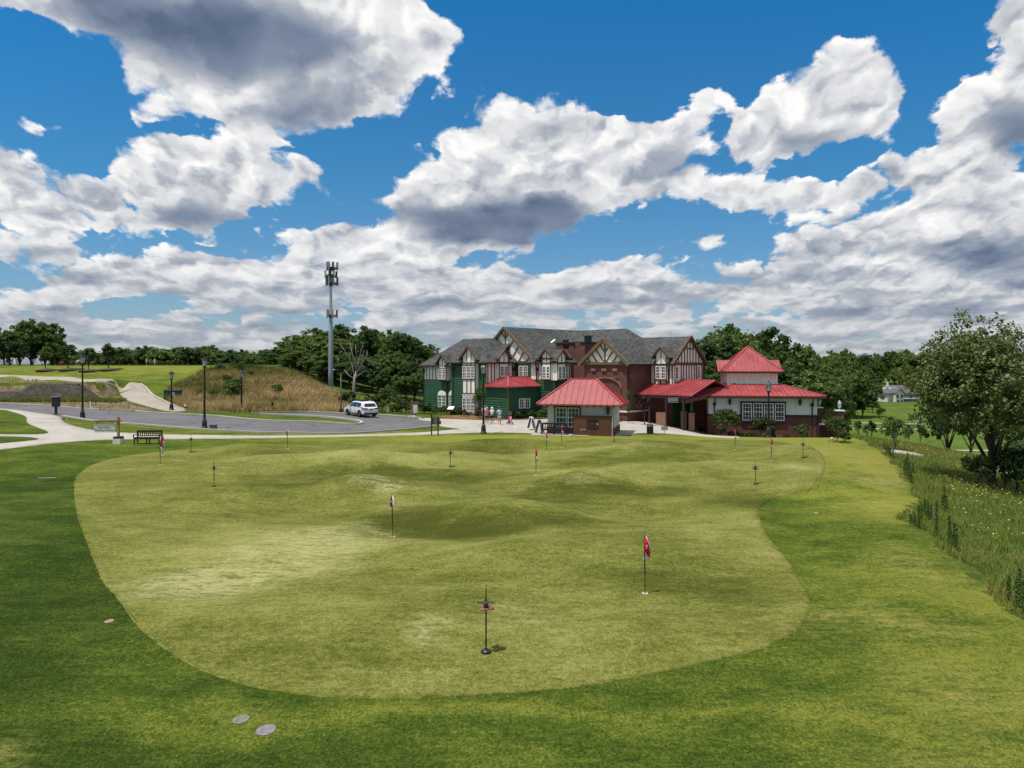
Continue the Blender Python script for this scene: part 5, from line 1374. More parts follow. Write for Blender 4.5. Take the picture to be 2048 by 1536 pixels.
# tall flower spikes, each a plant
L_SPK = simple('spike_leaves', (.070, .11, .024), .8, .15, var=.35, scale=14)
def spike_mesh(seed):
    r_ = np.random.RandomState(seed); mb = MB()
    mb.tube([(0, 0, -.1), (.01, 0, .8), (.0, .01, 1.5)], [.014, .012, .006], 5)
    me = bpy.data.meshes.new('stem'); me.from_pydata(mb.v, [], mb.f)
    n = 380; z = r_.uniform(.15, 1.5, n); a = r_.uniform(0, 6.28, n); rr = (.07*(1-(z/1.6)) + .022) * r_.uniform(.4, 1.1, n)
    C = np.column_stack([np.cos(a)*rr, np.sin(a)*rr, z]); Nn = np.column_stack([np.cos(a), np.sin(a), .4*np.ones(n)])
    return me, leaves_mesh('foliage', C, Nn, .040, r_, .5, .5)
SPK = [spike_mesh(k) for k in range(4)]
spk = [(1774,945,918),(1779,950,925),(1784,955,922),(1790,957,930),(1795,960,936),(1801,966,940),(1812,946,915),(1815,948,922),(1820,950,924),(1826,947,926),(1808,950,928),(1798,964,948),
  (1889,1018,971),(1885,1020,990),(1893,1022,990),(1850,1036,998),(1856,1038,1000),(1843,1040,1006),(1838,1038,1010),(1862,1040,1008),(1873,1072,1001),(1795,1046,1026),(1801,1050,1024),(1812,1055,1030),
  (1900,1090,1040),(1908,1098,1045),(1898,1080,1030),(1913,1102,1056),(1904,1094,1062),(2023,1219,1137),(2038,1227,1160),(2015,1214,1150),(2008,1200,1150),(2046,1240,1168),(1750,905,886),(1757,908,888),(1764,910,892),(1770,912,894),(1742,903,884),(1815,936,905),(1780,915,895),(1786,918,898)]
for k, (px, py, top) in enumerate(spk):
    q = G(px, py, 12); xe = float(np.interp(q.y, EDGE_Y, EDGE_X)); s = min(1.6, (py - top) / F * q.y / 1.5)
    r_ = empty('flower_spike_plant', (max(q.x, xe + .5), q.y, Hf(max(q.x, xe+.5), q.y)), k*1.1); r_.scale = (.9, .9, s)
    a = link('stem', SPK[k % 4][0], None, r_); b = link('foliage', SPK[k % 4][1], None, r_)
    for o in (a, b):
        if not o.data.materials: o.data.materials.append(L_SPK)
    tag(r_, 'tall dark green leafy spike at the edge of the meadow', 'plant', 'tall leafy spikes along the meadow edge')

# short blades of the nearest mown turf, outside the green
TURFB = turf('turf_blade', (.045, .075, .010), (.10, .135, .020), (.22, .235, .05), 20, .0)
N = 320000
yy = 7.2 + 15 * rs.rand(N) ** 1.3; xx = (rs.rand(N) * 1.7 - .85) * yy
kk = ~inside(REG['putting_green'], xx, yy) & (xx < np.interp(yy, EDGE_Y, EDGE_X) + .5)
for (px, py) in ((532, 1461), (482, 1439), (218, 1244)):
    g = G(px, py, 5); kk &= np.hypot(xx - g.x, yy - g.y) > .2
blades('mown_turf_blades', np.column_stack([xx, yy])[kk], .042, .007, TURFB, 21, 1.0)

# ------------------------------------------------------------------ lamp posts
LGLASS = simple('lamp_glass', (.42, .46, .44), .2, .6, var=.1)
def lamp(px, py, top, label, k):
    g = G(px, py, 30); h = (py - top) / F * g.y
    r = empty('lamp_post', (g.x, g.y, g.z), k)
    tag(r, label, 'street lamp')
    mb = MB(); mb.lathe((0, 0, 0), [(.26, -.2), (.26, .12), (.22, .16), (.20, .55), (.15, .68), (.17, .74), (.12, .80), (.10, 1.0)], 12); mb.build('base', BLACKM, r)
    ph = h - 1.05
    mb = MB(); mb.lathe((0, 0, 0), [(.095, .95), (.08, ph*.6), (.065, ph-.12), (.10, ph-.1), (.10, ph-.04), (.07, ph), (.16, ph+.14), (.17, ph+.18)], 10); mb.build('pole', BLACKM, r, True)
    mb = MB()
    for a in range(4):
        c, s_ = math.cos(a*math.pi/2 + .785), math.sin(a*math.pi/2 + .785)
        mb.bar((c*.17, s_*.17, ph+.18), (c*.25, s_*.25, ph+.68), .03)
    mb.lathe((0, 0, 0), [(.31, ph+.68), (.31, ph+.72), (.16, ph+.88), (.05, ph+.93), (.03, ph+1.02), (.01, h)], 4)
    mb.build('lantern', BLACKM, r)
    mb = MB(); mb.lathe((0, 0, 0), [(.15, ph+.19), (.23, ph+.67)], 4); mb.build('lamp_glass', LGLASS, r)
    return r
lamp(165, 838, 707, 'black lamp post beside the road at the left, before the retaining wall', .3)
lamp(409, 857, 712, 'tall black lamp post on the lawn strip beside the utility box', .2)
lamp(967, 867, 727, 'black lamp post beside the walking group in front of the green siding', .5)
lamp(1537, 875, 761, 'black lamp post standing before the pavilion window', .1)
lamp(343, 821, 741, 'shorter black lamp post at the foot of the cart path', .4)
lamp(483, 823, 739, 'black lamp post at the foot of the dry grass slope', .6)
g = G(682, 826, 50); h = (826 - 739) / F * g.y
r = empty('street_light', (g.x, g.y, g.z)); tag(r, 'black street light with a curved arm behind the car', 'street light')
mb = MB(); mb.lathe((0, 0, 0), [(.18, -.2), (.18, .4), (.09, .5), (.06, h-.5)], 10); mb.build('pole', BLACKM, r, True)
mb = MB(); mb.tube([(0, 0, h-.55), (-.05, 0, h-.15), (-.35, 0, h), (-.7, 0, h-.02)], .04, 6); mb.build('arm', BLACKM, r, True)
mb = MB(); mb.lathe((0, 0, 0), [(.05, .08), (.18, 0), (.14, -.05)], 10); mb.build('lamp_head', STEEL, r, True).location = (-.8, 0, h-.04)

# ------------------------------------------------------------------ flagsticks and stands on the green
RED = simple('red_flag_cloth', (.52, .012, .03), .8, .1, var=.12); WHT = simple('white_flag_cloth', (.80, .78, .76), .8, .1, var=.08)
POLE = simple('dark_flagstick', (.018, .014, .014), .35, .5); CUPW = simple('white_cup', (.8, .8, .78), .5)
def flag(px, py, top, label, k, style=0):
    g = G(px, py, 8); h = (py - top) / F * g.y
    h = min(max(h, 1.35), 1.75)
    r = empty('flagstick', (g.x, g.y, Hf(g.x, g.y) + .024), R(k)); tag(r, label, 'flagstick', 'flagsticks on the putting green')
    mb = MB(); mb.tube([(0, 0, -.05), (0, 0, h*.3), (0, 0, h*.32), (-.02, 0, h)], [.011, .011, .019, .017], 8); mb.build('pole', POLE, r, True)
    mb = MB(); mb.lathe((0, 0, 0), [(.075, -.02), (.075, .006), (.055, .008), (.055, -.02)], 16); mb.build('cup', CUPW, r)
    # cloth hanging in folds: rows down the hanging edge
    def cloth(cols, mt, nm, par):
        vs = []; n = len(cols[0])
        for c in cols: vs += c
        fs = [(i*n+j, i*n+j+1, (i+1)*n+j+1, (i+1)*n+j) for i in range(len(cols)-1) for j in range(n-1)]
        me = bpy.data.meshes.new(nm); me.from_pydata(vs, [], fs); o = link(nm, me, mt, par, smooth=True)
        md = o.modifiers.new('cloth_thickness', 'SOLIDIFY'); md.thickness = .006; md.offset = 0
        return o
    t = h - .05
    if style == 0:
        a = [[(-.005, 0, t), (-.006, 0, t-.2), (-.008, 0, t-.42), (-.01, 0, t-.5)], [(-.03, -.02, t-.06), (-.10, -.03, t-.24), (-.08, -.03, t-.40), (-.01, -.02, t-.5)]]
        b = [[(.0, -.02, t-.02), (.005, -.02, t-.18), (.01, -.02, t-.36), (.01, -.02, t-.45)], [(.02, -.03, t-.06), (.07, -.03, t-.2), (.11, -.02, t-.32), (.02, -.02, t-.46)]]
        fo = cloth(a, RED, 'flag', r); cloth(b, WHT, 'white_half', fo)
    elif style == 1:
        a = [[(.0, -.01, t-.04), (-.02, -.02, t-.2), (-.03, -.02, t-.38), (.02, -.02, t-.46)], [(.05, -.02, t-.08), (.06, -.05, t-.22), (.08, -.05, t-.40), (.10, -.03, t-.56)], [(.06, 0, t-.09), (.10, .02, t-.25), (.13, .02, t-.42), (.13, .0, t-.60)]]
        b = [[(.02, -.015, t-.02), (.10, -.0, t-.24), (.15, .0, t-.36), (.13, -.0, t-.5)], [(.05, -.03, t-.06), (.11, -.03, t-.26), (.18, -.02, t-.42), (.15, -.0, t-.5)]]
        c = [[(.0, .0, t-.44), (-.03, .0, t-.58), (-.05, 0, t-.72)], [(.05, .01, t-.5), (.03, .01, t-.60), (-.02, 0, t-.70)], [(.11, .0, t-.54), (.07, .01, t-.62), (.0, 0, t-.70)]]
        fo = cloth(a, RED, 'flag', r); cloth(b, WHT, 'white_half', fo); cloth(c, WHT, 'white_half', fo)
    else:
        a = [[(.0, 0, t), (-.03, -.02, t-.14), (.0, -.02, t-.28), (.03, -.02, t-.36)], [(.05, -.01, t-.02), (.06, -.03, t-.16), (.07, -.03, t-.30), (.09, -.02, t-.44)]]
        b = [[(.03, .01, t-.26), (-.01, .0, t-.4), (.02, 0, t-.6)], [(.07, -.01, t-.32), (.06, -.02, t-.46), (.08, -.01, t-.66)], [(.10, .01, t-.36), (.12, 0, t-.5), (.12, 0, t-.62)]]
        fo = cloth(a, RED, 'flag', r); cloth(b, WHT, 'white_half', fo)
    return r, fo, t
def numeral(parent, txt, loc, size, rz=0, mt=None, rx=90):
    cu = bpy.data.curves.new('numeral', 'FONT'); cu.body = txt; cu.size = size; cu.extrude = .0015; cu.align_x = 'CENTER'; cu.align_y = 'CENTER'
    tmp = bpy.data.objects.new('numeral', cu); COL.objects.link(tmp)
    bpy.context.view_layer.update()
    me = bpy.data.meshes.new_from_object(tmp.evaluated_get(bpy.context.evaluated_depsgraph_get()))
    COL.objects.unlink(tmp); bpy.data.objects.remove(tmp)
    me.name = 'lettering'
    o = link('lettering', me, mt or WHT, parent); o.location = loc; o.rotation_euler = (R(rx), 0, rz)
    return o
r, fo, t = flag(785, 1075, 988, 'flagstick on the mound left of centre, red and white flag showing a number', 0, 0)
numeral(fo, '2', (-.055, -.045, t-.24), .12)
r, fo, t = flag(1290, 1189, 1069, 'nearest flagstick at the right front of the green with limp red flag', 4, 1)
numeral(fo, '7', (.03, -.06, t-.30), .13)
fl = [(1072, 951, 904, 'flagstick in the centre of the green, second row from the front', 2), (1093, 905, 866, 'flagstick just behind the centre one, left of the kiosk plank front', 2), (1123.5, 896, 850, 'flagstick in front of the kiosk bench', 2),
      (320.5, 930, 880, 'flagstick at the left edge of the green right of the bench', 2), (325, 912, 876, 'flagstick tucked close behind another, nearest to the bench', 2), (575, 898, 861, 'small far flagstick on the left side below the road island', 0),
      (1470, 900, 867, 'flagstick below the path at the right rear of the green', 2), (1543, 922, 883, 'flagstick in front of the pavilion at the right rear', 2)]
for k, (px, py, top, lb, st) in enumerate(fl): flag(px, py, top, lb, 7*k % 40, st)
WOOD = simple('reddish_wood', (.24, .115, .065), .5, .3, var=.2, scale=8)
def stand(px, py, top, label, k, wood=True):
    g = G(px, py, 8); h = min(max((py - top) / F * g.y, 1.15), 1.5); r = empty('club_rest_stand', (g.x, g.y, Hf(g.x, g.y) + .024), R(k)); tag(r, label, 'club stand', 'club rest stands on the green')
    mb = MB(); mb.lathe((0, 0, 0), [(.105, 0), (.115, .015), (.11, .035), (.07, .06), (.03, .075)], 20); mb.build('base', BLACKM, r, True)
    mb = MB(); mb.tube([(0, 0, .05), (0, 0, h*.80), (0, 0, h*.81), (0, 0, h*.9), (0, 0, h)], [.016, .016, .011, .010, .006], 8); mb.build('pole', POLE, r, True)
    zt = h*.66
    mb = MB()
    for a in range(3):
        c, s_ = math.cos(a*2.094 + .0), math.sin(a*2.094 + .0); n = 10
        ctr = Vector((c*.09, s_*.09, 0))
        pts = [(ctr.x + .085*math.cos(6.283*i/n), ctr.y + .085*math.sin(6.283*i/n), zt) for i in range(n)]
        mb.prism(pts, (0, 0, -.025))
    mb.build('tray', WOOD if wood else BLACKM, r)
    mb = MB()
    for a in range(4):
        c, s_ = math.cos(a*1.5708 + .0), math.sin(a*1.5708 + .0); n = 12
        pts = [(c*.11 + (.065*math.cos(6.283*i/n))*abs(c) + .045*math.cos(6.283*i/n)*abs(s_), s_*.11 + .045*math.sin(6.283*i/n)*abs(c) + .065*math.sin(6.283*i/n)*abs(s_), zt+.10) for i in range(n+1)]
        mb.tube(pts, .008, 5, cap=False)
    mb.build('club_ring', BLACKM, r)
    mb = MB(); mb.lathe((0, 0, 0), [(.05, zt+.005), (.06, zt+.03), (.045, zt+.07), (.02, zt+.12)], 12); mb.build('collar', BLACKM, r, True)
stand(972, 1308, 1172, 'nearest club stand in the front of the green with reddish tray', 0)
stand(428, 974, 921, 'club stand at the left of the green below the utility box', 15)
stand(382, 905, 868, 'far left club stand right of the bench', 5, False)
stand(901, 935, 897, 'club stand in the centre left of the green', 9, False)
stand(1511, 970, 930, 'club stand at the right of the green, nearer of the two there', 4, False)
stand(1606, 917, 888, 'club stand at the far right edge of the green', 20, False)
stand(1228, 884, 868, 'small far club stand right of the kiosk corner', 20, False)

# ------------------------------------------------------------------ covers in the lawn
def cover(px, py, rad, label, mt, name='valve_cover', sq=False):
    g = G(px, py, 5); e = Vector((Hf(g.x+.3, g.y) - Hf(g.x-.3, g.y), Hf(g.x, g.y+.3) - Hf(g.x, g.y-.3))) / .6
    mb = MB(); mb.lathe((0, 0, 0), [(rad*1.0, -.02), (rad, .02), (rad*.93, .024), (rad*.9, .016), (.02, .018)], 20)
    for k in range(5): mb.box(-rad*.6, rad*.6, (-.5+k*.25)*rad-.006, (-.5+k*.25)*rad+.006, .014, .022)
    o = mb.build(name, mt, None, loc=(g.x, g.y, g.z - .008)); o.rotation_euler = (math.atan(e.y), -math.atan(e.x), 0); o.scale = (1, 1.15, 1)
    return tag(o, label, 'ground cover')
cover(532, 1461, .155, 'round grey cover set in the front lawn, nearer of the pair', simple('grey_plastic_lid', (.22, .195, .20), .6, var=.3, scale=20))
cover(482, 1439, .135, 'round pale green cover with bare soil beside it in the front lawn', simple('pale_green_lid', (.17, .20, .15), .6, var=.35, scale=20))
cover(218, 1244, .10, 'small pinkish cover in the dark lawn at the left', simple('pinkish_lid', (.40, .25, .20), .7, var=.3, scale=20))
cover(1632, 1026, .09, 'small pale cover in the right lawn outside the green', simple('pale_lid', (.30, .34, .28), .7))
SIGNB0 = simple('pale_stick', (.5, .5, .46), .7)
g = G(94, 957, 5); mb = MB(); mb.box(-.45, .45, -.015, .015, 0, .03); tag(mb.build('white_stick', SIGNB0, None, loc=(g.x, g.y, g.z+.01), rz=.1), 'white stick lying in the dark lawn at the left', 'stick')

# ------------------------------------------------------------------ bench
def bench(loc, rz, L, label):
    r = empty('bench', loc, rz); tag(r, label, 'bench')
    mb = MB()
    for k in range(4): mb.box(-L/2, L/2, -.30 + k*.115, -.20 + k*.115, .42, .455)
    mb.box(-L/2+.05, L/2-.05, -.31, -.27, .33, .42); mb.build('seat', BLACKM, r)
    mb = MB(); mb.box(-L/2, L/2, .16, .21, .80, .92); mb.box(-L/2, L/2, .16, .20, .50, .56); n = 12
    for k in range(n): x = -L/2 + .1 + (L-.2)*k/(n-1); mb.box(x-.035, x+.035, .17, .19, .56, .80)
    mb.build('backrest', BLACKM, r)
    for x in (-L/2+.04, 0, L/2-.04):
        mb = MB(); mb.box(x-.035, x+.035, -.31, -.24, -.05, .42); mb.build('leg', BLACKM, r)
        mb = MB(); mb.box(x-.035, x+.035, .15, .22, -.05, .80 if x else .42); mb.build('leg', BLACKM, r)
    for x in (-L/2+.0, L/2-.0):
        mb = MB(); mb.box(x-.045, x+.045, -.36, .20, .62, .66); mb.box(x-.03, x+.03, -.33, -.27, .40, .62); mb.build('armrest', BLACKM, r)
g = G(297, 887.5, 30); bench((g.x, g.y, g.z+.02), 0.04, 1.78, 'black slatted bench on the lawn beside the sidewalk at the left')
q = ki.matrix_world if False else None
kc, ks = math.cos(R(-15)), math.sin(R(-15))
def kloc(x, y, z=0): return (kx + x*kc - y*ks, ky + x*ks + y*kc, z)
p = kloc(1.55, -.05); bench((p[0], p[1], Hf(p[0], p[1])+.09), R(-15), 2.2, 'black bench against the kiosk below its window')
mb = MB(); mb.box(-.35, 3.1, -.9, .75, -.2, .07); tag(mb.build('concrete_pad', PAVE, None, loc=kloc(0, 0, 0), rz=R(-15)), kind='structure')

# ------------------------------------------------------------------ signs
SIGNW = simple('pale_sign_board', (.62, .62, .56), .6, var=.06); SIGNB = simple('sign_beam', (.20, .13, .06), .7, var=.3, scale=6); SPOST = simple('yellow_brown_post', (.34, .22, .08), .7, var=.25, scale=6)
PLNT = paint('white_planter', (.66, .64, .55), .8, dirt=.35)
INK = simple('dark_lettering', (.10, .09, .085), .7)
g = G(237, 887, 30); s = g.y / F
r = empty('hanging_sign', (g.x, g.y, g.z)); tag(r, 'wooden post sign with hanging pale board lettered Dan Yates Putting Course', 'sign')
hp = (887-834)*s
mb = MB(); mb.box(-.07, .07, -.07, .07, .3, hp); mb.build('post', SPOST, r)
mb = MB(); zb = (887-842.5)*s; x0, x1 = (187-237)*s, (247-237)*s
mb.prism([(x0, -.12, zb+.06), (x0+.35, -.12, zb-.07), (x1-.25, -.12, zb-.07), (x1, -.12, zb+.06)], (0, .1, 0)); mb.build('beam', SIGNB, r)
mb = MB(); mb.box(-.27, .27, -.27, .27, -.05, (887-877)*s); po = mb.build('planter', PLNT, r)
mb = MB(); mb.box(-.25, .25, -.25, .25, (887-877)*s, (887-873)*s); mb.build('planter_rim', DARKT, po)
bx0, bx1, bz0, bz1 = (190-237)*s, (231-237)*s, (887-864)*s, (887-850.5)*s
mb = MB(); mb.box(bx0, bx1, -.10, -.06, bz0, bz1); bo = mb.build('sign_board', SIGNW, r)
mb = MB(); mb.box(bx0, bx1, -.115, -.055, bz0-.03, bz0); mb.box(bx0, bx1, -.115, -.055, bz1, bz1+.03); mb.build('board_edge', SIGNW, bo)
for f_ in (.13, .87):
    x = bx0 + (bx1-bx0)*f_; mb = MB(); mb.box(x-.02, x+.02, -.09, -.07, bz1+.03, zb-.07); mb.build('hanger', BLACKM, r)
numeral(bo, 'Dan Yates', ((bx0+bx1)/2, -.106, bz0 + (bz1-bz0)*.68), .22, mt=INK)
numeral(bo, 'Putting Course', ((bx0+bx1)/2, -.106, bz0 + (bz1-bz0)*.28), .22, mt=INK)
# the other hanging sign near the clubhouse
g = G(824, 835, 50); s = g.y / F
r = empty('hanging_sign', (g.x, g.y, g.z)); tag(r, 'post sign with three white panels in a white planter left of the clubhouse', 'sign')
mb = MB(); mb.box(-.1, .06, -.08, .08, .2, 35*s); mb.build('post', SIGNB, r)
mb = MB(); mb.box(-.2, 13*s, -.1, .06, 30*s, 31.5*s); mb.build('beam', SIGNB, r)
for (a, b) in ((17, 25.5), (13, 16.2), (9.5, 12.3)):
    mb = MB(); mb.box(.12, 10.8*s, -.06, -.02, a*s, b*s); mb.build('sign_board', SIGNW, r)
mb = MB(); mb.box(.1, 11*s, -.03, .0, 9*s, 30*s); mb.build('backing', SIGNB, r)
mb = MB(); mb.box(-.35, .35, -.3, .3, 0, 5.2*s); po = mb.build('planter', PLNT, r)
mb = MB(); mb.box(-.32, .32, -.27, .27, 5.2*s, 7*s); mb.build('planter_rim', DARKT, po)
# information board on two posts
g = G(870, 871, 40); s = g.y / F
r = empty('notice_board', (g.x, g.y, g.z)); tag(r, 'grey green notice board on two black posts at the edge of the lawn', 'sign')
for x, t_ in ((-6.9*s, 43*s), (6.2*s, 36*s)):
    mb = MB(); mb.box(x-.05, x+.05, -.05, .05, -.1, t_); mb.build('post', BLACKM, r)
mb = MB(); mb.box(-8.5*s, 9.5*s, .055, .10, 22*s, 36.5*s); mb.build('board', simple('grey_green_panel', (.105, .13, .11), .6), r)
mb = MB(); mb.box(9.0*s, 11*s, .10, .55, 22*s, 29*s); mb.build('side_panel', simple('grey_panel', (.16, .18, .17), .6), r)
# angled plaque by the green wall
g = G(901, 831, 50); r = empty('plaque_stand', (g.x, g.y, g.z)); tag(r, 'tilted white plaque on a low stand before the green siding', 'sign')
mb = MB(); mb.box(-.06, .06, -.02, .06, -.1, .75); mb.build('post', BLACKM, r)
mb = MB(); mb.prism([(-.38, -.2, .72), (.30, -.2, .72), (.46, .2, 1.02), (-.20, .2, 1.02)], (0, .02, .04)); mb.build('plaque', WHITE, r)
# entrance sign
sg = empty('entrance_sign', (at(1346, 71), 71.0, zat(804.5, 71))); tag(sg, 'green name sign with pale letters hanging at the entrance porch', 'sign')
mb = MB(); mb.box(-.52, .52, -.03, .03, 0, .44); bo = mb.build('sign_board', DGREEN, sg)
for x in (-.4, .4):
    mb = MB(); mb.box(x-.015, x+.015, -.01, .01, .44, .80); mb.build('hanger', BLACKM, sg)
numeral(bo, "BOONE'S", (0, -.036, .22), .24, mt=SIGNW)
mb = MB(); mb.box(-.53, .53, -.04, -.03, .0, .03); mb.box(-.53, .53, -.04, -.03, .41, .44); mb.build('sign_edge', SIGNW, bo)
# A-frame boards
def aframe(px, py, w_, h_, label, mt, face, rz):
    g = G(px, py, 30); r = empty('sandwich_board', (g.x, g.y, g.z+.03), rz); tag(r, label, 'sandwich board')
    for sd in (-1, 1):
        mb = MB()
        for y in (-w_/2, w_/2): mb.bar((sd*.36, y, 0), (sd*.03, y, h_), .07, .05)
        mb.bar((sd*.05, -w_/2, h_-.03), (sd*.05, w_/2, h_-.03), .06, .08); mb.bar((sd*.34, -w_/2, .12), (sd*.34, w_/2, .12), .05, .05)
        fr_ = mb.build('frame', mt, r)
        mb = MB(); mb.prism([(sd*.33, -w_/2+.03, .14), (sd*.33, w_/2-.03, .14), (sd*.06, w_/2-.03, h_-.06), (sd*.06, -w_/2+.03, h_-.06)], (-sd*.03, 0, 0)); mb.build('board', face, fr_)
aframe(1063, 860, .65, 1.15, 'white framed sandwich board with black face left of the black one', WHITE, BLACKM, R(20))
aframe(1079, 867, .55, 1.12, 'black sandwich board beside the kiosk bench', BLACKM, BLACKM, R(12))
g = G(1329, 868, 40); s = g.y/F; r = empty('notice_sign', (g.x, g.y, g.z)); tag(r, 'small pale grey sign on a thin stake beside the litter bin', 'sign')
mb = MB(); mb.box(-.02, .02, -.02, .02, -.1, 8*s); mb.build('stake', STEEL, r)
mb = MB(); mb.box(-.28, .28, -.03, .0, 7.5*s, 15.5*s); mb.build('sign_board', simple('grey_sign', (.30, .29, .27), .6), r)
# litter bin
g = G(1300, 867, 40); r = empty('litter_bin', (g.x, g.y, g.z+.03)); tag(r, 'black cylindrical litter bin on the concrete near the pavilion path', 'litter bin')
mb = MB(); mb.lathe((0, 0, 0), [(.24, 0), (.27, .03), (.28, .60), (.29, .61), (.29, .64)], 20)
for k in range(20):
    a = 6.283*k/20; mb.box(.275*math.cos(a)-.012, .275*math.cos(a)+.012, .275*math.sin(a)-.012, .275*math.sin(a)+.012, .04, .58)
mb.build('body', BLACKM, r)
mb = MB(); mb.lathe((0, 0, 0), [(.29, .64), (.30, .66), (.22, .76), (.12, .80), (.02, .81)], 20); mb.build('lid', BLACKM, r, True)
mb = MB(); mb.lathe((0, 0, 0), [(.291, .60), (.305, .61), (.305, .66), (.291, .665)], 20); mb.build('rim', simple('blue_grey_band', (.25, .33, .42), .4), r)
# mailbox-like post box on the sidewalk
g = G(112, 829, 40); s = g.y/F; r = empty('post_box', (g.x, g.y, g.z+.03)); tag(r, 'black box on a post on the sidewalk in front of the retaining wall', 'box')
mb = MB(); mb.box(-.10, .10, -.08, .08, 0, 15*s); mb.lathe((0, 0, 0), [(.3, 0), (.3, .03), (.12, .05)], 14); mb.build('post', BLACKM, r)
mb = MB(); mb.box(-.30, .30, -.2, .2, 15*s, 34*s); mb.build('box', BLACKM, r)
mb = MB(); mb.box(-.46, .34, -.24, .24, 34*s, 35.5*s); mb.build('lid', simple('grey_lid', (.2, .2, .2), .5), r)
# utility boxes, hydrant, stakes
g = G(426.5, 859, 40); r = empty('utility_box', (g.x, g.y, g.z)); tag(r, 'grey green utility box on the lawn next to the tall lamp post', 'utility box')
UG = simple('utility_green', (.10, .13, .10), .6, var=.15)
mb = MB(); mb.box(-.24, .24, -.22, .22, -.1, .36); mb.build('body', UG, r)
mb = MB(); mb.prism([(-.26, -.25, .36), (.26, -.25, .36), (.26, .25, .36), (-.26, .25, .36)], (0, 0, .05)); mb.box(-.03, .03, -.235, -.22, .15, .25); mb.build('lid', UG, r)
g = G(346, 800, 60); r = empty('transformer_box', (g.x, g.y, g.z)); tag(r, 'dark green transformer box in the grass above the cart path', 'utility box')
mb = MB(); mb.box(-.95, .95, -.5, .5, -.3, 1.15); mb.build('body', DGREEN, r)
mb = MB(); mb.box(-1.0, 1.0, -.55, .55, 1.15, 1.25); mb.build('lid', DGREEN, r)
mb = MB(); mb.box(.05, .45, -.52, -.5, .45, 1.0); mb.build('label_plate', simple('grey_plate', (.3, .32, .33)), r)
g = G(371, 803, 60); r = tag(MB().box(-.25, .25, -.2, .2, -.2, .55).box(-.28, .28, -.23, .23, .55, .62).build('utility_box', DGREEN, None, loc=(g.x, g.y, g.z)), 'small dark box low in the grass above the hydrant', 'utility box')
g = G(370.5, 821, 50); s = g.y/F; r = empty('fire_hydrant', (g.x, g.y, g.z)); tag(r, 'pale fire hydrant at the foot of the cart path', 'fire hydrant')
HY_ = simple('hydrant_paint', (.55, .53, .42), .5)
mb = MB(); mb.lathe((0, 0, 0), [(.16, -.05), (.16, .05), (.10, .08), (.11, .42), (.14, .44), (.14, .48), (.10, .58), (.03, .64), (.03, .70)], 14); mb.build('body', HY_, r, True)
mb = MB(); mb.tube([(-.2, 0, .36), (.2, 0, .36)], .055, 8); mb.tube([(0, -.2, .32), (0, 0, .32)], .07, 8); mb.build('outlet', BLACKM, r)
g = G(182, 817, 50); tag(MB().box(-.05, .05, -.03, .03, -.1, .75).box(-.035, .035, -.02, .02, .75, .8).build('marker_stake', WHT, None, loc=(g.x, g.y, g.z)), 'white marker stake at the right end of the retaining wall', 'stake').rotation_euler = (0, R(-8), 0)
g = G(137, 846, 40); o = tag(MB().box(-.05, .05, -.02, .02, -.05, .38).box(-.04, .04, -.015, .015, .38, .42).build('marker_stake', simple('bare_wood', (.42, .33, .22)), None, loc=(g.x, g.y, g.z)), 'bare wood stake leaning in the lawn left of the lamp post', 'stake'); o.rotation_euler = (0, R(-28), 0)
g = G(1664, 884, 50); tag(MB().lathe((0, 0, 0), [(.09, -.1), (.09, .28), (.10, .29), (.10, .33), (.04, .36)], 12).build('drain_pipe', CUPW, None, True, loc=(g.x, g.y, g.z)), 'short white pipe standing in the lawn by the terrace wall', 'pipe')
for px, py, lb in ((1448, 861, 'white pipe cap in the mulch under the tall pavilion shrub'), (1517, 868, 'white pipe cap in the mulch left of the lamp post'), (1011, 838, 'pale marker post beside the corner of the low hall'), (1026, 835, None)):
    if lb:
        g = G(px, py, 45); tag(MB().lathe((0, 0, 0), [(.07, -.1), (.07, .22), (.08, .23), (.03, .3)], 10).build('pipe_cap', CUPW, None, True, loc=(g.x, g.y, g.z)), lb, 'pipe')
# white broken ledge / ramp wall by the trees
g = G(790, 828, 60); s = 84/F
r = empty('white_ledge', (at(790, 86), 86, Hf(at(790, 86), 86))); tag(r, 'pair of pale low stone ledges under the trees right of the car', 'wall')
mb = MB(); mb.bar((-1.0, 0, .55), (.75, .3, .95), .3, .35); mb.build('sloping_ledge', PLNT, r)
mb = MB(); mb.box(-.1, 1.2, -.2, .1, .45, .62); mb.box(1.05, 1.2, -.2, .1, -.2, .45); mb.box(-1.0, -.75, -.1, .1, -.2, .45); mb.build('level_ledge', PLNT, r)
# block retaining wall
STONE = brick_mat('retaining_block', (.17, .14, .105), (.27, .23, .175), (.04, .035, .03), .45, .2, .4)
r = empty('retaining_wall', (-60, 89, Hf(-60, 88.5))); tag(r, 'stepped grey block retaining wall above the road at the left', 'wall')
mb = MB()
z0 = -.4
nrow = 12
for k in range(nrow):
    z = -.3 + k*.2; off = k*.03
    top_l = max(0, k-7)*.55; top_r = max(0, k-3)*.34 if k > 3 else 0
    mb.box(-1.6 + top_l*.6, 8.4 - top_r, -.35+off, .5, z, z+.19)
    if k < 7: mb.box(-14, -1.62, -.15+off, .6, z, z+.19)
mb.build('block_course', STONE, r)
mb = MB(); mb.box(.6, 5.8, .05, .55, -.3+nrow*.2, -.22+nrow*.2); mb.box(-14, -1.7, .1, .6, 1.1, 1.17); mb.build('coping', STONE, r)

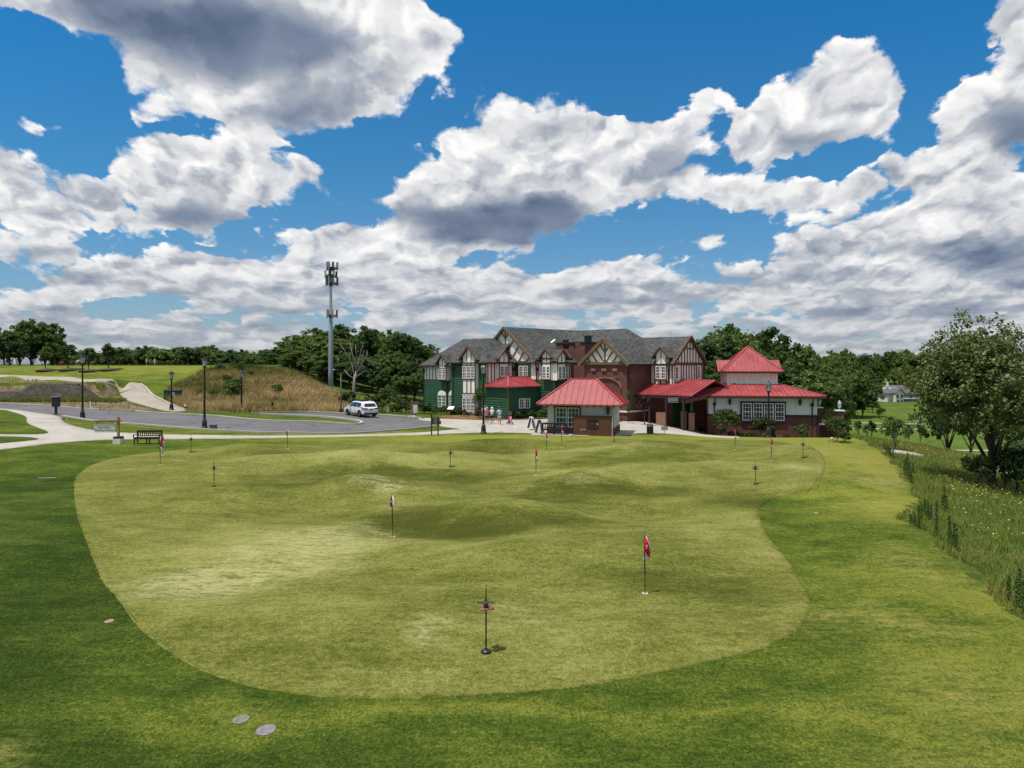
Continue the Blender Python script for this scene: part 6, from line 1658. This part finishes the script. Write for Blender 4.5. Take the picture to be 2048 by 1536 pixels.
# ------------------------------------------------------------------ cell tower
d = 105.0; x = at(661.5, d); z0 = Hf(x, d); s = d/F
tw_ = empty('cell_tower', (x, d, z0)); tag(tw_, 'tall grey steel monopole cell tower with four tiers of antennas', 'tower')
ht = zat(535, d) - z0
mb = MB(); mb.lathe((0, 0, 0), [(.36, -1), (.36, 3), (.33, ht*.3), (.30, ht*.56), (.25, ht*.57), (.20, ht*.78), (.16, ht*.80), (.13, ht)], 18); mb.build('pole', STEEL, tw_, True)
ANT = simple('antenna_panel_paint', (.33, .35, .34), .5); DKS = simple('dark_steel', (.06, .065, .065), .5, metal=.4)
def tier(py, rad, n, ph, wd, off, label=None):
    z = zat(py, d) - z0
    mb = MB()
    for k in range(3):
        a0_, a1_ = k*2.094 + off, (k+1)*2.094 + off
        for w_ in (-.15, .15):
            mb.bar((rad*math.cos(a0_), rad*math.sin(a0_), z+w_), (rad*math.cos(a1_), rad*math.sin(a1_), z+w_), .09)
        mb.bar((0, 0, z), (rad*.95*math.cos(a0_), rad*.95*math.sin(a0_), z), .12); mb.bar((0, 0, z-.6), (rad*.5*math.cos(a0_), rad*.5*math.sin(a0_), z), .09)
    mb.lathe((0, 0, 0), [(.28, z-.15), (.28, z+.15)], 10)
    fr_ = mb.build('antenna_mount', DKS, tw_)
    for k in range(n):
        a = k*6.283/n + off
        # put antennas on the triangle sides
        seg = (a - off) // 2.094; t_ = ((a - off) % 2.094) / 2.094
        p0 = Vector((math.cos(seg*2.094+off), math.sin(seg*2.094+off))); p1 = Vector((math.cos((seg+1)*2.094+off), math.sin((seg+1)*2.094+off)))
        p = (p0*(1-t_) + p1*t_) * rad * 1.05
        mb = MB(); mb.box(-wd/2, wd/2, -.09, .09, -ph*.45, ph*.55); mb.tube([(0, .16, -ph*.6), (0, .16, ph*.6)], .04, 6)
        o = mb.build('antenna', ANT if k % 3 else DKS, fr_, loc=(p.x, p.y, z + .3), rz=a - 1.57)
tier(537, .85, 7, 1.15, .20, .2); tier(552, .95, 5, .9, .18, .9); tier(567, .9, 6, 1.2, .22, .5); tier(632, .8, 6, 1.1, .24, .3)

# ------------------------------------------------------------------ distant buildings
def far_block(px0, px1, ytop, d, label, storeys, col, z0=None):
    x0, x1 = at(px0, d), at(px1, d); zt = zat(ytop, d); zb = zat(735, d)
    r = empty('tower_block', ((x0+x1)/2, d, zb)); tag(r, label, 'building')
    mb = MB(); w_ = (x1-x0)/2; mb.box(-w_, w_, 0, w_*1.2, -30, zt-zb); wl = mb.build('wall', simple('far_facade', col, .8, var=.08), r)
    mb = MB(); mb.box(-w_*.35, w_*.25, w_*.3, w_*.9, zt-zb, zt-zb+(zt-zb)*.12); mb.build('roof_housing', simple('far_roof', (.3, .3, .3)), r)
    for k in range(storeys):
        z = (zt-zb)*(1 - (k+.75)/storeys*.96); h_ = (zt-zb)/storeys*.35
        mb = MB(); mb.box(-w_*.92, w_*.92, -.25, .05, z, z+h_); mb.build('window', GLASS, wl)
far_block(1512, 1540, 672, 900, 'pale high rise showing above the trees behind the pavilion', 14, (.50, .48, .44))
far_block(1673, 1703, 709, 1100, 'low grey apartment block on the treeline right of the pavilion', 7, (.28, .27, .26))
far_block(1722, 1745, 709, 1100, 'low grey block on the treeline, middle of the three', 7, (.30, .28, .27))
far_block(1790, 1816, 703.5, 1300, 'pale building on the treeline above the white house', 6, (.62, .57, .50))
# white house across the valley
d = 420.0; x = at(1806, d); z0 = Hf(x, d)
hs = empty('white_house', (x, d, zat(805, d)), R(20)); tag(hs, 'large white house with grey roofs and porch across the valley', 'building')
HW = paint('white_house_wall', (.72, .71, .67), .8); HR = simple('grey_house_roof', (.11, .11, .12), .9, var=.2)
mb = MB(); mb.box(-12, 12, 0, 9, -6, 5.6); mb.box(-9, -3, -3, 2, -6, 6); mb.box(-7, -2, 2, 8, 5.6, 9); wl = mb.build('wall', HW, hs)
mb = MB()
pl, _ = roof_planes(-12.8, 12.8, -1.5, 10, 5.6, .5, 's', True, True); slabs(mb, pl, .3)
pl, _ = roof_planes(-6.5, 5.5, 1.5, 8.5, 7.4, .8, 's', False, False); slabs(mb, pl, .3)
pl, _ = roof_planes(-9.4, -2.6, -3.6, 6, 5.9, .8, 't', False, False); slabs(mb, pl, .3)
mb.build('roof', HR, hs)
mb = MB(); mb.prism([(-8.9, -3.05, 5.9), (-3.1, -3.05, 5.9), (-6, -3.05, 8.3)], (0, .4, 0)); mb.prism([(-6.4, 1.7, 7.4), (-6.4, 8.3, 7.4), (-6.4, 5, 10)], (.3, 0, 0)); mb.build('gable_wall', HW, hs)
mb = MB(); mb.box(-7.6, -6.6, 4, 5, 9, 12.2); mb.build('chimney', HW, hs)
for k in range(12):
    mb = MB(); xx = -1.5 + k*1.15; mb.box(xx, xx+.7, -.12, .02, 3.2, 4.7); mb.build('window', GLASS, wl)
for k in range(6):
    mb = MB(); xx = .5 + k*1.9; mb.box(xx, xx+1.1, -.12, .02, -.2, 1.6); mb.build('window', GLASS, wl)
for (a, b, zz0, zz1) in ((-8.4, -7, 3, 4.8), (-5, -3.6, 3, 4.8), (-8.2, -6.6, -.5, 1.6), (-5.2, -3.8, -.5, 1.6)):
    mb = MB(); mb.box(a, b, -3.12, -2.98, zz0, zz1); mb.build('window', GLASS, wl)
mb = MB(); mb.box(-3, 11, -2.6, -.1, 2.2, 2.5)
for k in range(8): mb.box(-2.8 + k*1.9, -2.6 + k*1.9, -2.5, -2.3, -3, 2.2)
mb.build('porch', HW, hs)
tag(MB().box(-16, 16, -7, 0, -1, -.35).build('terrace_slab', PAVE, None, loc=(x, d, zat(805, d)), rz=R(20)), kind='structure') if False else None

# ------------------------------------------------------------------ parked car
def car():
    g = G(722, 833, 50)
    # heading: nose points left and away from the viewer
    r = empty('parked_car', (g.x - .1, g.y + .4, g.z + .03), R(180 - 52)); tag(r, 'white sport utility car parked on the loop road, seen from behind', 'car')
    CW = simple('white_car_paint', (.72, .73, .74), .25, .5, var=.03); CG = simple('car_glass', (.010, .012, .015), .05, .9, var=.2); TY = simple('tyre_rubber', (.02, .02, .02), .8); RM = simple('alloy_rim', (.45, .45, .47), .3, .5, .8); CK = simple('car_black_trim', (.02, .02, .022), .6)
    # x forward; length 4.95, width 1.93, height 1.72
    low = [(-2.45, .48), (-2.47, .80), (-2.38, 1.02), (-2.20, 1.12), (.85, 1.08), (1.5, 1.02), (2.15, .90), (2.42, .74), (2.46, .50), (2.36, .30), (-2.30, .30)]
    def hw(z): return .955 if .45 < z < .85 else (.90 if z < .45 else .965 - (z-.85)*.30)
    vs = []; n = len(low)
    for sd in (-1, 1):
        for (x, z) in low:
            tap = 1 - .10*max(0, abs(x)-1.9)/.55
            vs.append((x, sd*hw(z)*tap, z))
    fs = [tuple(range(n)), tuple(range(2*n-1, n-1, -1))] + [(i, (i+1) % n, (i+1) % n + n, i+n) for i in range(n)]
    mb = MB(); mb.add(vs, fs)
    body = mb.build('body', CW, r, True); bv = body.modifiers.new('edge_round', 'BEVEL'); bv.width = .05; bv.segments = 3; bv.limit_method = 'ANGLE'; bv.angle_limit = R(25)
    cab = [(-2.22, 1.08), (-2.05, 1.50), (-1.85, 1.62), (-.6, 1.70), (.35, 1.66), (.75, 1.50), (1.35, 1.06)]
    n = len(cab); vs = []
    for sd in (-1, 1):
        for (x, z) in cab: vs.append((x, sd*(.90 - (z-1.05)*.34), z))
    fs = [tuple(range(n)), tuple(range(2*n-1, n-1, -1))] + [(i, (i+1) % n, (i+1) % n + n, i+n) for i in range(n)]
    mb = MB(); mb.add(vs, fs); roof = mb.build('roof', CW, r, True); bv = roof.modifiers.new('edge_round', 'BEVEL'); bv.width = .05; bv.segments = 3; bv.limit_method = 'ANGLE'; bv.angle_limit = R(25)
    for sd in (-1, 1):
        def P_(x, z, o=.012): return (x, sd*(.90 - (z-1.05)*.34 + o), z)
        for q in ([(.95, 1.12), (.38, 1.12), (.30, 1.55), (.55, 1.52), (.72, 1.42)], [(.30, 1.12), (-.72, 1.12), (-.66, 1.58), (.20, 1.56)], [(-.80, 1.12), (-1.55, 1.14), (-1.82, 1.28), (-1.62, 1.50), (-.74, 1.57)]):
            mb = MB(); mb.prism([P_(*a) for a in q], (0, sd*.012, 0)); mb.build('side_window', CG, r)
        mb = MB(); mb.bar((-1.7, sd*.66, 1.70), (.2, sd*.66, 1.74), .04, .04); mb.build('roof_rail', CK, r)
        mb = MB(); mb.box(.72, .95, sd*.93, sd*1.12, 1.10, 1.26); mb.build('mirror', CW, r)
        for x in (-.45, .55):
            mb = MB(); mb.box(x-.10, x+.10, sd*.945, sd*.985, .93, .96); mb.build('door_handle', CK, r)
        mb = MB(); mb.box(-1.0, 1.05, sd*.90, sd*.975, .30, .40); mb.build('side_sill', CK, r)
        mb = MB(); mb.prism([(-2.50, sd*.35, .98), (-2.50, sd*.82, 1.02), (-2.50, sd*.86, .88), (-2.50, sd*.5, .86)], (.14, 0, 0)); mb.prism([(-2.40, sd*.90, 1.03), (-1.98, sd*.945, 1.02), (-2.02, sd*.955, .93), (-2.40, sd*.90, .87)], (0, -sd*.05, 0)); mb.build('tail_light', simple('red_lamp', (.25, .02, .02), .2), r)
        for x in (-1.48, 1.45):
            mb = MB(); mb.lathe((0, 0, 0), [(.25, -.12), (.35, -.12), (.37, -.08), (.37, .08), (.35, .12), (.25, .12)], 24)
            ty = mb.build('tyre', TY, r, True); ty.location = (x, sd*.84, .37); ty.rotation_euler = (R(90), 0, 0)
            mb = MB(); mb.lathe((0, 0, 0), [(.25, -.05), (.25, .09), (.22, .10), (.21, .05), (.05, .05), (.05, .09), (.01, .09)], 20)
            for k in range(5):
                a = k*1.2566; mb.bar((.05*math.cos(a), .05*math.sin(a), sd*-.08 if False else .09), (.22*math.cos(a), .22*math.sin(a), .09), .06, .03)
            rm_ = mb.build('rim', RM, r); rm_.location = (x, sd*.86, .37); rm_.rotation_euler = (R(-90*sd), 0, 0)
            mb = MB(); n_ = 14; pts = [(x + .43*math.cos(math.pi*i/n_), sd*.90, .36 + .43*math.sin(math.pi*i/n_)) for i in range(n_+1)]
            mb.prism(pts, (0, sd*.066, 0)); mb.build('wheel_arch', CK, r)
    mb = MB(); mb.prism([(-2.235, -.66, 1.14), (-2.235, .66, 1.14), (-2.09, .58, 1.46), (-2.09, -.58, 1.46)], (-.03, 0, .01)); mb.build('rear_window', CG, r)
    mb = MB(); mb.prism([(1.30, -.72, 1.12), (1.30, .72, 1.12), (.80, .62, 1.48), (.80, -.62, 1.48)], (.03, 0, .02)); mb.build('windscreen', CG, r)
    mb = MB(); mb.box(-1.2, .1, -.42, .42, 1.69, 1.725); mb.build('sunroof', CG, r)
    mb = MB(); mb.box(-2.52, -2.44, -.26, .26, .78, .93); mb.build('number_plate', simple('plate_grey', (.25, .28, .27), .5), r)
    mb = MB(); mb.box(-2.50, -2.36, -.80, .80, .30, .46); mb.build('rear_bumper', CK, r)
    return r
car()

# ------------------------------------------------------------------ people
def skin(name, verts, edges, rad, mt, parent, sub=1):
    me = bpy.data.meshes.new(name); me.from_pydata([Vector(v) for v in verts], edges, [])
    o = bpy.data.objects.new(name, me); COL.objects.link(o)
    md = o.modifiers.new('s', 'SKIN'); md.use_smooth_shade = True
    for i, r_ in enumerate(rad):
        q = me.skin_vertices[0].data[i]; q.radius = r_ if isinstance(r_, tuple) else (r_, r_)
        q.use_root = (i == 0)
    sb_ = o.modifiers.new('u', 'SUBSURF'); sb_.levels = sub; sb_.render_levels = sub
    bpy.context.view_layer.update()
    m2_ = bpy.data.meshes.new_from_object(o.evaluated_get(bpy.context.evaluated_depsgraph_get()))
    bpy.data.objects.remove(o); m2_.name = name; m2_.materials.clear()
    return link(name, m2_, mt, parent, smooth=True)
SKIN = simple('skin', (.40, .24, .165), .6, .3, var=.06)
def cl(n, c): return simple(n, c, .85, .1, var=.08, scale=12)
def person(loc, rz, label, shirt, short, hair, h=1.68, arms='down', lean=0.0, hat=None, legs=.0, skirt=False, group=None, slim=False):
    r = empty('person', loc, rz); r.scale = (h/1.72,)*3; tag(r, label, 'person', group)
    L = lean
    def S(x, y, z): return (x, y - L*max(0, z-.9), z - abs(L)*.25*max(0, z-.9))
    hipz = .92
    sp = legs
    J = [S(0, 0, hipz), S(0, 0, 1.12), S(0, .01, 1.32), S(0, 0, 1.44), S(0, -.01, 1.53), S(0, -.02, 1.60), S(0, -.02, 1.68),
         (-.09, sp*.3, .86), (-.10, sp*.5-.02, .50), (-.11, sp, .09), (-.12, sp-.13, .04),
         (.09, -sp*.3, .86), (.10, -sp*.5-.02, .50), (.11, -sp, .09), (.12, -sp-.13, .04)]
    A = {'down': [(-.18, 0, 1.40), (-.24, .02, 1.13), (-.25, -.06, .90), (.18, 0, 1.40), (.24, .02, 1.13), (.25, -.06, .90)],
         'hips': [(-.18, 0, 1.40), (-.36, .06, 1.18), (-.20, -.02, 1.00), (.18, 0, 1.40), (.36, .06, 1.18), (.20, -.02, 1.00)],
         'fold': [(-.18, 0, 1.40), (-.25, -.02, 1.14), (.02, -.22, 1.18), (.18, 0, 1.40), (.25, -.02, 1.14), (-.02, -.24, 1.14)],
         'face': [(-.18, 0, 1.40), (-.24, -.04, 1.13), (-.16, -.30, 1.20), (.18, 0, 1.40), (.27, -.12, 1.20), (.10, -.14, 1.52)],
         'swing': [(-.17, -.06, 1.40), (.02, -.30, 1.38), (.28, -.22, 1.52), (.18, -.02, 1.42), (.34, -.10, 1.42), (.32, -.14, 1.58)],
         'putt': [(-.17, -.04, 1.38), (-.16, -.28, 1.14), (-.02, -.42, .92), (.17, -.04, 1.38), (.16, -.28, 1.14), (.02, -.42, .92)]}[arms]
    aj = [S(*a) for a in A]
    V = J + [aj[0], aj[1], aj[2], aj[3], aj[4], aj[5]]
    E_ = [(0,1),(1,2),(2,3),(3,4),(4,5),(5,6),(0,7),(7,8),(8,9),(9,10),(0,11),(11,12),(12,13),(13,14),(3,15),(15,16),(16,17),(3,18),(18,19),(19,20)]
    w_ = .9 if slim else 1.0
    rad = [(.15*w_, .11), (.13*w_, .10), (.155*w_, .11), (.07, .065), (.055, .055), (.085, .10), (.07, .085), .085, .06, .038, .03, .085, .06, .038, .03, .06, .042, .028, .06, .042, .028]
    skin('body', V, E_, rad, SKIN, r)
    # five-fingered hands are grown from the wrists as short chains
    for (w0, w1) in ((aj[1], aj[2]), (aj[4], aj[5])):
        d_ = (Vector(w1) - Vector(w0)).normalized(); q_ = d_.orthogonal().normalized()
        hv = [Vector(w1), Vector(w1) + d_*.07]; he = [(0, 1)]; hr = [.026, .034]
        for k in range(4):
            hv.append(hv[1] + d_*(.045 + .01*(1.5-abs(k-1.5))) + q_*(k-1.5)*.02); he.append((1, len(hv)-1)); hr.append(.008)
        hv.append(hv[0] + d_*.05 + q_*.05); he.append((0, len(hv)-1)); hr.append(.009)
        skin('hand', hv, he, hr, SKIN, r, 1)
    V2 = [J[0], J[1], J[2], J[3], aj[0], tuple(Vector(aj[0]).lerp(Vector(aj[1]), .55)), aj[3], tuple(Vector(aj[3]).lerp(Vector(aj[4]), .55))]
    skin('shirt', V2, [(0,1),(1,2),(2,3),(3,4),(4,5),(3,6),(6,7)], [(.175*w_, .13), (.155*w_, .122), (.18*w_, .132), (.10, .09), .075, .06, .075, .06], shirt, r)
    kz = .45 if not skirt else .35
    V3 = [J[0], tuple(Vector(J[7]).lerp(Vector(J[8]), .1)), tuple(Vector(J[7]).lerp(Vector(J[8]), kz+.25)), tuple(Vector(J[11]).lerp(Vector(J[12]), .1)), tuple(Vector(J[11]).lerp(Vector(J[12]), kz+.25))]
    skin('shorts', V3, [(0,1),(1,2),(0,3),(3,4)], [(.178*w_, .135), .115, .098, .115, .098], short, r)
    hx, hy, hz = J[5]
    mb = MB(); prof = [(.10, -.06), (.112, .0), (.108, .06), (.085, .11), (.045, .135), (.005, .142)]
    mb.lathe((hx, hy+.018, hz+.02), prof, 14); hm_ = mb.build('hat' if hat else 'hair', hat or hair, r, True)
    if hat:
        mb = MB(); mb.prism([(hx-.085, hy-.09, hz+.045), (hx+.085, hy-.09, hz+.045), (hx+.06, hy-.20, hz+.035), (hx-.06, hy-.20, hz+.035)], (0, 0, .012)); mb.build('brim', hat, hm_)
        mb = MB(); mb.lathe((hx, hy+.03, hz), [(.05, -.10), (.10, -.05), (.105, .02)], 12); mb.build('hair', hair, r, True)
    mb = MB(); mb.tube([(hx, hy-.085, hz+.01), (hx, hy-.118, hz-.015), (hx, hy-.09, hz-.025)], [.006, .012, .01], 6); mb.build('nose', SKIN, r, True)
    mb = MB()
    for sd in (-1, 1): mb.lathe((hx+sd*.032, hy-.098, hz+.012), [(.002, -.007), (.009, 0), (.002, .007)], 8)
    mb.build('eye', INK, r); mb = MB(); mb.box(hx-.022, hx+.022, hy-.104, hy-.094, hz-.052, hz-.046); mb.build('mouth', simple('lips', (.32, .10, .09)), r)
    for sd in (-1, 1):
        mb = MB(); mb.box(-.045, .045, -.14, .10, 0, .06); o = mb.build('shoe', WHT, r); o.location = (sd*.115, (sp if sd < 0 else -sp), 0); bvv = o.modifiers.new('b', 'BEVEL'); bvv.width = .02; bvv.segments = 2
    return r
PK = cl('pink_shirt', (.62, .10, .22)); WS = cl('white_shirt', (.72, .73, .76)); LB = cl('pale_blue_dress', (.55, .64, .85)); BK = cl('black_shorts', (.02, .02, .022)); GR = cl('grey_top', (.45, .48, .52))
BL = cl('blonde_hair', (.55, .40, .22)); GY = cl('grey_hair', (.50, .47, .42)); BR = cl('brown_hair', (.14, .07, .04)); WHh = cl('white_cap', (.80, .79, .76)); KH = cl('khaki_shorts', (.42, .34, .22)); NV = cl('navy_shirt', (.04, .06, .14))
def pat(px, py, d0=40): g = G(px, py, d0); return (g.x, g.y, g.z + .03)
person(pat(974, 849), R(200), 'woman in pink top and black shorts beside the lamp post, hand raised', PK, BK, BL, 1.68, 'face')
person(pat(984, 848.5), R(150), 'woman in white top and black shorts, middle of the group, white cap', WS, BK, GY, 1.66, 'fold', hat=WHh)
person(pat(999, 850), R(35), 'woman in pale blue outfit seen from behind, right of the group', LB, LB, BR, 1.70, 'hips', skirt=True)
q = pat(968.5, 845); person(q, R(170), 'person in pale top half hidden behind the lamp post', WS, KH, BL, 1.70, 'down')
hill = [(11, 728.5, 'swing', 'golfer in grey top swinging at the far left on the hilltop', GR, KH, 40), (156, 730.5, 'putt', 'person in white bending on the hilltop, just left of the lamp head', WS, KH, 90), (152, 731, 'putt', 'person crouching low beside the bending one on the hilltop', WS, WS, 120), (309.5, 731, 'down', 'person in white standing on the hilltop, tallest there', WS, cl('white_trousers', (.6, .58, .52)), 190), (293, 731, 'down', 'person in grey on the hilltop, left of the one in white', GR, cl('grey_trousers', (.3, .3, .3)), 170), (24, 728.5, 'down', 'person in dark clothes next to the swinging golfer', NV, KH, 200)]
for (px, py, ar_, lb, sh, so, rz) in hill:
    d = 190.0; x = at(px, d); person((x, d, Hf(x, d)), R(rz), lb, sh, so, BR, 1.75, ar_, lean=.9 if ar_ == 'putt' else 0, hat=WHh, legs=.1)
# range furniture on the hilltop
x = at(122, 186.); mb = MB(); mb.box(-.5, .5, -.3, .3, 0, .12); mb.box(-.45, .45, .2, .28, .12, 1.15); mb.box(-.45, .45, -.28, .28, .5, .6); tag(mb.build('red_bag_stand', simple('brick_red_paint', (.30, .06, .04)), None, loc=(x, 186, Hf(x, 186))), 'small red brown bag stand on the hilltop between young trees', 'stand')
# golf bag on a push cart
g = pat(1020, 850); r = empty('golf_bag', g, R(15)); tag(r, 'black and pink golf bag on a push cart on the plaza', 'golf bag')
mb = MB(); mb.tube([(-.05, 0, .12), (.0, .05, .55), (.05, .1, .98)], [.17, .18, .16], 14); mb.build('bag', cl('black_nylon', (.015, .015, .018)), r, True)
mb = MB(); mb.tube([(-.13, -.14, .20), (-.08, -.10, .5), (-.03, -.04, .85)], [.08, .10, .07], 10); mb.build('pink_pocket', cl('pink_nylon', (.65, .03, .22)), r, True)
mb = MB(); mb.tube([(-.02, -.19, .22), (.04, -.14, .5), (.10, -.06, .8)], [.03, .035, .03], 8); mb.build('white_stripe', WHT, r, True)
for k in range(6):
    mb = MB(); a = k*1.05; mb.tube([(.05+.07*math.cos(a), .1+.07*math.sin(a), .9), (.08+.12*math.cos(a), .12+.12*math.sin(a), 1.10+.03*k)], .010, 5); c_ = mb.build('club', STEEL, r)
    mb = MB(); mb.tube([(.08+.12*math.cos(a), .12+.12*math.sin(a), 1.08+.03*k), (.10+.15*math.cos(a), .13+.15*math.sin(a), 1.17+.03*k)], [.035, .045], 8); mb.build('head_cover', WHT if k == 2 else BLACKM, c_, True)
for sd in (-1, 1):
    mb = MB(); mb.lathe((0, 0, 0), [(.13, -.02), (.145, 0), (.13, .02), (.11, .015), (.11, -.015)], 16); o = mb.build('wheel', BLACKM, r); o.location = (sd*.30, .05, .145); o.rotation_euler = (0, R(90), 0)
mb = MB(); mb.tube([(-.3, .05, .145), (.3, .05, .145)], .015, 6); mb.tube([(0, .05, .15), (.35, -.1, .80), (.48, -.16, .95)], .018, 6); mb.build('cart_frame', BLACKM, r)

# ------------------------------------------------------------------ labels of look-alikes told apart by their place
def ordinal(n):
    w_ = ['', 'first', 'second', 'third', 'fourth', 'fifth', 'sixth', 'seventh', 'eighth', 'ninth', 'tenth', 'eleventh', 'twelfth', 'thirteenth', 'fourteenth', 'fifteenth', 'sixteenth', 'seventeenth', 'eighteenth', 'nineteenth', 'twentieth']
    if n <= 20: return w_[n]
    return {2: 'twenty', 3: 'thirty', 4: 'forty', 5: 'fifty', 6: 'sixty'}[n // 10] + ('-' + w_[n % 10] if n % 10 else '')
same = {}
for o in list(COL.objects):
    if o.parent is None and o.get('group') and o.get('label'): same.setdefault((o['group'], o['label']), []).append(o)
for (g_, lb), lst in same.items():
    if len(lst) < 2: continue
    lst.sort(key=lambda o: o.location.x / max(o.location.y, 1))
    for k, o in enumerate(lst):
        pos = 'leftmost' if k == 0 else ('rightmost' if k == len(lst)-1 else ordinal(k+1) + ' from the left')
        words = lb.split()
        o['label'] = ' '.join(words[:11]) + ', ' + pos
